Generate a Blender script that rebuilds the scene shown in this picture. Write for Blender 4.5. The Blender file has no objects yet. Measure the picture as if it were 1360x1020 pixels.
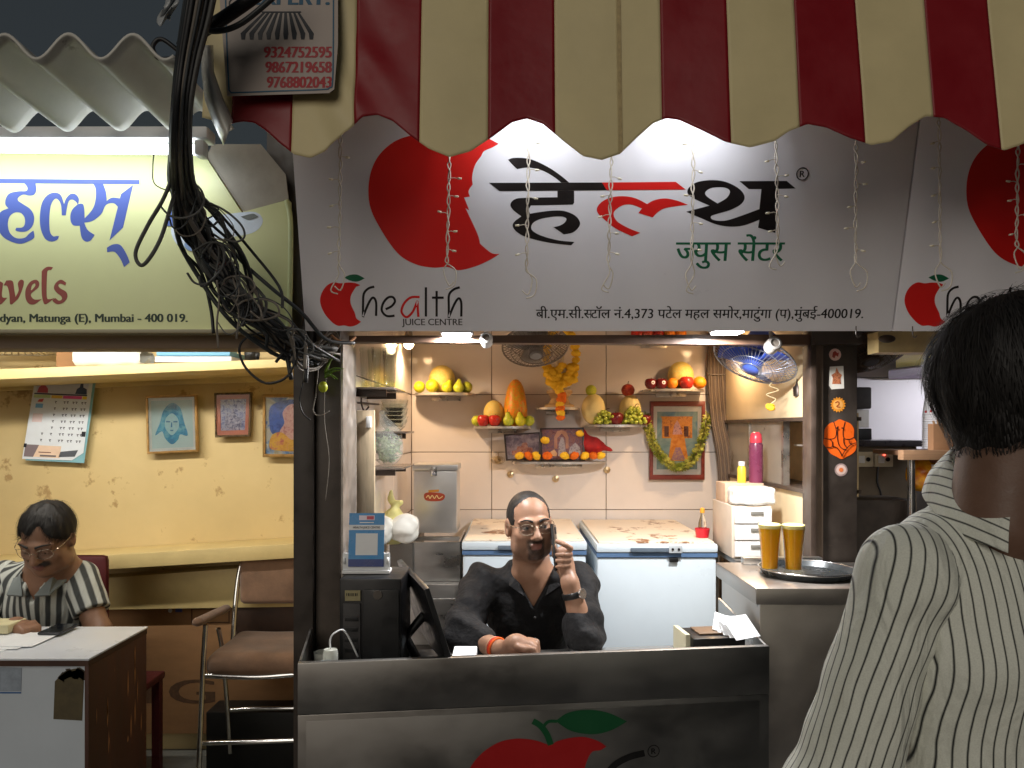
import bpy, bmesh, math, random
import numpy as np
from mathutils import Vector, Matrix, Euler, noise
from mathutils.geometry import tessellate_polygon

rnd = random.Random(7)
SC = bpy.context.scene
COL = SC.collection
R = math.radians

# ------------------------------------------------------------------ camera
F, HOR, ZC = 1000.0, 570.0, 1.5        # focal length in px of a 1360 px wide frame, eye level row, eye height
cam_d = bpy.data.cameras.new('camera')
cam = bpy.data.objects.new('camera', cam_d)
COL.objects.link(cam)
cam.location = (0, 0, ZC)
cam.rotation_euler = (R(90), 0, 0)
cam_d.sensor_width = 36
cam_d.lens = 36 * F / 1360
cam_d.shift_y = (HOR - 510) / 1360
cam_d.clip_start = 0.05
cam_d.clip_end = 500
SC.camera = cam

# ------------------------------------------------------------------ world, sun, exposure
wd = bpy.data.worlds.new('World')
SC.world = wd
wd.use_nodes = True
nt = wd.node_tree
bg = nt.nodes['Background']
sky = nt.nodes.new('ShaderNodeTexSky')
sky.sky_type = 'NISHITA'
sky.sun_disc = False
sky.sun_elevation = R(2)
sky.sun_rotation = R(200)
mixc = nt.nodes.new('ShaderNodeMixRGB')
mixc.inputs[0].default_value = 0.8
mixc.inputs[2].default_value = (0.50, 0.58, 0.66, 1)
nt.links.new(sky.outputs[0], mixc.inputs[1])
nt.links.new(mixc.outputs[0], bg.inputs[0])
bg.inputs[1].default_value = 0.040
sun_d = bpy.data.lights.new('sun', 'SUN')
sun = bpy.data.objects.new('sun', sun_d)
COL.objects.link(sun)
sun_d.energy = 0.62
sun_d.angle = R(40)
sun_d.color = (1.0, 0.93, 0.82)
sun.rotation_euler = (R(69), 0, R(-20))     # the street lamps behind the viewer
vs = SC.view_settings
vs.view_transform = 'Standard'
vs.look = 'None'
vs.exposure = 0.35
vs.gamma = 1
vs.use_curve_mapping = False
SC.cycles.use_denoising = True
SC.cycles.max_bounces = 8
SC.cycles.sample_clamp_indirect = 6

# ------------------------------------------------------------------ helpers
def W(px, py, Y):
    return Vector(((px - 680) / F * Y, Y, ZC - (py - HOR) / F * Y))

MATS = {}
def lin(c):
    return tuple(((x / 12.92) if x <= 0.04045 else ((x + 0.055) / 1.055) ** 2.4) for x in c)
def rgb(r, g, b):
    return lin((r / 255, g / 255, b / 255))

def M(name, col=(.5, .5, .5), rough=.5, metal=0., var=.12, scale=18., bump=0., bscale=60., trans=0., ior=1.45,
      emit=0., ecol=None, alpha=1., stretch=(1, 1, 1), attr=None, spots=None, coat=0., rvar=.1, sss=0., rand=0.,
      col2=None, sheen=0., bdist=.004):
    """A procedural material: base colour broken up by two noises, roughness variation, optional relief."""
    if name in MATS:
        return MATS[name]
    m = bpy.data.materials.new(name)
    m.use_nodes = True
    t = m.node_tree
    N, L = t.nodes, t.links
    b = N['Principled BSDF']
    b.inputs['Roughness'].default_value = rough
    b.inputs['Metallic'].default_value = metal
    b.inputs['IOR'].default_value = ior
    b.inputs['Transmission Weight'].default_value = trans
    b.inputs['Alpha'].default_value = alpha
    b.inputs['Coat Weight'].default_value = coat
    if sheen:
        b.inputs['Sheen Weight'].default_value = sheen
    if sss:
        b.inputs['Subsurface Weight'].default_value = sss
        b.inputs['Subsurface Radius'].default_value = (.012, .005, .003)
    tc = N.new('ShaderNodeTexCoord')
    mp = N.new('ShaderNodeMapping')
    mp.inputs['Scale'].default_value = stretch
    L.new(tc.outputs['Object'], mp.inputs[0])
    oi = N.new('ShaderNodeObjectInfo')
    add = N.new('ShaderNodeVectorMath')
    add.operation = 'ADD'
    L.new(mp.outputs[0], add.inputs[0])
    sc = N.new('ShaderNodeMath'); sc.operation = 'MULTIPLY'; sc.inputs[1].default_value = 37.
    L.new(oi.outputs['Random'], sc.inputs[0])
    L.new(sc.outputs[0], add.inputs[1])
    vec = add.outputs[0]
    n1 = N.new('ShaderNodeTexNoise')
    n1.inputs['Scale'].default_value = scale
    n1.inputs['Detail'].default_value = 6
    n1.inputs['Roughness'].default_value = .62
    L.new(vec, n1.inputs['Vector'])
    # colour
    if attr:
        a = N.new('ShaderNodeAttribute'); a.attribute_name = attr
        base = a.outputs['Color']
    else:
        rg = N.new('ShaderNodeRGB'); rg.outputs[0].default_value = (*col, 1)
        base = rg.outputs[0]
    if col2 is not None:
        rp = N.new('ShaderNodeValToRGB')
        rp.color_ramp.elements[0].position = .42
        rp.color_ramp.elements[1].position = .6
        n2 = N.new('ShaderNodeTexNoise'); n2.inputs['Scale'].default_value = scale * .35; n2.inputs['Detail'].default_value = 8
        L.new(vec, n2.inputs['Vector'])
        L.new(n2.outputs['Fac'], rp.inputs[0])
        mx = N.new('ShaderNodeMixRGB')
        L.new(rp.outputs[0], mx.inputs[0]); L.new(base, mx.inputs[1])
        mx.inputs[2].default_value = (*col2, 1)
        base = mx.outputs[0]
    hs = N.new('ShaderNodeHueSaturation')
    mr = N.new('ShaderNodeMapRange')
    mr.inputs['From Min'].default_value = .3; mr.inputs['From Max'].default_value = .7
    mr.inputs['To Min'].default_value = 1 - var; mr.inputs['To Max'].default_value = 1 + var
    L.new(n1.outputs['Fac'], mr.inputs[0])
    val = mr.outputs[0]
    if rand:
        r2 = N.new('ShaderNodeMapRange')
        r2.inputs['To Min'].default_value = 1 - rand; r2.inputs['To Max'].default_value = 1 + rand
        L.new(oi.outputs['Random'], r2.inputs[0])
        mu = N.new('ShaderNodeMath'); mu.operation = 'MULTIPLY'
        L.new(val, mu.inputs[0]); L.new(r2.outputs[0], mu.inputs[1])
        val = mu.outputs[0]
    L.new(val, hs.inputs['Value'])
    L.new(base, hs.inputs['Color'])
    out = hs.outputs[0]
    if spots:      # (colour, scale, threshold) - small stains with a shape of their own
        ns = N.new('ShaderNodeTexNoise'); ns.inputs['Scale'].default_value = spots[1]; ns.inputs['Detail'].default_value = 5
        ns.inputs['Roughness'].default_value = .7
        L.new(vec, ns.inputs['Vector'])
        rs = N.new('ShaderNodeValToRGB')
        rs.color_ramp.elements[0].position = spots[2]
        rs.color_ramp.elements[1].position = min(1, spots[2] + .05)
        L.new(ns.outputs['Fac'], rs.inputs[0])
        mx = N.new('ShaderNodeMixRGB')
        L.new(rs.outputs[0], mx.inputs[0]); L.new(out, mx.inputs[1]); mx.inputs[2].default_value = (*spots[0], 1)
        out = mx.outputs[0]
    L.new(out, b.inputs['Base Color'])
    if rvar:
        rr = N.new('ShaderNodeMapRange')
        rr.inputs['From Min'].default_value = .3; rr.inputs['From Max'].default_value = .7
        rr.inputs['To Min'].default_value = max(0, rough - rvar); rr.inputs['To Max'].default_value = min(1, rough + rvar)
        L.new(n1.outputs['Fac'], rr.inputs[0])
        L.new(rr.outputs[0], b.inputs['Roughness'])
    if bump:
        nb = N.new('ShaderNodeTexNoise'); nb.inputs['Scale'].default_value = bscale; nb.inputs['Detail'].default_value = 4
        L.new(vec, nb.inputs['Vector'])
        bp = N.new('ShaderNodeBump'); bp.inputs['Strength'].default_value = bump; bp.inputs['Distance'].default_value = bdist
        L.new(nb.outputs['Fac'], bp.inputs['Height'])
        L.new(bp.outputs[0], b.inputs['Normal'])
    if emit:
        b.inputs['Emission Color'].default_value = (*(ecol or col), 1)
        b.inputs['Emission Strength'].default_value = emit
    MATS[name] = m
    return m

class MB:
    """Collects shapes in world coordinates; build() links them as one mesh object."""
    def __init__(s):
        s.v, s.f = [], []
    def add(s, vs, fs):
        o = len(s.v)
        s.v += [tuple(v) for v in vs]
        s.f += [tuple(i + o for i in f) for f in fs]
        return s
    def box(s, x0, x1, y0, y1, z0, z1, mtx=None):
        vs = [Vector((x, y, z)) for x in (x0, x1) for y in (y0, y1) for z in (z0, z1)]
        if mtx is not None:
            vs = [mtx @ v for v in vs]
        return s.add(vs, [(0, 1, 3, 2), (4, 6, 7, 5), (0, 4, 5, 1), (2, 3, 7, 6), (0, 2, 6, 4), (1, 5, 7, 3)])
    def hexa(s, b4, t4):
        return s.add(list(b4) + list(t4), [(3, 2, 1, 0), (4, 5, 6, 7), (0, 1, 5, 4), (1, 2, 6, 5), (2, 3, 7, 6), (3, 0, 4, 7)])
    def tube(s, pts, r, n=8, closed=False):
        pts = [Vector(p) for p in pts]
        k = len(pts)
        rs = r if isinstance(r, (list, tuple)) else [r] * k
        up = Vector((0, 0, 1))
        vs, fs = [], []
        prev = None
        for i, p in enumerate(pts):
            if closed:
                d = pts[(i + 1) % k] - pts[i - 1]
            else:
                d = pts[min(i + 1, k - 1)] - pts[max(i - 1, 0)]
            d = d.normalized() if d.length > 1e-9 else Vector((0, 0, 1))
            if prev is None:
                a = d.cross(up if abs(d.z) < .9 else Vector((1, 0, 0))).normalized()
            else:
                a = (prev - d * prev.dot(d))
                a = a.normalized() if a.length > 1e-6 else d.orthogonal().normalized()
            prev = a
            b = d.cross(a)
            for j in range(n):
                t = 2 * math.pi * j / n
                vs.append(p + (a * math.cos(t) + b * math.sin(t)) * rs[i])
        segs = k if closed else k - 1
        for i in range(segs):
            for j in range(n):
                i2 = (i + 1) % k
                fs.append((i * n + j, i * n + (j + 1) % n, i2 * n + (j + 1) % n, i2 * n + j))
        if not closed:
            fs.append(tuple(reversed(range(n))))
            fs.append(tuple((k - 1) * n + j for j in range(n)))
        return s.add(vs, fs)
    def lathe(s, prof, n=24, c=(0, 0, 0), mtx=None, wob=None):
        c = Vector(c)
        vs, fs = [], []
        for i, (r, z) in enumerate(prof):
            for j in range(n):
                t = 2 * math.pi * j / n
                rr = r * (wob(t, z) if wob else 1)
                p = Vector((rr * math.cos(t), rr * math.sin(t), z))
                if mtx is not None:
                    p = mtx @ p
                vs.append(p + c)
        for i in range(len(prof) - 1):
            for j in range(n):
                fs.append((i * n + j, i * n + (j + 1) % n, (i + 1) * n + (j + 1) % n, (i + 1) * n + j))
        if prof[0][0] > 1e-5:
            fs.append(tuple(reversed(range(n))))
        if prof[-1][0] > 1e-5:
            fs.append(tuple((len(prof) - 1) * n + j for j in range(n)))
        return s.add(vs, fs)
    def sph(s, c, r, n=16, m=10, mtx=None):
        rx, ry, rz = (r, r, r) if not isinstance(r, (tuple, list)) else r
        prof = [(math.sin(math.pi * i / m), -math.cos(math.pi * i / m)) for i in range(m + 1)]
        sm = Matrix.Diagonal((rx, ry, rz)).to_4x4()
        if mtx is not None:
            sm = mtx @ sm
        return s.lathe(prof, n, c, sm)
    def grid(s, fn, nu, nv):
        """fn(u, v) -> point, u and v in 0..1"""
        vs = [fn(i / nu, j / nv) for i in range(nu + 1) for j in range(nv + 1)]
        fs = [(i * (nv + 1) + j, (i + 1) * (nv + 1) + j, (i + 1) * (nv + 1) + j + 1, i * (nv + 1) + j + 1)
              for i in range(nu) for j in range(nv)]
        return s.add(vs, fs)
    def flat(s, outs, fr, thick=.0015, lift=.0):
        """outs: list of closed outlines in frame uv (first outer, the rest holes); a thin plate on the frame's plane."""
        loops = [[Vector((u, v, 0)) for u, v in o] for o in outs]
        tris = tessellate_polygon(loops)
        flatp = [p for l in loops for p in l]
        n = len(flatp)
        top = [fr.at(p.x, p.y, lift + thick) for p in flatp]
        bot = [fr.at(p.x, p.y, lift) for p in flatp]
        fs = []
        for t in tris:
            a, b, c = (flatp[i] for i in t)
            ar = (b - a).cross(c - a).z
            if abs(ar) < 1e-14:
                continue
            fs.append(tuple(t) if ar > 0 else tuple(reversed(t)))
        o = 0
        for l in loops:
            k = len(l)
            for i in range(k):
                fs.append((o + i, o + (i + 1) % k, n + o + (i + 1) % k, n + o + i))
            o += k
        return s.add(top + bot, fs)
    def build(s, name, mat, parent=None, smooth=False, bevel=0., seg=2, recalc=True, kind=None, solid=0., shared=None, autos=None):
        v = np.array(s.v, dtype=float)
        c = (v.min(0) + v.max(0)) / 2
        c[2] = v[:, 2].min()
        v = v - c
        me = bpy.data.meshes.new(name)
        me.from_pydata(v.tolist(), [], s.f)
        if bevel or recalc:
            bm = bmesh.new(); bm.from_mesh(me)
            bmesh.ops.remove_doubles(bm, verts=bm.verts, dist=1e-6)
            if recalc:
                bmesh.ops.recalc_face_normals(bm, faces=bm.faces)
            if bevel:
                bmesh.ops.bevel(bm, geom=list(bm.edges), offset=bevel, segments=seg, affect='EDGES', profile=.6)
            bm.to_mesh(me); bm.free()
        if smooth or bevel:
            me.shade_smooth()
            if bevel or autos:
                me.set_sharp_from_angle(angle=R(autos or 40))
        return link(me, name, mat, Vector(c), parent, kind, solid)

def link(me, name, mat, loc, parent=None, kind=None, solid=0.):
    for m in (mat if isinstance(mat, (list, tuple)) else [mat]):
        me.materials.append(m)
    o = bpy.data.objects.new(name, me)
    COL.objects.link(o)
    place(o, loc, parent)
    if kind:
        o['kind'] = kind
    if solid:
        md = o.modifiers.new('solid', 'SOLIDIFY'); md.thickness = solid; md.offset = 0
    return o

WL = {}
def place(o, loc, parent):
    o.location = Vector(loc) - (WL[parent.name] if parent else Vector())
    o.parent = parent
    WL[o.name] = Vector(loc)

def thing(name, label, cat, loc=(0, 0, 0), group=None):
    o = bpy.data.objects.new(name, None)
    COL.objects.link(o)
    o.empty_display_size = .05
    o.location = loc
    WL[o.name] = Vector(loc)
    return tag(o, label, cat, group)
def tag(o, label, cat, group=None):
    o['label'] = label; o['category'] = cat
    if group:
        o['group'] = group
    return o
def struct(o):
    o['kind'] = 'structure'
    return o
def copy_tree(o, delta, label=None, parent=None, rz=0., scale=None):
    c = o.copy(); COL.objects.link(c)
    if parent is None:
        c.location = o.location + Vector(delta)
        c.rotation_euler.z = o.rotation_euler.z + rz
        if scale:
            c.scale = scale
    else:
        c.parent = parent
    WL[c.name] = Vector(c.location)
    if label:
        c['label'] = label
    for ch in list(o.children):
        copy_tree(ch, None, None, c)
    return c

class Frame:
    """A plane in the place: origin, unit axes u and v, normal n towards the viewer."""
    def __init__(s, o, u=(1, 0, 0), v=(0, 0, 1)):
        s.o = Vector(o); s.u = Vector(u).normalized(); s.v = Vector(v).normalized(); s.n = s.u.cross(s.v)
    def at(s, u, v, h=0.):
        return s.o + s.u * u + s.v * v + s.n * h
    def px(s, x, y):
        d = Vector(((x - 680) / F, 1, -(y - HOR) / F))
        c = Vector((0, 0, ZC))
        t = (s.o - c).dot(s.n) / d.dot(s.n)
        p = c + d * t - s.o
        return (p.dot(s.u), p.dot(s.v))
    def poly(s, pts):
        return [s.px(*p[:2]) for p in pts]
def wallframe(Y):
    return Frame((0, Y, ZC), (1, 0, 0), (0, 0, 1))

def spline(pts, seg=6):
    """closed Catmull-Rom through pts; a third element 1 marks a corner"""
    n = len(pts)
    P = [Vector((p[0], p[1])) for p in pts]
    K = [len(p) > 2 and p[2] == 1 for p in pts]
    out = []
    for i in range(n):
        p1, p2 = P[i], P[(i + 1) % n]
        p0 = P[i - 1] if not K[i] else p1 - (p2 - p1) * .0
        p3 = P[(i + 2) % n] if not K[(i + 1) % n] else p2
        if K[i] and K[(i + 1) % n]:
            out.append((p1.x, p1.y)); continue
        for k in range(seg):
            t = k / seg
            q = .5 * ((2 * p1) + (p2 - p0) * t + (2 * p0 - 5 * p1 + 4 * p2 - p3) * t * t + (3 * p1 - p0 - 3 * p2 + p3) * t ** 3)
            out.append((q.x, q.y))
    return out
def curve3(pts, seg=6):
    P = [Vector(p) for p in pts]
    n = len(P); out = []
    for i in range(n - 1):
        p0, p1, p2, p3 = P[max(i - 1, 0)], P[i], P[i + 1], P[min(i + 2, n - 1)]
        for k in range(seg):
            t = k / seg
            out.append(.5 * ((2 * p1) + (p2 - p0) * t + (2 * p0 - 5 * p1 + 4 * p2 - p3) * t * t + (3 * p1 - p0 - 3 * p2 + p3) * t ** 3))
    out.append(P[-1])
    return out
def stroke(pts, w, seg=6, taper=None):
    """outline (in uv) of a pen stroke along open pts; taper gives a width factor for each point of the curve"""
    c = [Vector(p[:2]) for p in curve3([(p[0], p[1], 0) for p in pts], seg)]
    a, b = [], []
    n = len(c)
    for i, p in enumerate(c):
        d = (c[min(i + 1, n - 1)] - c[max(i - 1, 0)])
        d = d.normalized() if d.length > 1e-12 else Vector((1, 0))
        nn = Vector((-d.y, d.x)) * w * .5 * (taper(i / (n - 1)) if taper else 1)
        a.append(p + nn); b.append(p - nn)
    return [(p.x, p.y) for p in b] + [(p.x, p.y) for p in reversed(a)]
def circ(u, v, r, n=20, ry=None):
    return [(u + r * math.cos(2 * math.pi * i / n), v + (ry or r) * math.sin(2 * math.pi * i / n)) for i in range(n)]

def textmesh(body, half=()):
    c = bpy.data.curves.new('t', 'FONT'); c.body = body; c.size = 1; c.resolution_u = 4
    o = bpy.data.objects.new('t', c)
    me = bpy.data.meshes.new_from_object(o)
    bpy.data.objects.remove(o); bpy.data.curves.remove(c)
    return me
def text_on(mb, body, fr, u0, v0, width=None, height=None, bold=0., cond=None, shear=0., lift=.0003):
    """lettering laid on a frame from (u0, v0) baseline, fitted to width; '~' before a letter writes its half form"""
    chunks, cur = [], ''
    i = 0
    while i < len(body):
        if body[i] == '~':
            if cur: chunks.append((cur, 0)); cur = ''
            chunks.append((body[i + 1], 1)); i += 2
        else:
            cur += body[i]; i += 1
    if cur: chunks.append((cur, 0))
    V, FA, x = [], [], 0.
    for tx, hf in chunks:
        me = textmesh(tx)
        bm = bmesh.new(); bm.from_mesh(me); bpy.data.meshes.remove(me)
        if not bm.verts:
            bm.free(); x += .25; continue
        xm = max(v.co.x for v in bm.verts)
        if hf:
            bmesh.ops.bisect_plane(bm, geom=list(bm.verts) + list(bm.edges) + list(bm.faces), plane_co=(xm - .155, 0, 0), plane_no=(1, 0, 0), clear_outer=True)
            xm = xm - .165
        bm.verts.ensure_lookup_table(); bm.verts.index_update()
        o = len(V)
        V += [(v.co.x + x, v.co.y) for v in bm.verts]
        FA += [tuple(v.index + o for v in f.verts) for f in bm.faces]
        bm.free()
        x += xm + (.0 if hf else .03)
    xs = [p[0] for p in V]; ys = [p[1] for p in V]
    w = max(xs) - min(xs)
    sx = width / w if width else height / (max(ys) - min(ys))
    sy = height / .72 if height else sx
    offs = [0.] if not bold else [-bold, 0., bold]
    for k, b in enumerate(offs):
        pts = [fr.at(u0 + (p[0] - min(xs)) * sx + shear * p[1] * sy + b, v0 + p[1] * sy, lift + k * .0001) for p in V]
        mb.add(pts, FA)
    return mb

# ------------------------------------------------------------------ implicit surfaces for bodies, bags and fruit
def smin(a, b, k):
    h = np.clip(.5 + .5 * (b - a) / k, 0, 1)
    return b * (1 - h) + a * h - k * h * (1 - h)
def smax(a, b, k):
    return -smin(-a, -b, k)
def d_ell(P, c, r, m=None):
    q = P - np.array(c)
    if m is not None:
        q = q @ np.array(m)          # columns of m are the local axes
    r = np.array(r)
    k0 = np.sqrt(((q / r) ** 2).sum(-1)) + 1e-9
    k1 = np.sqrt(((q / (r * r)) ** 2).sum(-1)) + 1e-9
    return k0 * (k0 - 1) / k1
def d_cap(P, a, b, ra, rb):
    a = np.array(a, float); b = np.array(b, float)
    ab = b - a
    t = np.clip(((P - a) @ ab) / max(ab @ ab, 1e-12), 0, 1)
    return np.sqrt(((P - a - t[..., None] * ab) ** 2).sum(-1)) - (ra + (rb - ra) * t)
def d_flatcap(P, a, b, ra, rb, axis, flat):
    """tapered capsule squashed by 'flat' along unit vector axis"""
    ax = np.array(axis, float); ax /= np.linalg.norm(ax)
    a = np.array(a, float); b = np.array(b, float)
    mid = (a + b) / 2
    s = 1 / flat - 1
    sq = lambda X: X + ((X - mid) @ ax)[..., None] * ax * s
    return d_cap(sq(P), sq(a[None])[0], sq(b[None])[0], ra, rb) * flat
def rbox(P, c, s, r):
    q = np.abs(P - np.array(c)) - (np.array(s) - r)
    return np.sqrt((np.maximum(q, 0) ** 2).sum(-1)) + np.minimum(q.max(-1), 0) - r
def surf(fn, lo, hi, h):
    lo = np.array(lo, float); hi = np.array(hi, float)
    n = np.maximum(np.ceil((hi - lo) / h).astype(int) + 1, 4)
    ax = [lo[i] + h * np.arange(n[i]) for i in range(3)]
    P = np.stack(np.meshgrid(*ax, indexing='ij'), -1)
    d = fn(P)
    s = d < 0
    cs = [(i, j, k) for i in (0, 1) for j in (0, 1) for k in (0, 1)]
    sl = lambda A, c: A[c[0]:n[0] - 1 + c[0], c[1]:n[1] - 1 + c[1], c[2]:n[2] - 1 + c[2]]
    cnt = sum(sl(s, c).astype(int) for c in cs)
    act = (cnt > 0) & (cnt < 8)
    idx = -np.ones(act.shape, int)
    idx[act] = np.arange(act.sum())
    base = np.argwhere(act)
    acc = np.zeros((len(base), 3)); num = np.zeros(len(base))
    dv = {c: sl(d, c)[act] for c in cs}
    for a in cs:
        for b in cs:
            if sum(abs(a[i] - b[i]) for i in range(3)) == 1 and a < b:
                da, db = dv[a], dv[b]
                x = (da < 0) != (db < 0)
                t = np.where(x, da / np.where(x, da - db, 1), 0)
                p = np.array(a)[None] + t[:, None] * (np.array(b) - np.array(a))[None]
                acc[x] += p[x]; num[x] += 1
    V = lo + h * (base + acc / np.maximum(num, 1)[:, None])
    faces = []
    for axi in range(3):
        o1, o2 = [(1, 2), (2, 0), (0, 1)][axi]
        A = [slice(1, -1)] * 3
        A[axi] = slice(0, n[axi] - 1)
        B = [slice(1, -1)] * 3
        B[axi] = slice(1, n[axi])
        x = s[tuple(A)] != s[tuple(B)]
        ii = np.argwhere(x)
        if not len(ii):
            continue
        ii[:, o1] += 1; ii[:, o2] += 1
        ins = s[tuple(ii.T)]
        def cell(d1, d2):
            q = ii.copy(); q[:, o1] -= d1; q[:, o2] -= d2
            return idx[tuple(q.T)]
        q = np.stack([cell(1, 1), cell(0, 1), cell(0, 0), cell(1, 0)], 1)
        q[~ins] = q[~ins][:, ::-1]
        faces.append(q)
    Fq = np.concatenate(faces)
    return V, Fq
def surf_obj(name, fn, lo, hi, h, mat, parent=None, colf=None, mtx=None, relax=1, attrf=None):
    V, Fq = surf(fn, lo, hi, h)
    # a little relaxation evens out the cells
    for _ in range(relax):
        acc = np.zeros_like(V); cn = np.zeros(len(V))
        for i in range(4):
            a, b = Fq[:, i], Fq[:, (i + 1) % 4]
            np.add.at(acc, a, V[b]); np.add.at(acc, b, V[a]); np.add.at(cn, a, 1); np.add.at(cn, b, 1)
        V = V * .5 + .5 * acc / np.maximum(cn, 1)[:, None]
    cols = colf(V) if colf else None
    at = attrf(V) if attrf else None
    if mtx is not None:
        Mx = np.array(mtx)
        V = V @ Mx[:3, :3].T + Mx[:3, 3]
    c = (V.min(0) + V.max(0)) / 2
    c[2] = V[:, 2].min()
    me = bpy.data.meshes.new(name)
    me.from_pydata((V - c).tolist(), [], Fq.tolist())
    me.shade_smooth()
    if cols is not None:
        ca = me.color_attributes.new('Col', 'FLOAT_COLOR', 'POINT')
        ca.data.foreach_set('color', np.concatenate([cols, np.ones((len(cols), 1))], 1).astype(np.float32).ravel())
    if at is not None:
        aa = me.attributes.new('coord', 'FLOAT_VECTOR', 'POINT')
        aa.data.foreach_set('vector', at.astype(np.float32).ravel())
    return link(me, name, mat, Vector(c), parent)
_pn = np.random.RandomState(3)
_PK = [(_pn.normal(size=3), _pn.uniform(0, 6.28)) for _ in range(40)]
def wave(P, f, n=8, o=0):
    """cheap smooth noise, a sum of sines in turned directions, about -1..1"""
    r = 0
    for i in range(n):
        k, ph = _PK[(i + o) % 40]
        r = r + np.sin(P @ (k / np.linalg.norm(k) * f * (1 + .17 * i)) + ph)
    return r / n * 1.6
# ------------------------------------------------------------------ materials used in many places
TILE = M('glazed_tile', rgb(224, 213, 204), .09, var=.03, scale=6, rvar=.03, rand=.03, spots=(rgb(190, 172, 150), 9, .72))
GROUT = M('grout', rgb(120, 105, 92), .9, var=.2)
BLACKWOOD = M('black_laminate', rgb(56, 49, 44), .42, var=.35, scale=9, bump=.12, bscale=30, spots=(rgb(74, 62, 52), 26, .68), rvar=.15)
BROWNMETAL = M('brown_painted_metal', rgb(70, 58, 50), .42, var=.25, scale=14, rvar=.15)
STEEL = M('brushed_steel', (.58, .57, .55), .33, 1., var=.12, scale=5, stretch=(1, 1, 3), rvar=.10, bump=.04, bscale=14)
def thin_glass():
    m = bpy.data.materials.new('thin_glass'); m.use_nodes = True
    N, L = m.node_tree.nodes, m.node_tree.links
    N.remove(N['Principled BSDF'])
    tr_ = N.new('ShaderNodeBsdfTransparent'); tr_.inputs[0].default_value = (.95, .97, .96, 1)
    gl = N.new('ShaderNodeBsdfGlossy'); gl.inputs['Roughness'].default_value = .04
    lw_ = N.new('ShaderNodeLayerWeight'); lw_.inputs[0].default_value = .5
    pw = N.new('ShaderNodeMath'); pw.operation = 'POWER'; pw.inputs[1].default_value = 3.
    L.new(lw_.outputs['Facing'], pw.inputs[0])
    fz = N.new('ShaderNodeMath'); fz.operation = 'MULTIPLY_ADD'; fz.inputs[1].default_value = .55; fz.inputs[2].default_value = .04
    L.new(pw.outputs[0], fz.inputs[0])
    mx = N.new('ShaderNodeMixShader')
    L.new(fz.outputs[0], mx.inputs[0]); L.new(tr_.outputs[0], mx.inputs[1]); L.new(gl.outputs[0], mx.inputs[2])
    L.new(mx.outputs[0], N['Material Output'].inputs[0])
    return m
GLASSTHIN = thin_glass()
STEELDARK = M('dull_steel_sheet', (.27, .26, .245), .40, 1., var=.14, scale=2.5, stretch=(1, 1, 1.6), rvar=.14, bump=.05, bscale=5, spots=((.24, .21, .18), 30, .74))
CHROME = M('chrome_tube', (.72, .72, .72), .18, 1., var=.12, rvar=.08)
WHITEPLASTIC = M('white_plastic', rgb(225, 226, 226), .4, var=.05, scale=12)
BLACKPLASTIC = M('black_plastic', rgb(22, 22, 23), .42, var=.2, scale=30, rvar=.12)
YELLOWPAINT = M('yellow_wall_paint', rgb(222, 200, 148), .55, var=.06, scale=3, bump=.15, bscale=14, rvar=.1,
                spots=(rgb(176, 146, 98), 6, .60), col2=rgb(212, 188, 134))
YELLOWPLANK = M('yellow_plank_paint', rgb(216, 194, 136), .5, var=.1, scale=6, bump=.1, spots=(rgb(120, 90, 52), 17, .72))
CARDBOARD = M('cardboard', rgb(158, 118, 80), .85, var=.12, scale=8, bump=.1, bscale=120, stretch=(1, 1, 3))
CEMENT = M('cement_floor', rgb(118, 118, 112), .75, var=.2, scale=7, bump=.3, bscale=40)
CREAM = M('cream_paint', rgb(226, 206, 168), .5, var=.08, scale=5, spots=(rgb(150, 120, 84), 11, .7))
GLASS = M('clear_glass', (.95, .97, .96), .03, trans=1., ior=1.45, var=0, rvar=0)
PAPER = M('white_paper', rgb(232, 234, 236), .8, var=.04, scale=30)
SHINYSHELF = M('shelf_steel', (.55, .50, .44), .3, .9, var=.2, scale=20)

# ------------------------------------------------------------------ ground
g = MB(); g.add([(-60, -60, 0), (60, -60, 0), (60, 60, 0), (-60, 60, 0)], [(0, 1, 2, 3)])
struct(g.build('street', M('street_asphalt', (.05, .05, .052), .8, var=.3, scale=3, bump=.5, bscale=80)))
g = MB().box(-6, 6, 1.7, 8, .0, .12)
struct(g.build('pavement', CEMENT, bevel=.01))

# ------------------------------------------------------------------ the juice stall
ZF = .12
YB = 3.9                      # tiled back wall
XL, XR = -.52, 1.09           # inner faces of the side walls
stall = thing('juice_stall', 'juice stall with beige tiled walls and dark pillars under the white sign', 'stall', (.3, 3.1, ZF))
bw = MB().box(XL - .1, XR + .3, YB + .008, YB + .12, ZF, 2.6).build('back_wall', GROUT, stall)
xs = [XL, -.105, .4875, 1.08]
z0 = 1.679 - .298 * 5
zs = [z0 + .298 * i for i in range(9)]
for i in range(3):
    for j in range(8):
        t = MB().box(xs[i] + .0016, xs[i + 1] - .0016, YB, YB + .012, zs[j] + .0016, zs[j + 1] - .0016)
        o = t.build('tile', TILE, bw, bevel=.0012, seg=1)
lw = MB().box(XL - .07, XL - .008, 2.46, YB + .1, ZF, 2.6).build('left_wall', GROUT, stall)
ys = [2.48, 2.714, 3.307, YB - .012]
for i in range(3):
    for j in range(8):
        MB().box(XL - .010, XL, ys[i] + .0016, ys[i + 1] - .0016, zs[j] + .0016, zs[j + 1] - .0016).build('tile', TILE, lw, bevel=.0012, seg=1)
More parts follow.
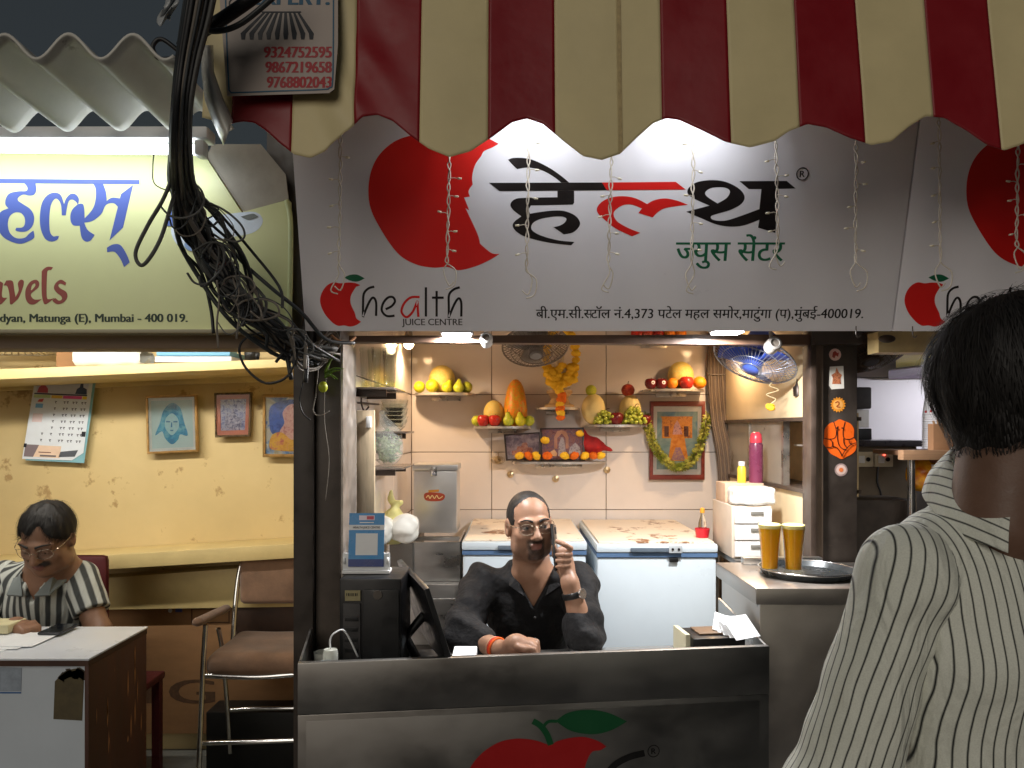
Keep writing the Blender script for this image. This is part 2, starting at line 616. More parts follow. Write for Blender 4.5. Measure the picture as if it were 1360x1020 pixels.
# right wall: cream panels below and above a glazed recess
rw = MB().box(XR, XR + .03, 2.78, YB, ZF, 1.262).build('right_wall', CREAM, stall)
MB().box(XR, XR + .03, 2.78, YB, 1.545, 2.6).build('upper_panel', CREAM, rw, bevel=.003)
MB().box(XR + .17, XR + .19, 2.78, YB, 1.25, 1.56).build('recess_back', M('recess_paint', rgb(196, 172, 132), .6, var=.15, spots=(rgb(110, 86, 60), 9, .66)), rw)
MB().box(XR - .012, XR + .2, 2.78, YB, 1.262, 1.276).build('recess_sill', BROWNMETAL, rw)
MB().box(XR - .012, XR + .2, 2.78, YB, 1.531, 1.545).build('recess_rail', BROWNMETAL, rw)
MB().box(XR - .006, XR + .02, 3.01, 3.03, 1.276, 1.531).build('mullion', SHINYSHELF, rw)
MB().box(XR - .006, XR + .02, 3.45, 3.465, 1.276, 1.531).build('mullion', SHINYSHELF, rw)
frost = M('dusty_glass', (.75, .68, .58), .45, trans=.75, var=.15, scale=8, spots=((.35, .27, .2), 6, .62))
MB().box(XR + .004, XR + .008, 3.03, 3.45, 1.276, 1.531).build('pane', frost, rw)
MB().box(XR + .004, XR + .008, 3.465, YB - .005, 1.276, 1.531).build('pane', frost, rw)
MB().box(XR + .035, XR + .168, 2.8, 3.005, 1.434, 1.440).build('recess_shelf', CHROME, rw)
# pillars
pl = MB().box(-.645, -.587, 2.22, 2.34, ZF, 2.55).build('pillar', BLACKWOOD, stall, bevel=.003)
MB().box(-.585, -.512, 2.245, 2.45, ZF, 2.55).build('pillar_board', M('black_laminate_worn', rgb(72, 63, 56), .45, var=.3, scale=8, bump=.12, spots=(rgb(95, 82, 70), 34, .71)), pl, bevel=.003)
MB().box(-.511, -.505, 2.25, 2.44, ZF, 1.76).build('edge_trim', M('old_alu_trim', (.36, .33, .3), .4, .8, var=.3), pl)
MB().box(-.70, -.60, 2.15, 2.20, 1.762, 2.55).build('gap_cover', BLACKWOOD, pl)  # added dark board, hides the lit partition in the gap between the signs
pr = MB().box(1.128, 1.252, 2.73, 2.80, ZF, 2.55).build('pillar', BLACKWOOD, stall, bevel=.003)
MB().box(1.072, 1.092, 2.70, 2.78, ZF, 2.55).build('frame_profile', BROWNMETAL, pr, bevel=.003)
MB().box(1.096, 1.124, 2.715, 2.78, ZF, 2.55).build('frame_profile', M('frame_profile_light', rgb(104, 90, 78), .38, .3, var=.25, stretch=(1, 1, .2)), pr, bevel=.006)
a, b = W(455, 446, 2.36), W(1076, 444, 2.70)
c, d = W(455, 454, 2.36), W(1076, 458, 2.70)
dy = Vector((0, .05, 0))
MB().hexa([c, d, d + dy, c + dy], [a, b, b + dy, a + dy]).build('beam', M('beam_paint', rgb(92, 70, 56), .45, var=.2), stall)
MB().box(1.072, 1.252, 2.69, 2.729, W(0, 457, 2.69).z, 2.1).build('beam_end', BLACKWOOD, stall)
MB().box(-.7, 1.3, 2.36, YB + .1, 2.6, 2.65).build('ceiling', M('ceiling_board', rgb(220, 205, 180), .7, var=.05), stall)

# ------------------------------------------------------------------ the travel stall next door
YT = 3.25
fT = wallframe(YT)
tst = thing('travel_stall', 'yellow painted travel stall next to the juice stall', 'stall', (-1.6, 3.0, ZF))
MB().box(-3.2, -.62, YT, YT + .1, ZF, 2.5).build('back_wall', YELLOWPAINT, tst)
def tilted(name, y0l, y1l, y0r, y1r, Ya, Yb, mat, xl=-220, xr=402, bevel=.003):
    """a board that runs along the wall, rows given at px 0 and px 395"""
    def row(l, r, x):
        return l + (r - l) * x / 395
    b4 = [W(xl, row(y1l, y1r, xl), Ya), W(xr, row(y1l, y1r, xr), Ya)]
    t4 = [W(xl, row(y0l, y0r, xl), Ya), W(xr, row(y0l, y0r, xr), Ya)]
    k = Vector((0, Yb - Ya, 0))
    return MB().hexa([b4[0], b4[1], b4[1] + k, b4[0] + k], [t4[0], t4[1], t4[1] + k, t4[0] + k]).build(name, mat, tst, bevel=bevel)
tilted('top_shelf', 490, 504, 476, 487, 2.86, YT - .002, YELLOWPLANK)
tilted('wall_strip', 507, 519, 492, 505, YT - .03, YT - .002, YELLOWPLANK)
tilted('ledge', 746, 765, 722, 741, 3.02, YT - .002, YELLOWPLANK)
tilted('plank', 778, 812, 749, 806, 3.14, YT - .002, YELLOWPLANK)
MB().box(-3.2, -.64, 2.14, 2.24, W(0, 463, 2.14).z, W(0, 442, 2.14).z).build('lintel', M('lintel_paint', rgb(128, 108, 88), .6, var=.2, scale=10, stretch=(.3, 1, 3)), tst, bevel=.004)
MB().box(-3.2, -.62, 2.3, YT + .1, 2.3, 2.34).build('ceiling', M('ceiling_cream', rgb(210, 190, 140), .7), tst)
MB().box(-.645, -.60, 2.36, YT, ZF, 2.4).build('partition', YELLOWPAINT, tst)

# ------------------------------------------------------------------ the neighbouring stall on the other side
nst = thing('snack_stall', 'snack stall with a white panelled wall beyond the stickered pillar', 'stall', (1.9, 3.2, ZF))
WP = M('white_panel', rgb(222, 218, 226), .45, var=.04, scale=5)
p = W(1140, 690, 3.5); q = W(1500, 480, 3.5)
MB().box(p.x - .1, q.x, 3.5, 3.55, 1.25, W(0, 502, 3.5).z).build('wall_panel', WP, nst)
MB().box(p.x - .1, q.x, 3.5, 3.55, W(0, 501, 3.5).z, 2.3).build('wall_panel', WP, nst)
MB().box(p.x - .1, q.x, 3.47, 3.54, ZF, 1.25).build('base_cabinet', M('dark_cabinet', rgb(52, 46, 42), .5, var=.25), nst)
MB().box(1.256, 3.2, 2.58, 2.66, W(0, 468, 2.58).z, W(0, 440, 2.58).z).build('lintel', M('beige_lintel', rgb(190, 168, 118), .6, var=.12), nst)
MB().box(1.256, 3.2, 2.66, 3.6, 2.2, 2.24).build('ceiling', M('ceiling_board2', rgb(226, 220, 190), .7), nst)
MB().box(1.262, 1.70, 3.05, 3.40, W(0, 585, 3.05).z - .025, W(0, 585, 3.05).z).build('shelf', M('dark_shelf', rgb(58, 56, 62), .3, var=.2), nst, bevel=.003)
MB().box(1.262, 1.66, 3.09, 3.12, ZF, W(0, 585, 3.05).z - .025).build('shelf_front', M('shelf_front_paint', rgb(112, 100, 84), .6, var=.25, scale=6), nst)
a = W(1170, 489, 3.3); b = W(1300, 470, 2.9)
MB().add([W(1190, 488, 3.45), W(1420, 462, 3.45), W(1420, 440, 2.9), W(1190, 466, 2.9)], [(0, 1, 2, 3)]).build('canopy_sheet', M('yellow_sheet', rgb(222, 206, 120), .6), nst, solid=.004)
MB().add([W(1180, 503, 3.44), W(1420, 500, 3.44), W(1420, 466, 3.3), W(1180, 492, 3.3)], [(0, 1, 2, 3)]).build('crumpled_cover', M('purple_grey_sheet', rgb(120, 108, 124), .4, var=.5, scale=20), nst, solid=.004)

# ------------------------------------------------------------------ lamps (each carries its own light)
def area(name, loc, size, sy, power, col, rot, parent):
    d = bpy.data.lights.new(name, 'AREA'); d.shape = 'RECTANGLE'; d.size = size; d.size_y = sy
    d.energy = power; d.color = col
    o = bpy.data.objects.new(name, d); COL.objects.link(o)
    o.rotation_euler = rot
    place(o, loc, parent)
    return o
def point(name, loc, r, power, col, parent):
    d = bpy.data.lights.new(name, 'POINT'); d.shadow_soft_size = r; d.energy = power; d.color = col
    o = bpy.data.objects.new(name, d); COL.objects.link(o)
    place(o, loc, parent)
    return o
LEDW = M('led_white', (1, 1, 1), .4, emit=9, ecol=(.92, .96, 1.0), var=0)
def led_lamp(px, py, Y, label, power):
    c = W(px, py, Y)
    t = thing('ceiling_lamp', label, 'lamp', c)
    MB().box(c.x - .052, c.x + .052, Y - .045, Y + .045, c.z + .004, c.z + .018).build('housing', WHITEPLASTIC, t, bevel=.003)
    MB().box(c.x - .045, c.x + .045, Y - .038, Y + .038, c.z - .003, c.z + .004).build('diffuser', LEDW, t, bevel=.001)
    MB().tube([(c.x, Y, c.z + .018), (c.x, Y, 2.6)], .006).build('hanger', BLACKPLASTIC, t)
    area('led_light', (c.x, Y, c.z - .008), .09, .07, power, (1, .98, .97), (0, 0, 0), t)
led_lamp(607, 446, 2.44, 'square white led lamp hanging behind the sign above the steel canister', 22)
led_lamp(966, 442, 2.52, 'square white led lamp hanging above the blue fan', 18)
WARM = M('warm_bulb', (1, .8, .5), .4, emit=30, ecol=(1, .66, .34), var=0)
def spot_lamp(x, y, z, label, power):
    t = thing('spot_lamp', label, 'lamp', (x, y, z))
    MB().lathe([(.016, .045), (.02, .02), (.035, .005), (.037, -.01), (.033, -.01), (.03, .004)], 20, (x, y, z)).build('shade', SHINYSHELF, t, smooth=True)
    MB().sph((x, y, z - .012), (.024, .024, .026)).build('bulb', WARM, t, smooth=True)
    MB().tube([(x, y, z + .04), (x, y, 2.6)], .005).build('rod', BROWNMETAL, t)
    d = bpy.data.lights.new('warm_light', 'SPOT'); d.spot_size = R(172); d.spot_blend = .5; d.shadow_soft_size = .018
    d.energy = power; d.color = (1, .70, .42)
    o = bpy.data.objects.new('warm_light', d); COL.objects.link(o)
    place(o, (x, y, z - .045), t)
spot_lamp(-.48, YB - .40, 1.5 + .41, 'warm spot lamp above the shelf of sweet limes', 11.5)
spot_lamp(1.0, YB - .40, 1.5 + .45, 'warm spot lamp above the shelf over the garlanded picture', 11.5)
# short tubes tucked behind the valance that wash the sign
TUBE = M('tube_glow', (1, 1, 1), .4, emit=8, ecol=(.90, .95, 1.0), var=0)
for (xa, xb, pz, lab, pw) in ((648, 760, 128, 'short white tube lamp behind the valance above the big black letters', .46),
                              (868, 980, 128, 'short white tube lamp behind the valance above the last big letter', .46)):
    A, B = W(xa, pz, 1.84), W(xb, pz, 1.84)
    t = thing('tube_lamp', lab, 'lamp', (A + B) / 2)
    MB().tube([A, B], .012, 12).build('tube', TUBE, t, smooth=True, autos=40)
    MB().box(A.x - .02, B.x + .02, 1.80, 1.86, A.z + .016, A.z + .045).build('batten', WHITEPLASTIC, t, bevel=.004)
    MB().box((A.x + B.x) / 2 - .01, (A.x + B.x) / 2 + .01, 1.83, 2.1, A.z + .046, A.z + .06).build('bracket', BROWNMETAL, t)
    area('tube_light', ((A.x + B.x) / 2, 1.83, A.z - .02), B.x - A.x, .03, pw, (.90, .95, 1), (R(28), 0, 0), t)
# long tube over the yellow sign
A, B = W(-160, 194, 2.0), W(262, 199, 2.0)
t = thing('tube_lamp', 'long glowing white tube lamp over the yellow sign', 'lamp', (A + B) / 2)
MB().tube([A, B], .0135, 12).build('tube', M('tube_glow_long', (1, 1, 1), .4, emit=5, ecol=(.86, .93, 1.0), var=0), t, smooth=True, autos=40)
MB().box(A.x, B.x + .03, 1.99, 2.05, A.z + .018, A.z + .05).build('batten', WHITEPLASTIC, t, bevel=.006)
MB().box(B.x - .002, B.x + .022, 1.985, 2.02, B.z - .02, B.z + .022).build('end_cap', WHITEPLASTIC, t, bevel=.004)
area('tube_light', ((A.x + B.x) / 2, 1.98, A.z - .03), B.x - A.x, .03, 1.15, (.86, .93, 1), (R(35), 0, 0), t)
# tube inside the travel stall, up behind its sign
t = thing('tube_lamp', 'tube lamp hanging inside the yellow stall behind its sign', 'lamp', (-1.5, 2.34, 1.9))
MB().tube([(-2.1, 2.40, 1.9), (-.9, 2.40, 1.9)], .013, 12).build('tube', M('tube_glow_warm', (1, 1, 1), .4, emit=8, ecol=(1, .95, .85), var=0), t, smooth=True, autos=40)
MB().box(-2.12, -.88, 2.37, 2.43, 1.92, 2.29).build('batten', WHITEPLASTIC, t, bevel=.006)
area('tube_light', (-1.5, 2.41, 1.88), 1.2, .03, 7.6, (1, .95, .86), (R(45), 0, 0), t)
# lamp inside the snack stall
t = thing('ceiling_lamp', 'white lamp under the ceiling of the snack stall', 'lamp', (2.12, 3.0, 1.75))
MB().box(1.92, 2.32, 2.95, 3.05, 1.76, 1.8).build('housing', WHITEPLASTIC, t, bevel=.004)
MB().box(1.94, 2.30, 2.96, 3.04, 1.75, 1.76).build('diffuser', LEDW, t)
area('led_light', (2.12, 3.0, 1.74), .36, .08, 5, (.95, .95, 1), (R(30), 0, 0), t)
# ------------------------------------------------------------------ the white sign of the juice stall
def tr(pts, ox, oy, s):
    return [(ox + p[0] / s, oy + p[1] / s) + tuple(p[2:]) for p in pts]
SIGNW = M('sign_vinyl_white', rgb(230, 227, 232), .33, var=.03, scale=3, rvar=.06, spots=(rgb(196, 190, 190), 5, .72))
SIGNRED = M('sign_vinyl_red', rgb(214, 30, 26), .4, var=.03, scale=4)
SIGNBLK = M('sign_vinyl_black', rgb(26, 20, 20), .4, var=.1)
SIGNGRN = M('sign_vinyl_green', rgb(24, 98, 66), .4, var=.1)
ks = .266
sf = Frame(W(405, 440, 2.1), (1, 0, 0), (0, -ks, 1))
def sign_board(label, x0, x1):
    c = sf.at(sf.px((x0 + x1) / 2, 440)[0], 0)
    t = thing('sign_board', label, 'sign', c)
    u0, u1 = sf.px(x0, 440)[0], sf.px(x1, 440)[0]
    m = MB().hexa([sf.at(u0, 0, -.035), sf.at(u1, 0, -.035), sf.at(u1, 0, 0), sf.at(u0, 0, 0)],
                  [sf.at(u0, .82, -.035), sf.at(u1, .82, -.035), sf.at(u1, .82, 0), sf.at(u0, .82, 0)])
    m.build('panel', SIGNW, t, bevel=.004)
    return t
def onsign(t, name, mat, outs, lift=.0002):
    m = MB()
    m.flat([[sf.px(*p) for p in o] for o in outs], sf, .0003, lift)
    return m.build(name, mat, t)
BIGAPPLE = tr([(845, 190, 1), (790, 160), (700, 105), (600, 120), (520, 150), (420, 128), (320, 136), (200, 178), (100, 272), (50, 400), (50, 560), (110, 700),
               (220, 860), (330, 930), (440, 952), (530, 948), (600, 968), (700, 945), (790, 905), (850, 868, 1), (800, 862), (730, 805, 1),
               (720, 760), (690, 690), (640, 585, 1), (664, 600, 1), (632, 520, 1), (668, 515, 1), (660, 480), (685, 440, 1), (682, 390), (700, 320),
               (738, 265, 1), (755, 235), (800, 215)], 480, 150, 4.635)
SMALLAPPLE = tr([(425, 178, 1), (380, 160), (320, 156), (262, 162), (200, 155), (140, 190), (100, 260), (97, 330), (130, 410), (190, 480), (240, 510), (290, 508),
                 (340, 517), (390, 505), (430, 478, 1), (392, 450), (378, 405), (345, 330), (345, 270), (370, 220), (390, 190, 1)], 410, 350, 6.18)
LEAF = tr([(290, 115, 1), (340, 93), (400, 92), (460, 122, 1), (400, 148), (340, 140)], 410, 350, 6.18)
HEALTH = [('letter', 0, [(538, 190), (490, 205), (452, 250), (446, 340), (446, 432), (447, 434), (449, 428), (495, 320), (528, 280), (553, 318), (553, 430)]),
          ('letter', 0, [(632, 375), (680, 350), (708, 310), (690, 276), (650, 280), (612, 325), (600, 385), (640, 430), (705, 428)]),
          ('letter', 1, [(910, 275), (840, 278), (785, 325), (762, 395), (802, 440), (852, 398), (889, 316), (892, 310), (893, 318), (896, 380), (900, 438)]),
          ('letter', 0, [(962, 195), (962, 320), (962, 435)]), ('letter', 0, [(1050, 225), (1050, 330), (1050, 435)]), ('crossbar', 0, [(1012, 280), (1060, 280), (1108, 280)]),
          ('letter', 0, [(1240, 195), (1190, 213), (1152, 258), (1150, 350), (1150, 436), (1151, 439), (1153, 433), (1200, 325), (1232, 286), (1252, 322), (1252, 435)])]
def small_logo(t, dx):
    onsign(t, 'apple_emblem', SIGNRED, [[(x + dx, y) for x, y in spline(SMALLAPPLE)]])
    onsign(t, 'leaf_emblem', SIGNGRN, [[(x + dx, y) for x, y in spline(LEAF)]])
    for k, (nm, c, pts) in enumerate(HEALTH):
        uv = [sf.px(410 + x / 6.18 + dx, 350 + y / 6.18) for x, y in pts]
        MB().flat([stroke(uv, .0062)], sf, .0003, .0002 + .0004 * (nm == 'crossbar')).build(nm, SIGNRED if c else SIGNBLK, t)
    m = MB(); u, v = sf.px(534 + dx, 431.8); u2 = sf.px(614 + dx, 431.8)[0]
    text_on(m, 'JUICE CENTRE', sf, u, v, u2 - u, sf.px(534, 423)[1] - v, bold=.0004)
    m.build('lettering', M('sign_vinyl_grey', rgb(70, 62, 62), .4), t)
sb = sign_board('white fascia sign with big red bitten apple and black lettering', 405, 1184.5)
onsign(sb, 'apple_emblem', SIGNRED, [spline(BIGAPPLE)])
onsign(sb, 'leaf_emblem', SIGNGRN, [spline([(632, 148, 1), (650, 128), (690, 122), (690, 150), (672, 166, 1), (650, 160)])])
small_logo(sb, 0)
z1 = lambda p: tr(p, 640, 200, 6.18)
z2 = lambda p: tr(p, 840, 200, 5.667)
onsign(sb, 'vowel_mark', SIGNBLK, [spline(z1([(215, 75, 1), (260, 60), (350, 62), (440, 85), (560, 145), (660, 215), (715, 262, 1), (650, 262, 1), (590, 215), (500, 165), (400, 141), (340, 142), (290, 152, 1), (250, 115)]))])
onsign(sb, 'headline_bar', SIGNBLK, [spline(z1([(60, 265, 1), (985, 262, 1), (1025, 325, 1), (145, 332, 1)]))], .0006)
onsign(sb, 'big_letter', SIGNBLK, [spline(z1([(620, 330, 1), (620, 383, 1), (350, 388), (270, 400), (235, 440), (255, 485), (325, 540, 1), (270, 580), (253, 620), (290, 670), (380, 715),
    (560, 757), (733, 777, 1), (760, 750, 1), (620, 735), (480, 695), (410, 650), (415, 600), (470, 565), (560, 545), (650, 540), (693, 558), (680, 590), (640, 615),
    (587, 628, 1), (672, 687, 1), (750, 670), (800, 620), (800, 575), (760, 530), (680, 497), (590, 492), (470, 505), (395, 518, 1), (385, 485), (402, 450, 1), (745, 443, 1), (757, 430, 1), (757, 330, 1)]))])
onsign(sb, 'headline_bar', SIGNRED, [[(799.4, 242.4), (897.4, 241.5), (910.6, 251.7), (805.9, 252.6)]], .0006)
onsign(sb, 'big_letter', SIGNRED, [spline([(850.4, 309.2, 1), (839.4, 313.8, 1), (818, 303.6), (803.4, 292.2), (793.7, 282.5), (793.7, 274.4), (801.8, 266.3), (814.8, 261.5), (830.9, 260.7), (845.5, 263.9),
    (859.4, 270.9, 1), (868.2, 266.2), (882.4, 263.5), (898.2, 266.2), (913.8, 272, 1), (898.2, 273.8), (882.4, 276.8), (873.5, 282), (866.8, 288.8, 1), (847.9, 282.9, 1), (852.4, 276.8, 1),
    (840, 272), (829.3, 272), (819.6, 276.9), (814.8, 284.1), (819.6, 293.9), (834.2, 302.7)])])
onsign(sb, 'big_letter', SIGNBLK, [spline(z2([(580, 414, 1), (480, 370), (420, 330), (420, 285), (480, 240), (590, 222), (700, 235), (800, 285), (843, 345), (820, 400), (740, 445), (640, 475), (590, 495), (610, 522),
    (700, 527), (820, 490), (955, 440, 1), (970, 290, 1), (875, 290, 1), (805, 230, 1), (1160, 228, 1), (1228, 285, 1), (1100, 288, 1), (1075, 620, 1), (945, 580, 1), (955, 520, 1), (840, 562), (740, 572), (630, 555), (520, 510), (405, 460, 1)])),
    spline(z2([(640, 398, 1), (560, 345), (550, 310), (600, 280), (690, 278), (733, 305), (710, 355)]))])
ring = sf.px(1065.5, 231)
m = MB().flat([circ(*ring, .0165, 28), circ(*ring, .0142, 28)], sf, .0012, .0008)
text_on(m, 'R', sf, ring[0] - .0062, ring[1] - .0078, .0125, .0165, bold=.0006)
m.build('registered_mark', SIGNBLK, sb)
m = MB(); u, v = sf.px(897, 346.5); text_on(m, '~जयुस सेंटर', sf, u, v, sf.px(1040, 346)[0] - u, bold=.0009); m.build('lettering', SIGNGRN, sb)
m = MB(); u, v = sf.px(712, 422.5); text_on(m, 'बी.एम.सी.~सटॉल नं.4,373 पटेल महल समोर,माटुंगा (प),मुंबई-400019.', sf, u, v, sf.px(1146, 422)[0] - u, bold=.0005); m.build('lettering', SIGNBLK, sb)
sb2 = sign_board('end panel of the white fascia sign, partly behind the striped shirt customer', 1186, 1700)
onsign(sb2, 'apple_emblem', SIGNRED, [[(x + 794, y) for x, y in spline(BIGAPPLE)]])
small_logo(sb2, 776)
for px in (1137, 1212):
    p = W(px, 438, 2.07)
    t = MB().tube(curve3([p + Vector((0, 0, .01)), p, p + Vector((.001, 0, -.015)), p + Vector((.006, 0, -.021)), p + Vector((.012, 0, -.016))]), .0016, 6).build('wire_hook', BROWNMETAL, smooth=True)
    tag(t, 'small wire hook under the white sign ' + ('beside the stickered pillar' if px < 1200 else 'near the customer in stripes'), 'hook')

# ------------------------------------------------------------------ the yellow sign of the travel stall
YS = 2.1
yf = wallframe(YS)
SIGNYEL = M('sign_vinyl_yellow', rgb(206, 208, 152), .45, var=.04, scale=4, bump=.15, bscale=5, spots=(rgb(186, 186, 128), 5, .7))
BLUE = M('sign_blue', rgb(62, 84, 158), .45, var=.06, scale=5)
MAROON = M('sign_maroon', rgb(140, 62, 52), .5, var=.08)
ysn = thing('sign_board', 'pale yellow travel stall sign with blue lettering and an aeroplane', 'sign', yf.at(-1.3, .28))
pl_, pr_ = yf.px(-160, 438), yf.px(384, 438)
top = yf.px(0, 195)[1]
m = MB().flat([[(pl_[0], pl_[1]), (pr_[0], pr_[1]), yf.px(383, 265), yf.px(321, 282), yf.px(271, 205), (yf.px(271, 205)[0], top), (pl_[0], top)]], yf, .03, -.03)
m.build('panel', SIGNYEL, ysn)
m = MB().flat([[yf.px(*p) for p in ((273, 207), (322, 281), (382, 263), (378, 230), (345, 190), (280, 190))]], yf, .004, -.012)
m.build('folded_corner', M('sign_back_grey', rgb(150, 142, 128), .6, var=.15), ysn)
m = MB().box(pl_[0], pr_[0] + .008, YS - .02, YS + .03, yf.at(0, pl_[1]).z - .012, yf.at(0, pl_[1]).z - .001)
m.build('bottom_rail', M('sign_rail', rgb(150, 140, 112), .5), ysn, bevel=.002)
m = MB().tube(curve3([W(381, 266, YS - .012), W(386, 300, YS - .012), W(385, 400, YS - .012), W(383, 436, YS - .012)]), .007, 8)
m.build('edge_tube', M('sign_edge', rgb(190, 196, 140), .4), ysn, smooth=True)
def onys(name, mat, outs, lift=.0002):
    return MB().flat([[yf.px(*p) for p in o] for o in outs], yf, .0003, lift).build(name, mat, ysn)
z4 = lambda p: tr(p, 0, 210, 6.18)
onys('headline_bar', BLUE, [spline(z4([(-300, 168, 1), (1145, 180, 1), (1145, 215, 1), (-300, 203, 1)]))], .0006)
onys('big_letter', BLUE, [spline(z4([(195, 200, 1), (290, 203, 1), (298, 260), (280, 300), (240, 308), (190, 300), (150, 325), (150, 350), (190, 378), (250, 420), (280, 480), (270, 550), (230, 595), (180, 605),
    (130, 595), (135, 572, 1), (180, 570), (203, 545), (203, 490), (170, 450), (120, 448), (80, 480), (65, 540), (80, 610), (130, 655), (200, 655), (240, 620), (275, 595, 1), (282, 650), (240, 680), (170, 703), (90, 685),
    (20, 640), (-20, 560), (0, 450), (70, 412, 1), (45, 380), (50, 330), (80, 290), (150, 273), (215, 270), (225, 240)]))])
onys('big_letter', BLUE, [spline(z4([(485, 640, 1), (470, 670), (420, 685), (370, 660), (335, 580), (328, 480), (345, 370), (390, 305), (450, 283), (500, 305), (526, 380, 1), (545, 330), (580, 295), (620, 297), (648, 335), (640, 385, 1),
    (625, 360), (590, 340), (560, 365), (540, 470, 1), (508, 470, 1), (500, 380), (470, 335), (440, 345), (415, 400), (405, 500), (410, 600), (435, 640), (465, 640)]))])
onys('big_letter', BLUE, [spline(z4([(640, 380), (680, 378), (692, 420), (695, 495, 1), (760, 420), (785, 340), (785, 250), (760, 205, 1), (845, 208, 1), (870, 280), (876, 352, 1), (920, 325), (985, 330, 1), (995, 295, 1), (1093, 220, 1),
    (1010, 570, 1), (900, 675, 1), (968, 400, 1), (930, 370), (870, 385), (830, 460), (760, 515), (692, 530, 1), (720, 590), (778, 630, 1), (745, 675), (705, 685), (670, 650), (655, 555, 1), (600, 550), (578, 500), (590, 430)]))])
onys('tail_mark', BLUE, [spline(z4([(878, 735, 1), (930, 708), (990, 715), (1040, 790), (1065, 855, 1), (1018, 895, 1), (990, 830), (940, 770), (880, 773, 1)]))])
z5 = lambda p: tr(p, 0, 340, 5.23)
onys('letter', MAROON, [spline(z5([(-70, 230), (-40, 180), (0, 176), (22, 190, 1), (14, 280), (50, 290, 1), (8, 335), (-20, 330), (-60, 320)]))])
onys('letter', MAROON, [spline(z5([(45, 170, 1), (88, 175), (100, 240), (108, 285, 1), (130, 240), (125, 190), (145, 165), (165, 175), (160, 215), (130, 290), (85, 335, 1), (70, 330), (65, 260), (50, 210), (25, 205, 1)]))])
onys('letter', MAROON, [spline(z5([(290, 300, 1), (240, 335), (200, 330), (178, 290), (180, 230), (210, 180), (250, 165), (272, 185), (265, 220), (217, 262), (224, 290), (247, 303)])),
    spline(z5([(217, 238), (245, 208), (241, 190), (222, 205)]))])
onys('letter', MAROON, [spline(z5([(290, 130), (295, 100), (330, 75), (368, 78, 1), (355, 98, 1), (335, 100), (327, 130), (325, 280), (345, 300), (380, 290, 1), (320, 335), (300, 315), (290, 250)]))])
onys('letter', MAROON, [spline(z5([(460, 185, 1), (455, 205, 1), (420, 192), (405, 205), (420, 225), (460, 250), (468, 285), (445, 320), (400, 335), (365, 310), (385, 292, 1), (410, 310), (430, 300), (425, 280), (390, 250), (375, 220), (390, 185), (425, 165)]))])
m = MB(); u, v = yf.px(-11, 427.5); text_on(m, 'Udyan, Matunga (E), Mumbai - 400 019.', yf, u, v, yf.px(249, 427)[0] - u, .0235, bold=.0014); m.build('lettering', M('sign_dark_green', rgb(28, 48, 34), .5), ysn)
onys('aeroplane_body', M('plane_white', rgb(204, 214, 224), .45, var=.1), [spline([(228, 302), (262, 291), (312, 283), (340, 282), (349, 294), (338, 308), (308, 315), (262, 322), (238, 327)])], .0001)
onys('cockpit_glass', M('plane_glass', rgb(70, 84, 84), .3), [spline([(320, 288, 1), (336, 284), (343, 288, 1), (330, 292)])], .0016)
onys('aeroplane_engine', M('plane_engine', rgb(124, 150, 190), .45, var=.15), [circ(258, 326, 13, 18, 8)], .0016)
onys('aeroplane_tail', M('plane_tail', rgb(78, 104, 168), .45), [[(222, 300), (228, 280), (238, 284), (246, 302)]], .0016)

# ------------------------------------------------------------------ striped awning
AWR = M('awning_red', rgb(132, 14, 24), .42, var=.1, scale=5, bump=.35, bscale=5, bdist=.012, rvar=.15)
AWC = M('awning_cream', rgb(212, 197, 150), .5, var=.07, scale=5, bump=.35, bscale=5, bdist=.012, spots=(rgb(190, 170, 124), 6, .68), rvar=.12)
EDGE = [(262, 150), (300, 160), (318, 157), (334, 159), (350, 170), (372, 190), (390, 204), (412, 209), (432, 200), (455, 174), (480, 153), (500, 149), (520, 158), (545, 180), (570, 198), (597, 209), (625, 200), (655, 178),
        (680, 158), (700, 152), (722, 160), (750, 185), (775, 205), (800, 210), (825, 201), (850, 176), (870, 158), (888, 151), (905, 154), (935, 170), (965, 187), (997, 195), (1030, 186), (1050, 172), (1075, 162), (1100, 167),
        (1130, 182), (1158, 192), (1185, 187), (1210, 166), (1235, 150), (1260, 152), (1290, 170), (1315, 190), (1338, 198), (1365, 188), (1400, 158), (1450, 150), (1500, 190), (1560, 200), (1620, 160)]
ex = np.array([e[0] for e in EDGE], float); ey = np.array([e[1] for e in EDGE], float)
YA = 1.62
aw = thing('awning', 'red and cream striped awning with scalloped lower edge', 'awning', W(700, 200, YA))
def aw_pt(px, t):
    """t 0 at the scalloped edge .. 1 at the roller above the frame"""
    zb = W(px, float(np.interp(px, ex, ey)), YA).z
    x = (px - 680) / F * YA
    zt = 3.05
    z = zb + (zt - zb) * t
    h = z - 2.05
    y = YA + .12 * max(h, 0) + (.9 * (z - 2.52) if z > 2.52 else 0)
    w = .004 * math.sin(x * 7 + z * 3) + .002 * math.sin(x * 19 - z * 5) + .007 * (noise.noise(Vector((x * 2.2, z * 2.2, 4))))
    w += .014 * math.exp(-((x + .36) / .10) ** 2) * noise.noise(Vector((x * 14 + z * 9, z * 7, 1)))
    return Vector((x, y + w, z))
def aw_strip(name, a, b, mat):
    n = max(4, int((b - a) / 4))
    m = MB().grid(lambda u, v: aw_pt(a + (b - a) * u, v ** 1.3), n, 40)
    o = m.build(name, mat, aw, smooth=True, solid=.0016)
bounds = [(263, 303, 0), (303, 386, 1), (386, 469, 0), (469, 557, 1), (557, 648, 0), (648, 738, 1), (738, 825, 0), (825, 882, 0), (882, 972, 1), (972, 1064, 0), (1064, 1150, 1), (1150, 1245, 0), (1245, 1333, 1),
          (1333, 1420, 0), (1420, 1510, 1), (1510, 1600, 0)]
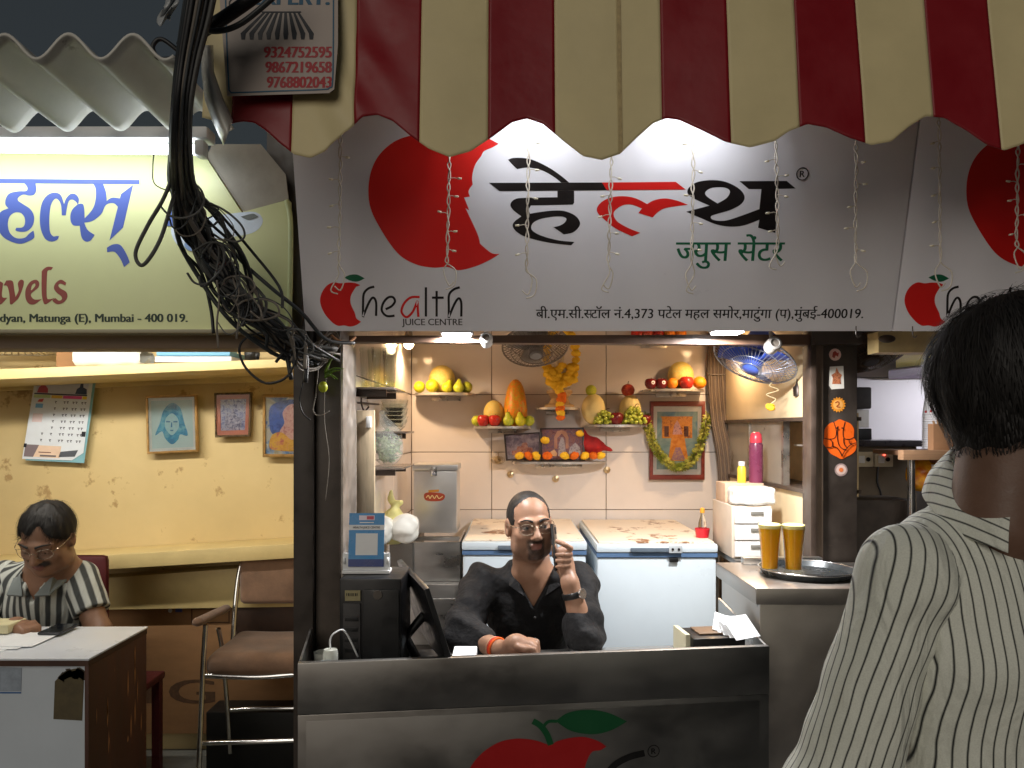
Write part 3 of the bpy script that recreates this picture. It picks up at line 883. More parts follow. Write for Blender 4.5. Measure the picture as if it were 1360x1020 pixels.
for a, b, r in bounds:
    aw_strip('red_strip' if r else 'cream_strip', a, b, AWR if r else AWC)
# stitched seam where two cream widths overlap
m = MB().grid(lambda u, v: aw_pt(823 + 5 * u, v ** 1.3 * .999) + Vector((0, -.004, 0)), 3, 40)
m.build('seam_tape', M('awning_seam', rgb(176, 156, 112), .6, var=.2, scale=90), aw, smooth=True)
# loose clear-white end of the valance that curls down by the cables
FL = [(266, 60), (268, 96), (272, 132), (284, 165), (297, 193)]
FR = [(283, 60), (284, 95), (296, 130), (305, 150), (309, 160)]
def flp(u, v):
    k = u * (len(FL) - 1); i = min(int(k), len(FL) - 2); f = k - i
    l = [FL[i][j] * (1 - f) + FL[i + 1][j] * f for j in (0, 1)]
    r_ = [FR[i][j] * (1 - f) + FR[i + 1][j] * f for j in (0, 1)]
    Y = YA - .02 - .035 * math.sin(v * 3.1)
    return W(l[0] * (1 - v) + r_[0] * v, l[1] * (1 - v) + r_[1] * v, Y)
MB().grid(flp, 16, 10).build('loose_end', M('clouded_plastic', rgb(206, 204, 196), .22, var=.12, scale=12), aw, smooth=True, solid=.001)
# maker's label sewn on the awning
lf = Frame(W(300, 130, YA - .013), (1, .0, 0), (0, .13, 1))
flv = M('label_vinyl', rgb(170, 158, 150), .5, var=.08, scale=6)
lb = thing('maker_label', "maker's label with red phone numbers sewn on the awning", 'label', lf.at(.12, 0))
lab_out = [(302, 128), (437, 124, 0), (444, 119), (449, 60), (449, -60), (290, -60), (292, 0)]
MB().flat([[lf.px(p[0], p[1]) for p in lab_out]], lf, .0012).build('sheet', flv, lb)
INK = M('label_ink', rgb(32, 34, 42), .5); TEAL = M('label_teal', rgb(34, 84, 112), .5); LRED = M('label_red', rgb(160, 26, 36), .5)
br = [(299, -50), (301, 40), (304, 110), (306, 122), (315, 123.5), (370, 121.5), (428, 119.5), (438, 117), (442, 108), (443, 40), (443, -50)]
MB().flat([stroke([lf.px(*p) for p in br], .003, 4)], lf, .0008, .0013).build('border_line', TEAL, lb)
m = MB(); u, v = lf.px(333, 7); text_on(m, 'EXPERT.', lf, u, v, lf.px(437, 7)[0] - u, .040, bold=.002, lift=.0016); m.build('lettering', TEAL, lb)
for txt, x0, x1, yb in (('9324752595', 351, 440, 77), ('9867219658', 353, 440, 97), ('9768802043', 355, 440, 117)):
    m = MB(); u, v = lf.px(x0, yb); text_on(m, txt, lf, u, v, lf.px(x1, yb)[0] - u, .0265, bold=.0016, lift=.0016); m.build('phone_number', LRED, lb)
m = MB()
for k in range(9):
    a0, a1 = 350 + k * 5.6, 350 + k * 5.6 + 3.0
    b0, b1 = 320 + k * 11.3, 320 + k * 11.3 + 6.6
    m.flat([[lf.px(*p) for p in ((a0, 17), (b0, 45), (b0 + 1, 53), (b1 - 1, 53), (b1, 45), (a1, 17))]], lf, .0008, .0013)
m.flat([[lf.px(*p) for p in ((348, 16), (400, 16), (400, 17.5), (348, 17.5))]], lf, .0008, .0015)
m.build('awning_picture', INK, lb)
MB().flat([circ(*lf.px(312, 5), .013, 18), circ(*lf.px(312, 5), .010, 18)], lf, .0008, .0013).build('round_mark', INK, lb)

# ------------------------------------------------------------------ corrugated roof sheet above the yellow sign
cs = []
def corr(u, v):
    x = -1.75 + 1.04 * u
    y = 1.58 + .34 * v
    z = ZC + .80 + .004 * math.sin(x * 5) + .026 * math.sin(x * 2 * math.pi / .135 + .9) - .015 * v
    return Vector((x, y, z))
o = MB().grid(corr, 150, 12).build('corrugated_sheet', M('fibre_sheet', rgb(206, 204, 196), .55, var=.12, scale=5, bump=.12, spots=(rgb(150, 146, 136), 8, .66)), smooth=True, solid=.006)
tag(o, 'white corrugated roof sheet jutting out above the yellow sign', 'roof sheet')

# ------------------------------------------------------------------ fairy light strands in front of the sign
FW = M('fairy_wire', rgb(206, 196, 182), .4, var=.1); FB = M('fairy_bulb', rgb(236, 226, 200), .25, var=.05)
STR = [(452, 176, 388, 'over the small apple emblem of the white sign'), (597, 209, 382, 'in front of the big red apple'), (703, 153, 394, 'in front of the first big black letter'), (812, 206, 386, 'in front of the red letter'),
       (922, 156, 388, 'just before the last big black letter'), (1030, 184, 356, 'crossing the last big black letter'), (1137, 186, 384, 'beside the registered mark'), (1247, 153, 384, 'over the end panel of the sign'),
       (1352, 192, 360, 'over the second big apple')]
for (px, ya, yb, where) in STR:
    YY = 1.925
    rr = random.Random(px)
    root = thing('fairy_light_strand', 'pale unlit fairy light strand hanging ' + where, 'fairy lights', W(px, yb, YY))
    drift = rr.uniform(-4, 4)
    n = int((yb - ya) / 12)
    for s in (0, 1):
        pts = [W(px, ya - 40, YY)]
        for i in range(n + 1):
            f = i / n
            y = ya + (yb - ya - 34) * f
            pts.append(W(px + drift * f + 2.0 * math.sin(i * 1.9 + s * math.pi) + rr.uniform(-.9, .9), y, YY + .004 * math.sin(i + s)))
        e = pts[-1]
        k = 1 if rr.random() < .5 else -1
        pts += [e + Vector((.012 * k + s * .014, 0, -.022)), e + Vector((.002 + s * .02 * k, 0, -.06)), e + Vector((-.014 * k * (1 - s), 0, -.05 - .02 * s))]
        MB().tube(curve3(pts, 4), .0018, 5).build('wire', FW, root, smooth=True)
    for i in range(5):
        f = (i + .6) / 5.2
        y = ya + 14 + (yb - ya - 50) * f
        k = 1 if rr.random() < .55 else -1
        a = W(px + drift * f, y, YY - .003)
        b = a + Vector((k * rr.uniform(.012, .022), -.003, rr.uniform(-.006, .004)))
        o = MB().tube([a, (a + b) / 2 + Vector((0, 0, .002)), b], .0011, 5).build('bulb_stem', FW, root)
        MB().tube([b, b + (b - a).normalized() * .010], [.0032, .0022], 6).build('bulb', FB, o, smooth=True)

# ------------------------------------------------------------------ bundle of cables over the yellow sign
CB = [M('cable_black', rgb(34, 35, 37), .5, var=.2), M('cable_grey', rgb(86, 86, 84), .55, var=.2), M('cable_old', rgb(122, 114, 104), .6, var=.25), M('cable_dark', rgb(54, 58, 60), .45, var=.2)]
cbun = thing('cable_bundle', 'tangled bundle of dark cables hanging in front of the yellow sign', 'cables', W(330, 420, 1.95))
TR = [(276, -60, 1.46), (262, 20, 1.48), (250, 80, 1.50), (242, 140, 1.52), (240, 200, 1.60), (244, 250, 1.76)]
LOW = [(262, 300, 1.90), (292, 350, 1.95), (325, 395, 1.98), (365, 430, 2.02), (400, 456, 2.08), (440, 470, 2.18)]
cr = random.Random(11)
def jit(p, s, r_=cr):
    return (p[0] + r_.gauss(0, s), p[1] + r_.gauss(0, s * .6), p[2] + r_.gauss(0, s * .0016))
for k in range(40):
    off = (max(-20, min(20, cr.gauss(0, 11))), cr.uniform(-.02, .02))
    pts = [(p[0] + off[0] * (.8 + .2 * math.cos(i)), p[1], p[2] + off[1]) for i, p in enumerate(TR)]
    sc_ = cr.uniform(.5, 2.3)
    stop = cr.choice([3, 5, 6, 6, 6, 6])
    pts += [jit((p[0] + off[0] * sc_, p[1] + off[0] * -.5 * sc_, p[2]), 8) for p in LOW[:stop]]
    if stop < 6:
        e = pts[-1]; pts += [(e[0] + cr.uniform(-14, 10), e[1] + cr.uniform(18, 50), e[2] - .01)]
    MB().tube(curve3([W(*p) for p in pts], 5), cr.uniform(.003, .0068), 6).build('cable', cr.choice(CB), cbun, smooth=True)
for k in range(24):     # loose loops
    a = cr.choice([(250, 250, 1.76), (262, 280, 1.84), (285, 330, 1.90), (310, 375, 1.93), (340, 405, 1.96), (388, 445, 2.02)])
    w_, h_ = cr.uniform(8, 44), cr.uniform(20, 80)
    an = cr.uniform(-.6, .9)
    pts = []
    for i in range(9):
        t_ = -1.1 + i / 8 * 5.2
        x, y = w_ * math.sin(t_) * .7, h_ * (1 - math.cos(t_)) * .5
        pts.append((a[0] + x * math.cos(an) + y * math.sin(an) + cr.uniform(-2, 2), a[1] + y * math.cos(an) - x * math.sin(an) * .5 - 8, a[2] - .015 + cr.uniform(-.01, .01)))
    MB().tube(curve3([W(*p) for p in pts], 5), cr.uniform(.0012, .0030), 6).build('cable', cr.choice(CB), cbun, smooth=True)
def cab(pts, r_, mat):
    MB().tube(curve3([W(*p) for p in pts], 7), r_, 8).build('cable', mat, cbun, smooth=True)
cab([(236, 215, 1.74), (218, 262, 1.74), (196, 300, 1.74), (180, 336, 1.74), (190, 352, 1.74), (212, 320, 1.74), (228, 270, 1.76), (240, 232, 1.76)], .0046, CB[1])
cab([(386, 496, 2.1), (372, 506, 2.1), (350, 508, 2.1), (326, 488, 2.1), (318, 462, 2.1), (332, 446, 2.1), (362, 442, 2.05), (392, 450, 2.08)], .0036, CB[0])
cab([(242, 60, 1.64), (268, 42, 1.57), (300, 22, 1.55), (340, -6, 1.54), (370, -30, 1.54)], .013, CB[0])
cab([(248, 18, 1.60), (262, 36, 1.56), (290, 41, 1.54), (322, 30, 1.54), (366, -6, 1.54)], .006, CB[3])
cab([(240, 70, 1.66), (215, 52, 1.66), (203, 62, 1.66), (212, 78, 1.66), (238, 76, 1.66)], .005, CB[0])
cab([(288, 372, 1.92), (291, 400, 1.92), (288, 430, 1.92), (290, 462, 1.92)], .0026, CB[2])
cab([(205, 200, 1.78), (203, 222, 1.78), (206, 245, 1.78), (232, 256, 1.8)], .0014, CB[0])
for k in range(7):
    y = 442 + k * 6
    cab([(372 + k * 3, 432 + k * 3, 2.03), (396, y + 10, 2.08), (420, y + 6 + cr.uniform(-6, 14), 2.15), (440, y - 6, 2.2), (452, 452 + k, 2.21)], cr.uniform(.002, .0034), CB[cr.choice([1, 2, 2])])
cab([(424, 470, 2.19), (420, 520, 2.19), (416, 545, 2.19), (424, 552, 2.19), (438, 546, 2.2)], .0016, CB[2])
cab([(404, 500, 2.16), (398, 530, 2.16), (402, 548, 2.16), (412, 558, 2.16)], .0022, CB[0])
# a twist of clear plastic tied to the trunk
def tw(u, v):
    return W(214 + 18 * v + 6 * math.sin(u * 5), -12 + 42 * u + 5 * math.sin(v * 6), 1.60 + .01 * math.sin(u * 9 + v * 7))
MB().grid(tw, 10, 8).build('plastic_wrap', M('clear_wrap', rgb(190, 194, 196), .15, var=.2, trans=.3), cbun, smooth=True, solid=.001)
o = MB().tube(curve3([W(440, 445, 2.19), W(449, 452, 2.19), W(462, 455, 2.2), W(472, 448, 2.3)]), .0034, 8).build('orange_cable', M('cable_peach', rgb(214, 160, 120), .45), smooth=True)
tag(o, 'short peach coloured cable above the pillar of the juice stall', 'cable')

# ------------------------------------------------------------------ lime and chilli charm
Yc = 2.19
cc = W(429, 514, Yc)
ch = thing('lime_chilli_charm', 'lime and green chilli charm hanging on the dark pillar', 'charm', cc)
MB().tube(curve3([W(436, 450, 2.19), W(438, 480, Yc), W(432, 510, Yc), W(431, 560, Yc), W(437, 610, Yc), W(432, 665, Yc)]), .0013, 6).build('thread', CB[2], ch, smooth=True)
MB().sph(cc, (.0135, .0135, .0165)).build('lime', M('lime_skin', rgb(168, 176, 40), .4, bump=.2, bscale=200), ch, smooth=True)
chm = M('green_chilli', rgb(96, 128, 36), .3, var=.2)
for k, (dx, dy_, ln) in enumerate(((22, -6, 1), (18, 10, -1), (14, 14, -1.2), (26, 4, .6), (16, -12, 1.2))):
    a = W(431, 502 - 2 * k, Yc - .006)
    b = W(431 + dx, 498 + dy_ - 4 * k, Yc - .01); mid = (a + b) / 2 + Vector((0, 0, .008))
    MB().tube(curve3([a, mid, b]), [.0022, .0032, .0036, .0036, .0036, .0035, .0034, .003, .0026, .002, .0015, .001, .0006], 7).build('chilli', chm, ch, smooth=True)
# ------------------------------------------------------------------ wall shelves and fruit
def wall_shelf(px0, px1, py, label, depth=.19, Yref=3.78):
    x0, x1 = (px0 - 680) / F * Yref, (px1 - 680) / F * Yref
    z = ZC - (py - HOR) / F * Yref
    cx, hw = (x0 + x1) / 2, (x1 - x0) / 2
    n = 24
    pts = [(cx - hw, YB - .001)] + [(cx - hw * math.cos(math.pi * i / n), YB - .045 - (depth - .045) * math.sin(math.pi * i / n) ** .7) for i in range(n + 1)] + [(cx + hw, YB - .001)]
    m = MB(); k = len(pts)
    m.add([(x, y, z) for x, y in pts] + [(x, y, z - .012) for x, y in pts], [tuple(range(k)), tuple(reversed(range(k, 2 * k)))] + [(i, k + i, k + (i + 1) % k, (i + 1) % k) for i in range(k)])
    t = thing('wall_shelf', label, 'shelf', (cx, YB - .05, z - .012), 'steel shelves on the tiled wall')
    m.build('plate', M('shelf_plate', (.50, .46, .42), .32, .55, var=.2, scale=14), t, smooth=True, autos=30)
    MB().box(cx - hw * .5, cx + hw * .5, YB - .012, YB - .002, z - .035, z - .0125).build('bracket', SHINYSHELF, t, bevel=.002)
    return z
zA = wall_shelf(549, 630, 522, 'wall shelf holding sweet limes and a round melon')
zB = wall_shelf(628, 706, 566, 'wall shelf holding a papaya, red apples and green pears')
zC = wall_shelf(712, 771, 541, 'small wall shelf under the garlanded idol', .17)
zD = wall_shelf(780, 862, 564, 'wall shelf holding two pale melons and grapes')
zE = wall_shelf(856, 938, 517, 'wall shelf of apples and oranges above the garlanded picture')
zF_ = wall_shelf(680, 808, 613, 'long wall shelf holding framed pictures and marigolds', .16)
zG = wall_shelf(838, 910, 450, 'high wall shelf of red and orange fruit behind the beam', .15)

_MESH = {}
def lathe_mesh(key, prof, n=24, wob=None):
    if key not in _MESH:
        m = MB().lathe(prof, n, wob=wob)
        me = bpy.data.meshes.new(key); me.from_pydata(m.v, [], m.f)
        bm = bmesh.new(); bm.from_mesh(me); bmesh.ops.remove_doubles(bm, verts=bm.verts, dist=1e-5); bmesh.ops.recalc_face_normals(bm, faces=bm.faces); bm.to_mesh(me); bm.free()
        me.shade_smooth(); _MESH[key] = me
    return _MESH[key]
def ball(n=14, rz=1.):
    return [(math.sin(math.pi * i / n), rz * -math.cos(math.pi * i / n)) for i in range(n + 1)]
APPLE = [(0, -.80), (.22, -.88), (.5, -.86), (.78, -.62), (.96, -.2), (1, .15), (.93, .5), (.72, .76), (.45, .84), (.2, .76), (.06, .62), (0, .56)]
PEAR = [(0, -1), (.4, -.98), (.78, -.75), (.97, -.3), (.95, .1), (.75, .5), (.52, .8), (.42, 1.1), (.36, 1.3), (.2, 1.42), (0, 1.4)]
MELON = ball(18, 1.08)
PAPAYA = [(0, -1.), (.45, -.97), (.8, -.7), (.98, -.25), (1., .2), (.92, .8), (.8, 1.4), (.66, 1.9), (.45, 2.25), (.22, 2.45), (0, 2.5)]
FM = {'lime': M('sweet_lime_skin', rgb(214, 196, 34), .38, var=.12, bump=.25, bscale=260, col2=rgb(170, 178, 38)),
      'green': M('green_fruit_skin', rgb(160, 178, 44), .36, var=.15, bump=.15, bscale=220, col2=rgb(196, 190, 60)),
      'apple': M('red_apple_skin', rgb(158, 26, 26), .26, var=.3, scale=30, stretch=(3, 3, .6), col2=rgb(196, 60, 40)),
      'dark': M('dark_apple_skin', rgb(104, 24, 26), .26, var=.3, scale=30, stretch=(3, 3, .6)),
      'orange': M('orange_skin', rgb(230, 130, 20), .42, var=.06, bump=.3, bscale=300),
      'melon': M('melon_skin', rgb(228, 190, 86), .5, var=.1, scale=30, bump=.35, bscale=110, col2=rgb(214, 196, 120)),
      'pale': M('pale_melon_skin', rgb(226, 202, 134), .5, var=.1, scale=30, bump=.3, bscale=110),
      'papaya': M('papaya_skin', rgb(228, 130, 30), .42, var=.14, scale=12, col2=rgb(206, 160, 46)),
      'pom': M('pomegranate_skin', rgb(164, 40, 34), .38, var=.25, scale=18, col2=rgb(190, 84, 50))}
STEM = M('fruit_stem', rgb(84, 60, 30), .8)
def fruit(kind, px, z, r, label, Y=3.78, mat=None, tilt=(0, 0), stem=True, rz=1., base=None):
    prof, key, nm, cat = {'lime': (ball(14, 1.02), 'lime', 'sweet_lime', 'fruit'), 'green': (PEAR, 'pear', 'green_pear', 'fruit'), 'apple': (APPLE, 'apple', 'apple', 'apple'),
                          'orange': (ball(14, .95), 'orange', 'orange', 'orange'), 'melon': (MELON, 'melon', 'melon', 'melon'), 'papaya': (PAPAYA, 'papaya', 'papaya', 'papaya'),
                          'pom': (ball(14, .95), 'pom', 'pomegranate', 'pomegranate')}[kind]
    wob = (lambda t, z_: 1 + .03 * math.cos(5 * t)) if kind in ('apple', 'papaya') else ((lambda t, z_: 1 + .012 * math.cos(10 * t)) if kind == 'melon' else None)
    me = lathe_mesh(key, prof, 24, wob)
    low = -prof[0][1] if kind not in ('apple',) else .88
    c = Vector(((px - 680) / F * Y, Y, z + r * low * rz))
    mt = FM[mat or kind]
    mk = key + mt.name
    if mk not in _MESH:
        m2 = me.copy(); m2.materials.append(mt); _MESH[mk] = m2
    o = bpy.data.objects.new(nm, _MESH[mk]); COL.objects.link(o)
    o.scale = (r, r, r * rz)
    o.rotation_euler = (tilt[0], tilt[1], rnd.uniform(0, 6))
    place(o, c, None)
    tag(o, label, cat, None)
    if stem:
        topz = prof[-1][1] * 1.0
        key2 = 'stem' + key
        if key2 not in _MESH:
            m = MB().tube(curve3([(0, 0, topz - .12), (.03, 0, topz + .2), (.14, 0, topz + .42)], 3), .05, 6)
            s = bpy.data.meshes.new('stalk'); s.from_pydata(m.v, [], m.f); s.materials.append(STEM); _MESH[key2] = s
        so = bpy.data.objects.new('stalk', _MESH[key2]); COL.objects.link(so); so.parent = o
    return o
# shelf A
fruit('melon', 587, zA, .066, 'round yellow melon behind the sweet limes', 3.81, stem=False)
fruit('lime', 557, zA, .029, 'yellow sweet lime at the open end of the sweet lime shelf', 3.76, stem=False)
fruit('lime', 574, zA, .033, 'large yellow sweet lime in front of the round melon', 3.745, stem=False)
fruit('green', 594, zA, .027, 'yellow pear with long stalk in front of the round melon', 3.74, mat='lime', tilt=(.1, .35))
fruit('green', 609, zA, .028, 'greenish yellow pear next to the long stalked pear', 3.75, tilt=(.1, -.1))
fruit('lime', 620, zA, .029, 'sweet lime half hidden behind the greenish pear', 3.79, mat='green', stem=False)
# shelf B
fruit('melon', 656, zB, .053, 'yellow melon behind the two red apples', 3.83, stem=False, rz=1.15)
fruit('papaya', 685, zB, .061, 'tall orange papaya standing on end', 3.825, stem=False, rz=1.12)
fruit('lime', 633, zB, .026, 'small green lime beside the two red apples', 3.77, mat='green', stem=False)
fruit('apple', 642, zB, .032, 'red apple next to the small green lime', 3.74)
fruit('apple', 657, zB, .032, 'red apple next to the green pears', 3.735)
fruit('green', 675, zB, .029, 'green pear with curved stalk below the papaya', 3.735, tilt=(0, -.1))
fruit('green', 691, zB, .029, 'yellowish green pear with curved stalk below the papaya', 3.735, tilt=(0, .1), mat='lime')
fruit('lime', 703, zB, .026, 'green lime at the end of the papaya shelf', 3.765, mat='green', stem=False)
# shelf D
fruit('melon', 788, zD, .060, 'pale oval melon with a lime on top', 3.80, mat='pale', stem=False, rz=1.2)
fruit('lime', 785, zD + .060 * 2.4, .028, 'yellow green lime balanced on the pale oval melon', 3.80, mat='green', stem=False)
fruit('melon', 837, zD, .056, 'pale melon with a pomegranate on top', 3.825, mat='pale', stem=False, rz=1.25)
fruit('pom', 834, zD + .056 * 2.55, .034, 'red pomegranate balanced on the pale melon', 3.825)
fruit('apple', 818.5, zD, .035, 'dark red apple between two bunches of grapes', 3.735, mat='dark')
fruit('apple', 857, zD, .028, 'small dark apple at the end of the grape shelf', 3.76, mat='dark')
def grapes(px, z, w, h, Y, label):
    c = Vector(((px - 680) / F * Y, Y, z))
    t = thing('grape_bunch', label, 'grapes', c)
    m = MB(); rr = random.Random(px)
    pts = []
    for _ in range(900):
        x, y, zz = rr.uniform(-w, w), rr.uniform(-.032, .03), rr.uniform(.009, h)
        if abs(x) > w * (1 - (zz / h) ** 2 * .75):
            continue
        p = Vector((x, y, zz))
        if all((p - q).length > .0155 for q in pts):
            pts.append(p)
    for p in pts:
        m.sph(c + p, .0098, 8, 6)
    m.build('grapes', M('grape_skin', rgb(186, 190, 70), .25, var=.25, scale=40, trans=.1), t, smooth=True, kind='stuff')
    MB().tube(curve3([c + Vector((0, 0, h * .8)), c + Vector((.01, 0, h + .012)), c + Vector((.025, 0, h + .014))], 4), .0022, 6).build('stalk', STEM, t)
grapes(803, zD, .055, .065, 3.745, 'yellow green grape bunch below the oval melon')
grapes(842, zD, .056, .088, 3.745, 'green grape bunch in front of the pomegranate melon')
# shelf E
fruit('melon', 904, zE, .066, 'round yellow melon on the shelf above the garlanded picture', 3.82, stem=False)
for px, lab in ((864, 'red apple with white sticker at the end of the shelf above the picture'), (878, 'red apple with white sticker next to an orange')):
    o = fruit('apple', px, zE, .030, lab, 3.75, mat='dark')
    s = MB().flat([circ(0, 0, .32, 14)], Frame((.28, -.93, .15), (1, .2, 0), (0, 0, 1)), .03)
    me = bpy.data.meshes.new('sticker'); me.from_pydata(s.v, [], s.f); me.materials.append(WHITEPLASTIC)
    so = bpy.data.objects.new('sticker', me); COL.objects.link(so); so.parent = o
    o.rotation_euler = (0, 0, 0)
fruit('orange', 893, zE, .029, 'small orange between two red apples', 3.75, stem=False)
fruit('apple', 911.5, zE, .035, 'bright red apple in front of the yellow melon', 3.735)
fruit('orange', 929, zE, .033, 'orange at the end of the shelf above the picture', 3.745, stem=False)
for i, (px, k) in enumerate(((846, 'apple'), (860, 'pom'), (874, 'apple'), (889, 'orange'), (904, 'orange'))):
    fruit(k, px, zG, .030, ['first red apple on the high shelf behind the beam', 'pomegranate on the high shelf behind the beam', 'red apple between pomegranate and orange on the high shelf',
                            'orange next to the red apple on the high shelf', 'orange at the end of the high shelf behind the beam'][i], 3.80, stem=False)

# ------------------------------------------------------------------ marigolds, idol and pictures
MY = M('marigold_yellow', rgb(250, 200, 44), .7, var=.25, scale=90, bump=.6, bscale=160)
MO = M('marigold_orange', rgb(232, 112, 14), .7, var=.25, scale=90, bump=.6, bscale=160)
def marigold(c, r, mat, parent=None, label=None):
    key = 'mg' + mat.name
    if key not in _MESH:
        m = MB(); rr = random.Random(5)
        prof = ball(9, .72)
        m.lathe(prof, 18, wob=lambda t, z: 1 + .10 * math.sin(9 * t + z * 7) + .06 * math.sin(14 * t - z * 19))
        for k in range(46):   # petal tips
            th, ph = rr.uniform(0, 6.28), rr.uniform(-.5, 1.2)
            d = Vector((math.cos(th) * math.cos(ph), math.sin(th) * math.cos(ph), math.sin(ph) * .75))
            s = Vector((-math.sin(th), math.cos(th), 0)) * .16
            u = d.cross(s).normalized() * .1
            m.add([d * .82 - s, d * .82 + s, d * 1.14 + s * .7 + u, d * 1.14 - s * .7 + u], [(0, 1, 2, 3)])
        me = bpy.data.meshes.new('marigold'); me.from_pydata(m.v, [], m.f); me.materials.append(mat); me.shade_smooth(); _MESH[key] = me
    o = bpy.data.objects.new('marigold', _MESH[key]); COL.objects.link(o)
    o.scale = (r, r, r); o.rotation_euler = (rnd.uniform(-.5, .9), rnd.uniform(-.4, .4), rnd.uniform(0, 6))
    place(o, c, parent)
    if label:
        tag(o, label, 'flower', 'marigolds in a row on the picture shelf')
    return o
# the idol: a small white seated figure on a stone pedestal
ic = Vector(((743 - 680) / F * 3.80, 3.80, zC))
idol = thing('idol', 'small white seated idol on a carved pedestal under marigold garland', 'idol', ic)
MB().lathe([(.075, 0), (.075, .012), (.055, .02), (.042, .045), (.052, .062), (.066, .072), (.066, .085)], 28, ic).build('pedestal', M('pedestal_stone', rgb(176, 142, 98), .6, var=.2), idol, smooth=True, autos=35)
def f_idol(P):
    q = P - np.array(ic) - np.array((0, 0, .085))
    d = d_ell(q, (0, 0, .03), (.062, .045, .03))
    d = smin(d, d_ell(q, (0, .005, .085), (.036, .03, .055)), .02)
    d = smin(d, d_ell(q, (0, 0, .165), (.026, .026, .032)), .012)
    d = smin(d, d_cap(q, (0, .0, .19), (0, .0, .225), .02, .006), .012)
    for s in (-1, 1):
        d = smin(d, d_cap(q, (s * .035, 0, .12), (s * .058, -.01, .075), .014, .011), .01)
        d = smin(d, d_cap(q, (s * .058, -.01, .075), (s * .03, -.035, .055), .011, .009), .01)
    return d
surf_obj('figure', f_idol, ic + Vector((-.09, -.07, .08)), ic + Vector((.09, .07, .34)), .006, M('idol_marble', rgb(226, 214, 196), .35, var=.1), idol)
gar = thing('marigold_garland', 'marigold garland looped over the white idol', 'garland', ic + Vector((0, -.06, .02)))
gp = []
for i in range(26):
    t_ = i / 26 * 2 * math.pi
    gp.append((745 + 20 * math.sin(t_), 474 - 38 * math.cos(t_), 3.745, MY))
for i in range(34):
    a_, r_ = rnd.uniform(0, 6.28), rnd.random() ** .5
    gp.append((745 + 19 * r_ * math.cos(a_), 499 + 17 * r_ * math.sin(a_), 3.735 - rnd.uniform(0, .025), MY))
for i in range(8):
    gp.append((745 + rnd.uniform(-2, 2), 514 + i * 5.8, 3.690, MO if i in (2, 3, 5, 7) else MY))
for (px, py, Y, mt) in gp:
    marigold(W(px, py, Y), rnd.uniform(.020, .025), mt, gar)

def PR(name, cols, scale=12., rough=.25, stretch=(1, 1, 1)):
    """printed picture: colour patches from a stepped noise"""
    if name in MATS:
        return MATS[name]
    m = bpy.data.materials.new(name); m.use_nodes = True
    t = m.node_tree; N, L = t.nodes, t.links
    b = N['Principled BSDF']; b.inputs['Roughness'].default_value = rough
    tc = N.new('ShaderNodeTexCoord'); mp = N.new('ShaderNodeMapping'); mp.inputs['Scale'].default_value = stretch
    n = N.new('ShaderNodeTexNoise'); n.inputs['Scale'].default_value = scale; n.inputs['Detail'].default_value = 3
    n.inputs['Distortion'].default_value = .8
    r = N.new('ShaderNodeValToRGB')
    el = r.color_ramp.elements
    el[0].position = .32; el[0].color = (*cols[0], 1)
    el[1].position = .68; el[1].color = (*cols[-1], 1)
    for i, c in enumerate(cols[1:-1]):
        e = el.new(.32 + .36 * (i + 1) / (len(cols) - 1)); e.color = (*c, 1)
    L.new(tc.outputs['Object'], mp.inputs[0]); L.new(mp.outputs[0], n.inputs['Vector']); L.new(n.outputs['Fac'], r.inputs[0]); L.new(r.outputs[0], b.inputs['Base Color'])
    MATS[name] = m
    return m
def picture(label, quad, Y, bar, framem, printm, lean=.0, shapes=(), matw=0., matm=None, thick=.018):
    """a framed picture: quad = px corners tl, tr, br, bl at depth Y; shapes = (name, material, px outline)"""
    fr = Frame(W(quad[3][0], quad[3][1], Y), (1, 0, 0), (0, lean, 1))
    q = [Vector(fr.px(*p)) for p in quad]
    cen = sum(q, Vector((0, 0))) / 4
    def inset(k):
        return [c + (cen - c).normalized() * k * 1.414 for c in q]
    tl = lambda a: [(p.x, p.y) for p in a]
    t = thing('framed_picture', label, 'picture', fr.at((q[2].x + q[3].x) / 2, 0))
    MB().flat([tl(q), tl(inset(bar))], fr, thick, -.004).build('frame', framem, t, bevel=.0015, seg=1)
    if matw:
        MB().flat([tl(inset(bar * .9)), tl(inset(bar + matw))], fr, .004, .002).build('mount', matm, t)
    MB().flat([tl(inset((bar + matw) * .96))], fr, .002, .001).build('print', printm, t)
    for i, (nm, mt, out) in enumerate(shapes):
        MB().flat([[fr.px(*p) for p in out]], fr, .0006, .0032 + .0004 * i).build(nm, mt, t)
    MB().flat([tl(inset(bar * .95))], fr, .0012, .0085).build('glazing', M('picture_glass', (1, 1, 1), .04, trans=1., var=0, rvar=0, ior=1.3), t)
    return t, fr
DKFR = M('dark_frame', rgb(46, 32, 30), .4, var=.2); MHFR = M('mahogany_frame', rgb(112, 44, 32), .4, var=.25, stretch=(1, 1, 4))
picture('small dark framed picture of a domed shrine on the picture shelf', [(669, 577), (718, 574), (718, 611), (672, 612)], 3.765, .008, DKFR,
        PR('print_shrine_sky', [rgb(110, 98, 118), rgb(150, 132, 144), rgb(190, 172, 176)], 30), .12,
        [('printed_building', PR('print_shrine', [rgb(140, 70, 52), rgb(190, 128, 110), rgb(206, 160, 140)], 60), [(680, 605), (680, 599), (686, 598), (687, 593), (692, 593), (694, 588), (700, 588), (701, 594), (707, 595), (708, 605)]),
         ('printed_ground', PR('print_pale', [rgb(150, 142, 160), rgb(186, 178, 190)], 60), [(674, 610), (674, 605), (713, 604), (714, 609)])])
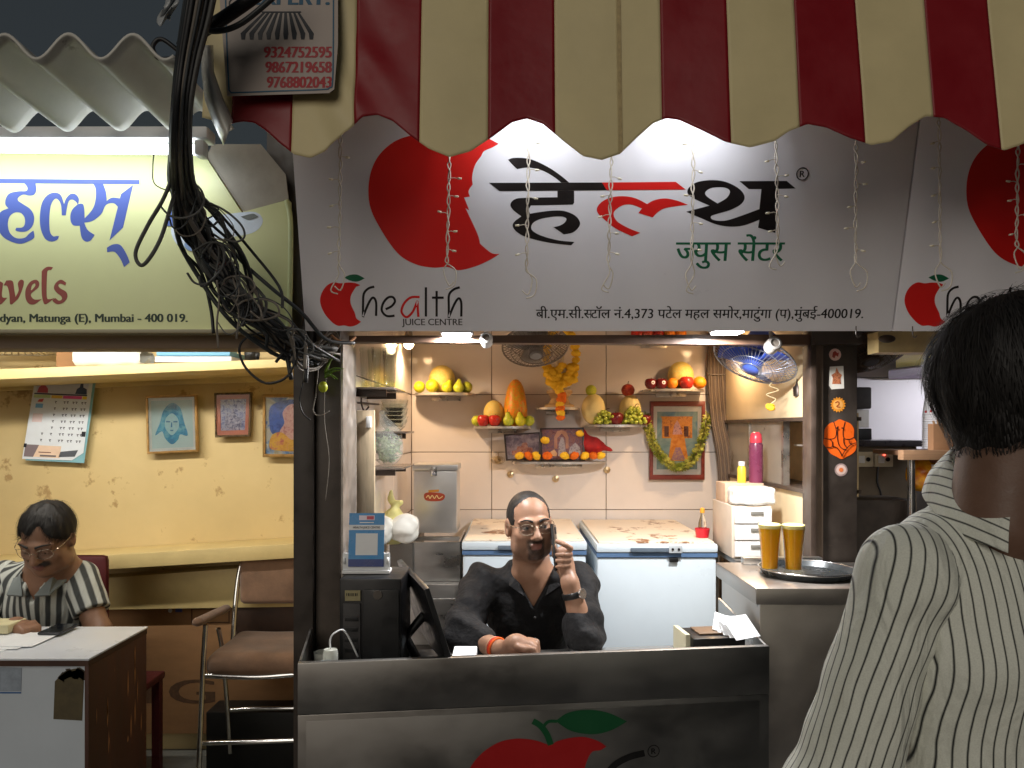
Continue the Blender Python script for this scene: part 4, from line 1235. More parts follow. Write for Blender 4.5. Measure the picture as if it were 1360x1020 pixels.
picture('dark framed picture of white figures under an arch on the picture shelf', [(717, 569), (775, 568), (777, 612), (718, 612)], 3.770, .008, DKFR,
        PR('print_arch', [rgb(120, 76, 90), rgb(176, 122, 120), rgb(134, 104, 132), rgb(190, 146, 130)], 40), .12,
        [('printed_arch', M('print_peach', rgb(214, 160, 132), .3), [(736, 596), (736, 580), (740, 573), (746, 571), (752, 574), (755, 581), (755, 596), (751, 596), (751, 582), (746, 576), (740, 582), (740, 596)]),
         ('printed_figure', PR('print_whitefig', [rgb(190, 180, 190), rgb(226, 220, 226), rgb(150, 130, 150)], 90), [(741, 606), (742, 590), (745, 581), (748, 581), (750, 590), (752, 606)]),
         ('printed_figure', PR('print_whitefig', []), [(754, 606), (757, 594), (764, 588), (770, 594), (772, 606)]),
         ('printed_lamp', M('print_glow', rgb(244, 200, 150), .3), [(731, 606), (731, 600), (736, 597), (740, 602), (739, 606)])])
def f_cloth(P):
    q = P
    a, b = np.array(W(786, 600, 3.79)), np.array(W(806, 598, 3.79))
    d = d_ell(q, W(787, 594, 3.79), (.045, .03, .05))
    d = smin(d, d_cap(q, W(781, 590, 3.79), W(775, 570, 3.80), .028, .006), .03)
    d = smin(d, d_cap(q, W(792, 590, 3.79), W(812, 598, 3.78), .024, .007), .03)
    return d + .0035 * wave(q, 90)
o = surf_obj('red_cloth', f_cloth, W(766, 612, 3.86) - Vector((0, .16, 0)), W(820, 560, 3.88), .006, M('red_cloth', rgb(158, 26, 28), .8, var=.25, scale=20, bump=.3, bscale=90))
tag(o, 'folded red cloth beside the framed pictures on the shelf', 'cloth')
mgl = [(690, 0), (702, 1), (712, 0), (727, 1), (738, 2), (750, 0), (763, 1), (777, 0), (788, 1), (798, 0)]
for i, (px, k) in enumerate(mgl):
    if k == 2:
        continue
    marigold(W(px, 605.5, 3.742), .0235, MO if k else MY, None, ('orange' if k else 'yellow') + ' marigold in the row along the front of the picture shelf')
marigold(W(724, 585, 3.755), .022, MY, None, 'yellow marigold tucked on the edge between the two shelf pictures')['group'] = 'marigolds tucked on the pictures'
marigold(W(770, 576, 3.755), .020, MY, None, 'yellow marigold tucked on the picture corner by the red cloth')['group'] = 'marigolds tucked on the pictures'
# large picture with garland
bigp, bfr = picture('mahogany framed picture of an orange shrine draped with green leaves', [(863, 533), (936, 533), (935, 637), (862, 637)], YB - .022, .022, MHFR,
    PR('print_sky', [rgb(96, 140, 160), rgb(150, 170, 160), rgb(120, 150, 150)], 14), .0,
    [('printed_hall', PR('print_orange', [rgb(196, 110, 26), rgb(230, 150, 50), rgb(170, 90, 30)], 50), [(879, 582), (879, 556), (877, 553), (920, 553), (919, 556), (919, 582)]),
     ('printed_doorway', M('print_dark', rgb(90, 50, 30), .3), [(882, 580), (882, 566), (888, 566), (888, 580)]),
     ('printed_doorway', M('print_dark'), [(908, 580), (908, 566), (914, 566), (914, 580)]),
     ('printed_steps', PR('print_steps', [rgb(212, 120, 30), rgb(236, 160, 60)], 40), [(887, 612), (892, 577), (908, 577), (914, 612)]),
     ('printed_figure', PR('print_pinkfig', [rgb(190, 120, 110), rgb(222, 170, 150), rgb(150, 90, 100)], 90), [(893, 577), (895, 565), (899, 558), (903, 565), (906, 577)]),
     ('printed_garment', PR('print_pinkfig2', [rgb(150, 110, 140), rgb(200, 150, 110)], 90), [(891, 611), (897, 594), (903, 594), (910, 611)])],
    matw=.024, matm=M('picture_mount', rgb(226, 222, 214), .6))
gpath = curve3([W(857, 552, 3.85), W(862, 572, 3.845), W(870, 594, 3.84), W(884, 612, 3.84), W(899, 621, 3.84), W(914, 616, 3.84), W(926, 600, 3.84), (W(934, 578, 3.845)), W(940, 552, 3.85)], 10)
lg = thing('leaf_garland', 'green leaf garland hung across the mahogany framed picture', 'garland', gpath[40])
MB().tube(gpath, .004, 6).build('string', STEM, lg, smooth=True)
m = MB(); rr = random.Random(3)
for p in gpath:
    for k in range(12):
        d = Vector((rr.gauss(0, 1), rr.gauss(0, .6) - .2, rr.gauss(0, 1))).normalized()
        s = d.orthogonal().normalized() * .006
        q = p + d * .005
        m.add([q - s * .4, q + d * .013 - s, q + d * .026, q + d * .013 + s], [(0, 1, 2, 3)])
m.build('leaves', M('garland_leaf', rgb(120, 128, 40), .6, var=.4, scale=60, col2=rgb(166, 160, 70)), lg, kind='stuff', recalc=False)

# wall hooks
BRASS = M('old_brass', (.55, .42, .25), .35, .9, var=.3, scale=50)
for (px, py, big, lab) in ((661, 611, 1, 'round wire hook holder on the tiles beside the dark shrine picture'), (678, 630, 0, 'round brass hook below the dark shrine picture'),
                           (738, 636, 0, 'small dull hook on the tiles below the long shelf'), (806, 624, 0, 'round brass hook below the red cloth')):
    p = W(px, py, YB - .004)
    t = thing('wall_hook', lab, 'hook', p)
    MB().lathe([(0, 0), (.018, .001), (.018, .004), (.006, .008), (.005, .016), (0, .017)], 20, p, Matrix.Rotation(R(90), 4, 'X')).build('rosette', BRASS, t, smooth=True, autos=40)
    if big:
        for k, rz in enumerate((.036, .028, .02)):
            MB().tube([p + Vector((rz * math.cos(a_ / 16 * 6.283), -.012 - .004 * k, rz * .55 * math.sin(a_ / 16 * 6.283))) for a_ in range(16)], .0016, 5, closed=True).build('wire_ring', BRASS, t, smooth=True)
        MB().tube(curve3([p + Vector((0, -.01, .0)), p + Vector((.004, -.012, .03)), p + Vector((-.004, -.012, .045))]), .0018, 5).build('hook', BRASS, t)
    else:
        MB().tube(curve3([p + Vector((0, -.014, 0)), p + Vector((.0, -.022, -.008)), p + Vector((.004, -.024, -.002))]), .0022, 5).build('hook', BRASS, t)

# ------------------------------------------------------------------ fans
def fan(label, c, n, r, wirem, bladem, bodym, anchor, roll=0.):
    c = Vector(c); n = Vector(n).normalized()
    u = n.orthogonal().normalized(); v = n.cross(u)
    t = thing('wall_fan', label, 'fan', c)
    P = lambda rad, th, h: c + (u * math.cos(th) + v * math.sin(th)) * rad + n * h
    prof = lambda f: .045 * (1 - f ** 2.4)
    m = MB()
    for f in (.25, .5, .75, 1.0):
        for s in (1, -1):
            m.tube([P(r * f, a_ / 32 * 6.2832, s * prof(f) * (1 if s > 0 else .8)) for a_ in range(32)], .0016 if f < 1 else .0038, 5, closed=True)
    for k in range(48):
        th = k / 48 * 6.2832
        for s in (1, -1):
            m.tube([P(r * f, th + (.14 * f * s), s * prof(f) * (1 if s > 0 else .8)) for f in (.18, .4, .6, .8, .92, 1.0)], .0011, 4)
    m.build('guard', wirem, t, smooth=True)
    for k in range(3):
        th0 = k / 3 * 6.2832 + roll
        def bl(a_, b_):
            rad = r * (.16 + .72 * a_)
            th = th0 + (b_ - .5) * (1.15 - .25 * a_) + .25 * a_
            return P(rad, th, (b_ - .5) * .05 * (1 - .4 * a_))
        MB().grid(bl, 8, 6).build('blade', bladem, t, smooth=True, solid=.002)
    zq = n.to_track_quat('Z', 'Y').to_matrix().to_4x4()
    MB().lathe([(0, .05), (.02 * r / .13, .05), (.028 * r / .13, .042), (.03 * r / .13, .02), (.03 * r / .13, -.02), (0, -.02)], 20, c, zq).build('hub', bodym, t, smooth=True, autos=40)
    MB().lathe([(0, -.03), (.05 * r / .13, -.034), (.055 * r / .13, -.06), (.045 * r / .13, -.11), (0, -.12)], 20, c, zq).build('motor', bodym, t, smooth=True, autos=40)
    MB().tube(curve3([c - n * .1, (c - n * .1 + Vector(anchor)) / 2 + Vector((0, 0, .03)), Vector(anchor)]), .012, 8).build('arm', bodym, t, smooth=True)
    return t
GREYW = M('fan_grey_wire', rgb(120, 108, 98), .35, .6, var=.15); GREYB = M('fan_grey_blade', rgb(150, 140, 130), .4, var=.1)
fan('grey wall fan tilted down under the beam in front of the tiled wall', W(711, 460, 2.95), (.05, -.52, -.84), .130, GREYW, GREYB, M('fan_grey_body', rgb(140, 134, 130), .45), W(708, 400, 3.2))
fan('blue bladed wall fan tilted down beside the right wall', W(1002, 478, 2.86), (-.43, -.30, -.84), .158, M('fan_blue_wire', rgb(150, 156, 172), .3, .5), M('fan_blue_blade', rgb(44, 84, 196), .35, var=.1),
    M('fan_blue_body', rgb(70, 96, 190), .4), (1.085, 3.0, 2.03), .6)
fan('dark wire wall fan under the lintel of the snack stall', W(1153, 468, 2.98), (.05, -.45, -.9), .155, M('fan_brown_wire', rgb(92, 74, 52), .4, .4, var=.2), M('fan_dark_blade', rgb(60, 50, 42), .5), M('fan_dark_body', rgb(56, 50, 46), .5), W(1160, 430, 3.3))
# cameras under the beam
for (px, py, Y, r, mt, lab) in ((646, 452, 2.46, .021, WHITEPLASTIC, 'white dome camera under the beam beside the led lamp'), (1026, 459, 2.62, .026, M('cam_grey', rgb(150, 146, 142), .3, .3), 'grey round camera under the beam above the blue fan')):
    p = W(px, py, Y)
    t = thing('security_camera', lab, 'camera', p)
    mx = Matrix.Rotation(R(75), 4, 'X')
    MB().lathe([(0, -.02), (r, -.018), (r, .02), (r * .85, .028), (r * .6, .03), (r * .55, .024)], 20, p, mx).build('body', mt, t, smooth=True, autos=40)
    MB().lathe([(0, .026), (r * .55, .025)], 16, p, mx).build('lens', M('cam_lens', rgb(120, 112, 104), .15), t)
    MB().tube([p, p + Vector((0, .02, .05))], .007).build('mount', mt, t)

# ------------------------------------------------------------------ things on the left wall
def wall_rack(z, y0, y1, x1, label, glass=True):
    t = thing('side_shelf', label, 'shelf', (XL + .07, (y0 + y1) / 2, z))
    MB().box(XL + .001, x1, y0, y1, z - .008, z).build('plate', M('shelf_glass', rgb(120, 108, 98), .12, var=.1, trans=.25), t, bevel=.002)
    MB().box(XL + .001, x1 - .03, y0 + .02, y0 + .03, z - .03, z - .0085).build('bracket', BROWNMETAL, t)
    MB().box(XL + .001, x1 - .03, y1 - .03, y1 - .02, z - .03, z - .0085).build('bracket', BROWNMETAL, t)
wall_rack(1.638, 2.465, 2.72, -.385, 'dark glass side shelf holding tall clear glasses')
wall_rack(1.492, 2.76, 3.02, -.392, 'dark glass side shelf holding stacked glass bowls')
wall_rack(1.362, 2.70, 3.02, -.392, 'dark glass side shelf under the bag of leafy greens')
def tumbler(c, r, h, label, mat=GLASSTHIN, flare=1.25):
    t = MB().lathe([(0, .006), (r * .8, .006), (r * .85, .03), (r, h * .6), (r * flare, h), (r * flare + .002, h), (r * 1.02 + .002, h * .6), (r * .9 + .002, .02), (r * .9, 0), (0, 0)], 24, c).build('glass_tumbler', mat, smooth=True, autos=50)
    return tag(t, label, 'glass', 'tall glasses on the side shelf')
for (x, y) in ((-.485, 2.51), (-.448, 2.53), (-.420, 2.58), (-.475, 2.60), (-.432, 2.66)):
    tumbler((x, y, 1.639), .019, .135, 'tall clear glass tumbler on the upper side shelf')
for k in range(6):
    r = .052
    t = MB().lathe([(0, .003), (r * .5, .003), (r * .85, .022), (r, .042), (r + .002, .042), (r * .87, .019), (r * .5, 0), (0, 0)], 28, (-.452 + .003 * (k % 2), 2.88, 1.4925 + k * .0155)).build('glass_bowl', GLASSTHIN, smooth=True, autos=50)
    tag(t, 'clear glass bowl in the stack on the middle side shelf', 'bowl', 'stacked glass bowls')
# bag of greens
bc = Vector((-.462, 2.80, 1.363))
def f_bag(P):
    q = P - np.array(bc)
    d = d_ell(q, (0, 0, .075), (.058, .062, .078))
    d = smin(d, d_cap(q, (-.0, 0, .13), (-.02, -.01, .20), .03, .009), .04)
    d = smax(d, -q[..., 2], .01)
    return d + .004 * wave(q, 70, 8, 3)
bg_ = thing('greens_bag', 'clear plastic bag of leafy greens on the side shelf', 'bag', bc)
surf_obj('bag_film', f_bag, bc + Vector((-.09, -.09, -.01)), bc + Vector((.09, .09, .23)), .006, M('clear_bag_film', rgb(226, 230, 222), .2, alpha=.3, var=.05), bg_)
m = MB(); rr = random.Random(9)
for k in range(420):
    d = Vector((rr.gauss(0, 1), rr.gauss(0, 1), rr.gauss(0, 1))).normalized()
    p = bc + Vector((0, 0, .074)) + Vector((d.x * .047, d.y * .05, d.z * .062)) * rr.random() ** .25
    a_ = Vector((rr.gauss(0, 1), rr.gauss(0, 1), rr.gauss(0, 1))).normalized() * .012
    s = a_.orthogonal().normalized() * .005
    m.add([p - a_, p - s, p + a_, p + s], [(0, 1, 2, 3)])
m.build('leaves', M('leafy_green', rgb(96, 124, 66), .6, var=.4, scale=80, col2=rgb(150, 166, 120)), bg_, kind='stuff', recalc=False)
# tied carrier bags standing below
def f_bag2(P):
    q = P - np.array(b2)
    d = d_ell(q, (0, 0, .06), (.062, .055, .07))
    d = smin(d, d_cap(q, (.0, 0, .1), (.0, 0, .150), .042, .020), .035)
    d = smin(d, d_ell(q, (-.012, 0, .185), (.012, .010, .034)), .012)
    d = smin(d, d_ell(q, (.02, 0, .170), (.022, .010, .016)), .012)
    d = smax(d, -q[..., 2], .01)
    return d + .009 * np.abs(wave(q, 44, 8, 5)) + .004 * wave(q, 100, 8, 2) - .002
b2 = Vector(W(523, 722, 3.08)); b2.z = W(523, 722, 3.08).z
o = surf_obj('carrier_bag', f_bag2, b2 + Vector((-.09, -.08, -.01)), b2 + Vector((.09, .08, .26)), .006, M('pale_yellow_bag', rgb(226, 222, 150), .35, var=.12, scale=16, trans=.15))
tag(o, 'pale yellow tied plastic bag beside the steel canister', 'bag')
def f_bag3(P):
    q = P - np.array(b3)
    d = d_ell(q, (0, 0, .06), (.058, .05, .062))
    d = smin(d, d_cap(q, (-.03, 0, .06), (.03, 0, .085), .035, .03), .03)
    d = smax(d, -q[..., 2], .01)
    return d + .009 * np.abs(wave(q, 40, 8, 9)) + .004 * wave(q, 90, 8, 2) + .001
for (px, py, Y, lab) in ((504, 724, 2.98, 'white plastic bag at the foot of the pale yellow bag'), (538, 722, 3.00, 'white plastic bag leaning towards the steel canister')):
    b3 = Vector(W(px, py, Y))
    o = surf_obj('carrier_bag', f_bag3, b3 + Vector((-.09, -.08, -.01)), b3 + Vector((.09, .08, .19)), .005, M('white_bag', rgb(224, 224, 216), .35, var=.06, scale=16))
    tag(o, lab, 'bag')
# vertical board with a switch, hook rail
o = MB().box(-.512, -.452, 2.475, 2.49, W(0, 700, 2.48).z, W(0, 545, 2.48).z).build('edge_board', M('worn_cream_board', rgb(186, 168, 140), .55, var=.3, scale=10, stretch=(4, 1, .5)), bevel=.002)
tag(o, 'worn cream upright board just inside the dark pillar', 'board')
o = MB().box(-.478, -.462, 2.462, 2.476, W(0, 568, 2.47).z, W(0, 553, 2.47).z).build('white_tag', WHITEPLASTIC, bevel=.002)
tag(o, 'small white plastic tag on the cream upright board', 'tag')
t = thing('hook_rail', 'dark metal hook rail above the bag of greens', 'rail', W(485, 535, 2.55))
MB().tube([W(463, 534, 2.46), W(503, 537, 2.75)], .004, 6).build('bar', BROWNMETAL, t)
MB().tube(curve3([W(480, 528, 2.56), W(480, 536, 2.56), W(484, 546, 2.56), W(490, 540, 2.56)]), .003, 6).build('hook', BROWNMETAL, t)

# steel canister, bins and freezers
def steel_canister():
    Y0 = 3.36
    a, b = W(549, 708, Y0), W(607, 617, Y0)
    CAN = M('canister_steel', (.66, .65, .63), .34, .75, var=.06, scale=3, rvar=.06)
    t = thing('steel_canister', 'square steel canister with hinged lid and clasp', 'canister', ((a.x + b.x) / 2, Y0 + .1, a.z))
    MB().box(a.x, b.x, Y0, Y0 + .2, a.z, b.z - .028).build('body', CAN, t, bevel=.008)
    MB().box(a.x - .004, b.x + .004, Y0 - .004, Y0 + .204, b.z - .027, b.z).build('lid', CAN, t, bevel=.004)
    cx = (a.x + b.x) / 2 - .005
    MB().box(cx - .014, cx + .014, Y0 - .010, Y0 - .0045, b.z - .05, b.z - .01).build('clasp', CHROME, t, bevel=.002)
    MB().lathe([(.0, .0), (.008, .0), (.006, .006), (0, .006)], 14, (cx, Y0 - .010, b.z - .042), Matrix.Rotation(R(90), 4, 'X')).build('rivet', CHROME, t)
    fr = wallframe(Y0 - .0005)
    MB().flat([[fr.px(*p) for p in spline([(563, 658), (568, 654), (586, 655), (591, 659), (586, 665), (567, 665)])]], fr, .0006).build('label_badge', M('badge_red', rgb(170, 70, 44), .4), t)
    m = MB().flat([stroke([fr.px(*p) for p in ((566, 661), (569, 658), (571, 662), (574, 658), (577, 662), (580, 658), (583, 662), (588, 659))], .0035)], fr, .0003, .0007)
    m.build('badge_script', M('badge_ink', rgb(236, 214, 150), .5), t)
    MB().flat([[fr.px(*p) for p in ((569, 651), (583, 650), (583, 653), (569, 654))]], fr, .0006).build('label_strip', M('badge_orange', rgb(206, 140, 50), .4), t)
    return a.z
steel_canister()
a = W(541, 772, 3.22); b = W(611, 720, 3.22)
t = thing('steel_bin', 'open steel bin below the steel canister', 'bin', ((a.x + b.x) / 2, 3.3, a.z))
MB().box(a.x, b.x, 3.22, 3.228, a.z, b.z).build('front', STEEL, t)
MB().box(a.x, a.x + .008, 3.229, 3.62, a.z, b.z).build('side', STEEL, t)
MB().box(b.x - .008, b.x, 3.229, 3.62, a.z, b.z).build('side', STEEL, t)
MB().box(a.x + .009, b.x - .009, 3.229, 3.62, a.z, a.z + .1).build('floor', STEELDARK, t)
MB().box(a.x + .009, b.x - .009, 3.34, 3.37, b.z - .012, b.z + .004).build('cross_bar', STEEL, t)
MB().box(a.x - .15, b.x - .2, 3.2, 3.62, a.z, b.z + .0).build('bin_neighbour', STEELDARK, t)
a2 = W(536, 780, 3.16)
t = thing('steel_cabinet', 'low steel cabinet under the steel bin', 'cabinet', (a2.x + .1, 3.3, ZF))
MB().box(XL + .01, b.x + .0, 3.16, 3.64, ZF, a.z - .002).build('body', STEELDARK, t, bevel=.004)
MB().box(a.x - .02, b.x - .015, 3.146, 3.158, W(0, 856, 3.15).z, W(0, 795, 3.15).z).build('door', STEEL, t, bevel=.003)
MB().box(a.x, a.x + .10, 3.134, 3.146, W(0, 800, 3.15).z, W(0, 796, 3.15).z).build('handle', CHROME, t, bevel=.002)
FRZ = M('freezer_white', rgb(202, 214, 222), .35, var=.04, scale=4, spots=(rgb(160, 168, 170), 9, .74))
FRT = M('freezer_lid_worn', rgb(226, 212, 192), .4, var=.06, scale=5, spots=(rgb(132, 92, 62), 5.5, .565))
FRB = M('freezer_blue_trim', rgb(84, 112, 148), .4, var=.1)
def freezer(px0, px1, label, Y0, py):
    x0, x1 = (px0 - 680) / F * Y0, (px1 - 680) / F * Y0
    zt = W(0, py, Y0).z
    t = thing('chest_freezer', label, 'freezer', ((x0 + x1) / 2, Y0 + .36, ZF))
    MB().box(x0 + .004, x1 - .004, Y0 + .012, YB - .03, ZF, zt - .068).build('body', FRZ, t, bevel=.012)
    MB().box(x0 + .002, x1 - .002, Y0 + .006, YB - .03, zt - .066, zt - .049).build('trim', FRB, t)
    MB().box(x0, x1, Y0, YB - .03, zt - .047, zt - .012).build('lid', FRZ, t, bevel=.010)
    MB().box(x0 + .012, x1 - .012, Y0 + .016, YB - .04, zt - .0115, zt - .004).build('lid_top', FRT, t, bevel=.003)
    cx = (x0 + x1) / 2
    MB().box(cx - .11, cx + .09, Y0 - .008, Y0 - .001, zt - .044, zt - .026).build('handle', M('freezer_handle', rgb(92, 104, 116), .4), t, bevel=.003)
    l = MB().box(cx + .045, cx + .10, Y0 - .014, Y0 - .009, zt - .046, zt - .016).build('lock_plate', M('lock_plate', rgb(170, 176, 180), .4), t, bevel=.002)
    for dx in (.06, .085):
        MB().lathe([(.0, 0), (.005, 0), (.005, .003), (0, .003)], 12, (cx + dx, Y0 - .0145, zt - .03), Matrix.Rotation(R(90), 4, 'X')).build('keyhole', BLACKPLASTIC, l)
    MB().box(cx + .05, cx + .085, Y0 - .002, Y0 + .012, zt - .085, zt - .068).build('hasp', BLACKPLASTIC, t, bevel=.002)
    return x0, x1, zt
freezer(613, 780, 'white chest freezer behind the man on the phone', 3.12, 716)
fx0, fx1, fz = freezer(792, 954, 'white chest freezer with rust worn lid beside the drawer unit', 3.08, 719)

# corner by the right wall: drawer unit on a stand, packets, bottles
t = thing('stand', 'low steel stand carrying the white drawer unit', 'stand', (.93, 3.03, ZF))
z_st = W(0, 742, 2.95).z
MB().box(.866, 1.07, 2.92, 3.30, z_st - .02, z_st).build('top', STEELDARK, t, bevel=.003)
for x in (.885, 1.05):
    for y in (2.94, 3.28):
        MB().box(x - .012, x + .012, y - .012, y + .012, ZF, z_st - .0205).build('leg', STEELDARK, t)
t = thing('drawer_unit', 'small white plastic drawer unit with three drawers', 'drawers', (.93, 3.03, z_st))
dx0, dx1 = W(976, 0, 2.95).x, W(1026, 0, 2.95).x
dz1 = W(0, 672, 2.95).z
MB().box(dx0 - .01, dx1, 2.96, 3.24, z_st + .001, dz1).build('case', M('drawer_case', rgb(206, 190, 172), .5, var=.05), t, bevel=.004)
hh = (dz1 - z_st - .02) / 3
for k in range(3):
    zz = z_st + .008 + k * (hh + .003)
    d = MB().box(dx0 + .0, dx1 - .004, 2.945, 2.9595, zz, zz + hh - .003).build('drawer', WHITEPLASTIC, t, bevel=.003)
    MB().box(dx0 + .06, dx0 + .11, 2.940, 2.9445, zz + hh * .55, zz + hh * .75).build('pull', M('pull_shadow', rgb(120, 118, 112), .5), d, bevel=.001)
def f_pack(P):
    q = P - np.array(pk)
    d = rbox(q, (0, 0, .036), (.085, .05, .036), .016)
    return smax(d, -q[..., 2], .01) + .004 * wave(q, 70, 8, 2)
pk = Vector((W(1000, 0, 2.98).x, 3.0, dz1))
o = surf_obj('paper_packet', f_pack, pk + Vector((-.11, -.06, -.01)), pk + Vector((.11, .06, .09)), .006, M('clear_wrapped_paper', rgb(232, 232, 228), .25, var=.05))
tag(o, 'wrapped white paper packet on top of the drawer unit', 'packet')
cz = W(0, 641, 3.12).z
o = MB().box(.872, 1.03, 3.08, 3.22, dz1 + .001, cz).build('carton', M('pale_carton', rgb(206, 176, 150), .7, var=.1), bevel=.003)
tag(o, 'pale carton behind the paper packet on the drawer unit', 'box')
def bottle(name, label, c, prof, mats):
    t = thing(name, label, 'bottle', c)
    for nm, pr, mt in zip(('body', 'cap'), prof, mats):
        MB().lathe(pr, 20, c).build(nm, mt, t, smooth=True, autos=50)
bc_ = Vector((W(1004, 0, 3.13).x, 3.13, cz))
bottle('squeeze_bottle', 'purple syrup squeeze bottle with pink cap', bc_, ([(0, 0), (.027, 0), (.028, .01), (.028, .125), (.028, .155), (.024, .165), (0, .165)], [(.025, .1655), (.025, .178), (.022, .2), (.012, .21), (0, .21)]),
       (M('purple_syrup', rgb(116, 52, 78), .3, var=.1), M('pink_cap', rgb(206, 62, 76), .35)))
MB().lathe([(.0283, .128), (.0284, .155), (.0245, .1655)], 20, bc_)
bottle('small_bottle', 'small yellow bottle with white cap beside the purple syrup', Vector((W(985, 0, 3.12).x, 3.12, cz)), ([(0, 0), (.017, 0), (.018, .008), (.018, .06), (.012, .07), (0, .07)], [(.013, .0705), (.013, .088), (0, .088)]),
       (M('yellow_bottle', rgb(214, 190, 60), .35), WHITEPLASTIC))
rb = Vector((fx1 - .03, 3.22, fz - .003))
o = MB().lathe([(0, .003), (.024, .003), (.030, .038), (.032, .038), (.026, 0), (0, 0)], 24, rb).build('red_bowl', M('red_plastic', rgb(190, 30, 44), .35), smooth=True, autos=45)
tag(o, 'small red plastic bowl on the worn freezer lid', 'bowl')
bottle('cruet_bottle', 'clear cruet bottle with yellow cap in the red bowl', rb + Vector((0, 0, .004)), ([(0, 0), (.017, 0), (.018, .03), (.016, .06), (.008, .085), (.008, .1), (0, .1)], [(.010, .1005), (.010, .118), (.004, .122), (0, .122)]),
       (GLASS, M('yellow_cap', rgb(214, 150, 50), .4)))
o = MB().lathe([(0, .002), (.024, .002), (.026, .10), (.0275, .10), (.0255, 0), (0, 0)], 28, (XR + .06, 2.90, 1.2765)).build('steel_tumbler', CHROME, smooth=True, autos=45)
tag(o, 'steel tumbler in the recess of the right wall', 'tumbler')
cbn = thing('conduit_bundle', 'bundle of grey brown cables running down the corner of the tiled wall', 'cables', (1.06, 3.8, 1.3))
for k in range(9):
    x = 1.005 + .0098 * k
    pts = [(x + .004, 3.86, 2.55), (x, 3.85 - .004 * (k % 3), 1.95), (x + .002 * math.sin(k), 3.84, 1.75), (x + .012, 3.83, 1.55), (x + .03, 3.78, 1.36), (x + .035, 3.76, 1.1), (x + .035, 3.76, .6)]
    MB().tube(curve3(pts, 6), .0062, 7).build('cable', M('conduit_a' if k % 2 else 'conduit_b', rgb(104, 88, 72) if k % 2 else rgb(84, 70, 60), .55, var=.2), cbn, smooth=True)
for z in (1.78, 1.52):
    MB().tube([(.995, 3.83, z), (1.05, 3.82, z - .003), (1.088, 3.83, z)], .002, 5).build('tie', CB[2], cbn)
t = thing('hanging_charm', 'thread charm with a yellow flower dangling under the blue fan', 'charm', W(1023, 540, 2.9))
MB().tube(curve3([W(1030, 505, 2.9), W(1022, 512, 2.9), W(1034, 518, 2.9), W(1018, 524, 2.9), W(1030, 530, 2.9), W(1024, 536, 2.9)]), .0016, 5).build('thread', M('pale_thread', rgb(206, 190, 150), .7), t, smooth=True)
marigold(W(1023, 541, 2.9), .018, MY, t)
o = MB().lathe([(0, -.02), (.02, -.018), (.022, .015), (.012, .03), (.008, .05), (0, .05)], 18, W(1061, 520, 2.88)).build('dark_bell', M('dark_bronze', rgb(60, 52, 48), .35, .7), smooth=True, autos=40)
tag(o, 'small dark bell hanging by the right frame above the recess', 'bell')
# ------------------------------------------------------------------ steel front counter
CO = Vector((-.57, 2.0, 0)); CU = Vector((1.309, .16, 0)).normalized(); CL = 1.319
cf = Frame(CO, CU, (0, 0, 1))
ctr = thing('steel_counter', 'steel front counter with painted apple emblem', 'counter', cf.at(CL / 2, ZF))
def cbox(name, u0, u1, v0, v1, h0, h1, mat, bevel=.003, parent=None):
    q = lambda v: [cf.at(u0, v, h0), cf.at(u1, v, h0), cf.at(u1, v, h1), cf.at(u0, v, h1)]
    return MB().hexa(q(v0), q(v1)).build(name, mat, parent or ctr, bevel=bevel)
cbox('upper_band', 0, CL, .740, .878, -.02, 0, STEELDARK, .0035)
cbox('front_sheet', .0, CL, ZF, .738, -.02, -.004, STEELDARK, .002)
cbox('front_panel', .022, CL - .03, ZF + .02, .722, -.0038, -.0015, STEELDARK, .001)
cbox('top_sheet', .004, CL - .004, .775, .79, -.34, -.021, STEEL, .002)
for (u0, u1) in ((0, .006), (CL - .006, CL)):
    m = MB(); 
    b4 = [cf.at(u0, ZF, -.36), cf.at(u1, ZF, -.36), cf.at(u1, ZF, -.021), cf.at(u0, ZF, -.021)]
    t4 = [cf.at(u0, .935, -.36), cf.at(u1, .935, -.36), cf.at(u1, .876, -.021), cf.at(u0, .876, -.021)]
    m.hexa(b4, t4).build('side_plate', STEEL, ctr)
cz_ = lambda pts: tr(pts, 600, 930, 4.533)
PRED = M('painted_red', rgb(158, 18, 20), .45, var=.08, scale=6); PGRN = M('painted_green', rgb(10, 74, 40), .45, var=.12, scale=8); PBLK = M('painted_black', rgb(16, 14, 14), .45)
def onc(name, mat, outs, lift=.0):
    MB().flat([[cf.px(*p) for p in o] for o in outs], cf, .0006, lift).build(name, mat, ctr)
onc('apple_emblem', PRED, [spline(cz_([(110, 408), (180, 320), (280, 255), (380, 232), (460, 235), (520, 246), (590, 268), (640, 245), (720, 226), (800, 222), (880, 245), (930, 278, 1), (895, 300), (840, 315), (800, 408), (775, 560), (800, 700),
    (860, 800, 1), (700, 900), (560, 930), (420, 900), (250, 820), (120, 640), (80, 500)]))])
onc('leaf_emblem', PGRN, [spline(cz_([(625, 125, 1), (700, 75), (820, 58), (940, 75), (1055, 127, 1), (960, 180), (850, 205), (720, 185)]))])
sp = [(600 + x / 4.533, 930 + y / 4.533) for x, y in ((488, 125), (530, 150), (570, 200), (596, 268))]
onc('stalk_emblem', PGRN, [stroke(sp, 8, 5)], .0007)
sp = [(600 + x / 4.533, 930 + y / 4.533) for x, y in ((550, 160), (580, 128), (632, 126))]
onc('stalk_emblem', PGRN, [stroke(sp, 4, 5)], .0012)
sp = [(600 + x / 4.533, 930 + y / 4.533) for x, y in ((1160, 318), (1060, 345), (970, 400), (920, 490), (910, 640))]
onc('painted_letter', PBLK, [stroke(sp, 8.5, 6)])
ring = cf.px(868, 997.5)
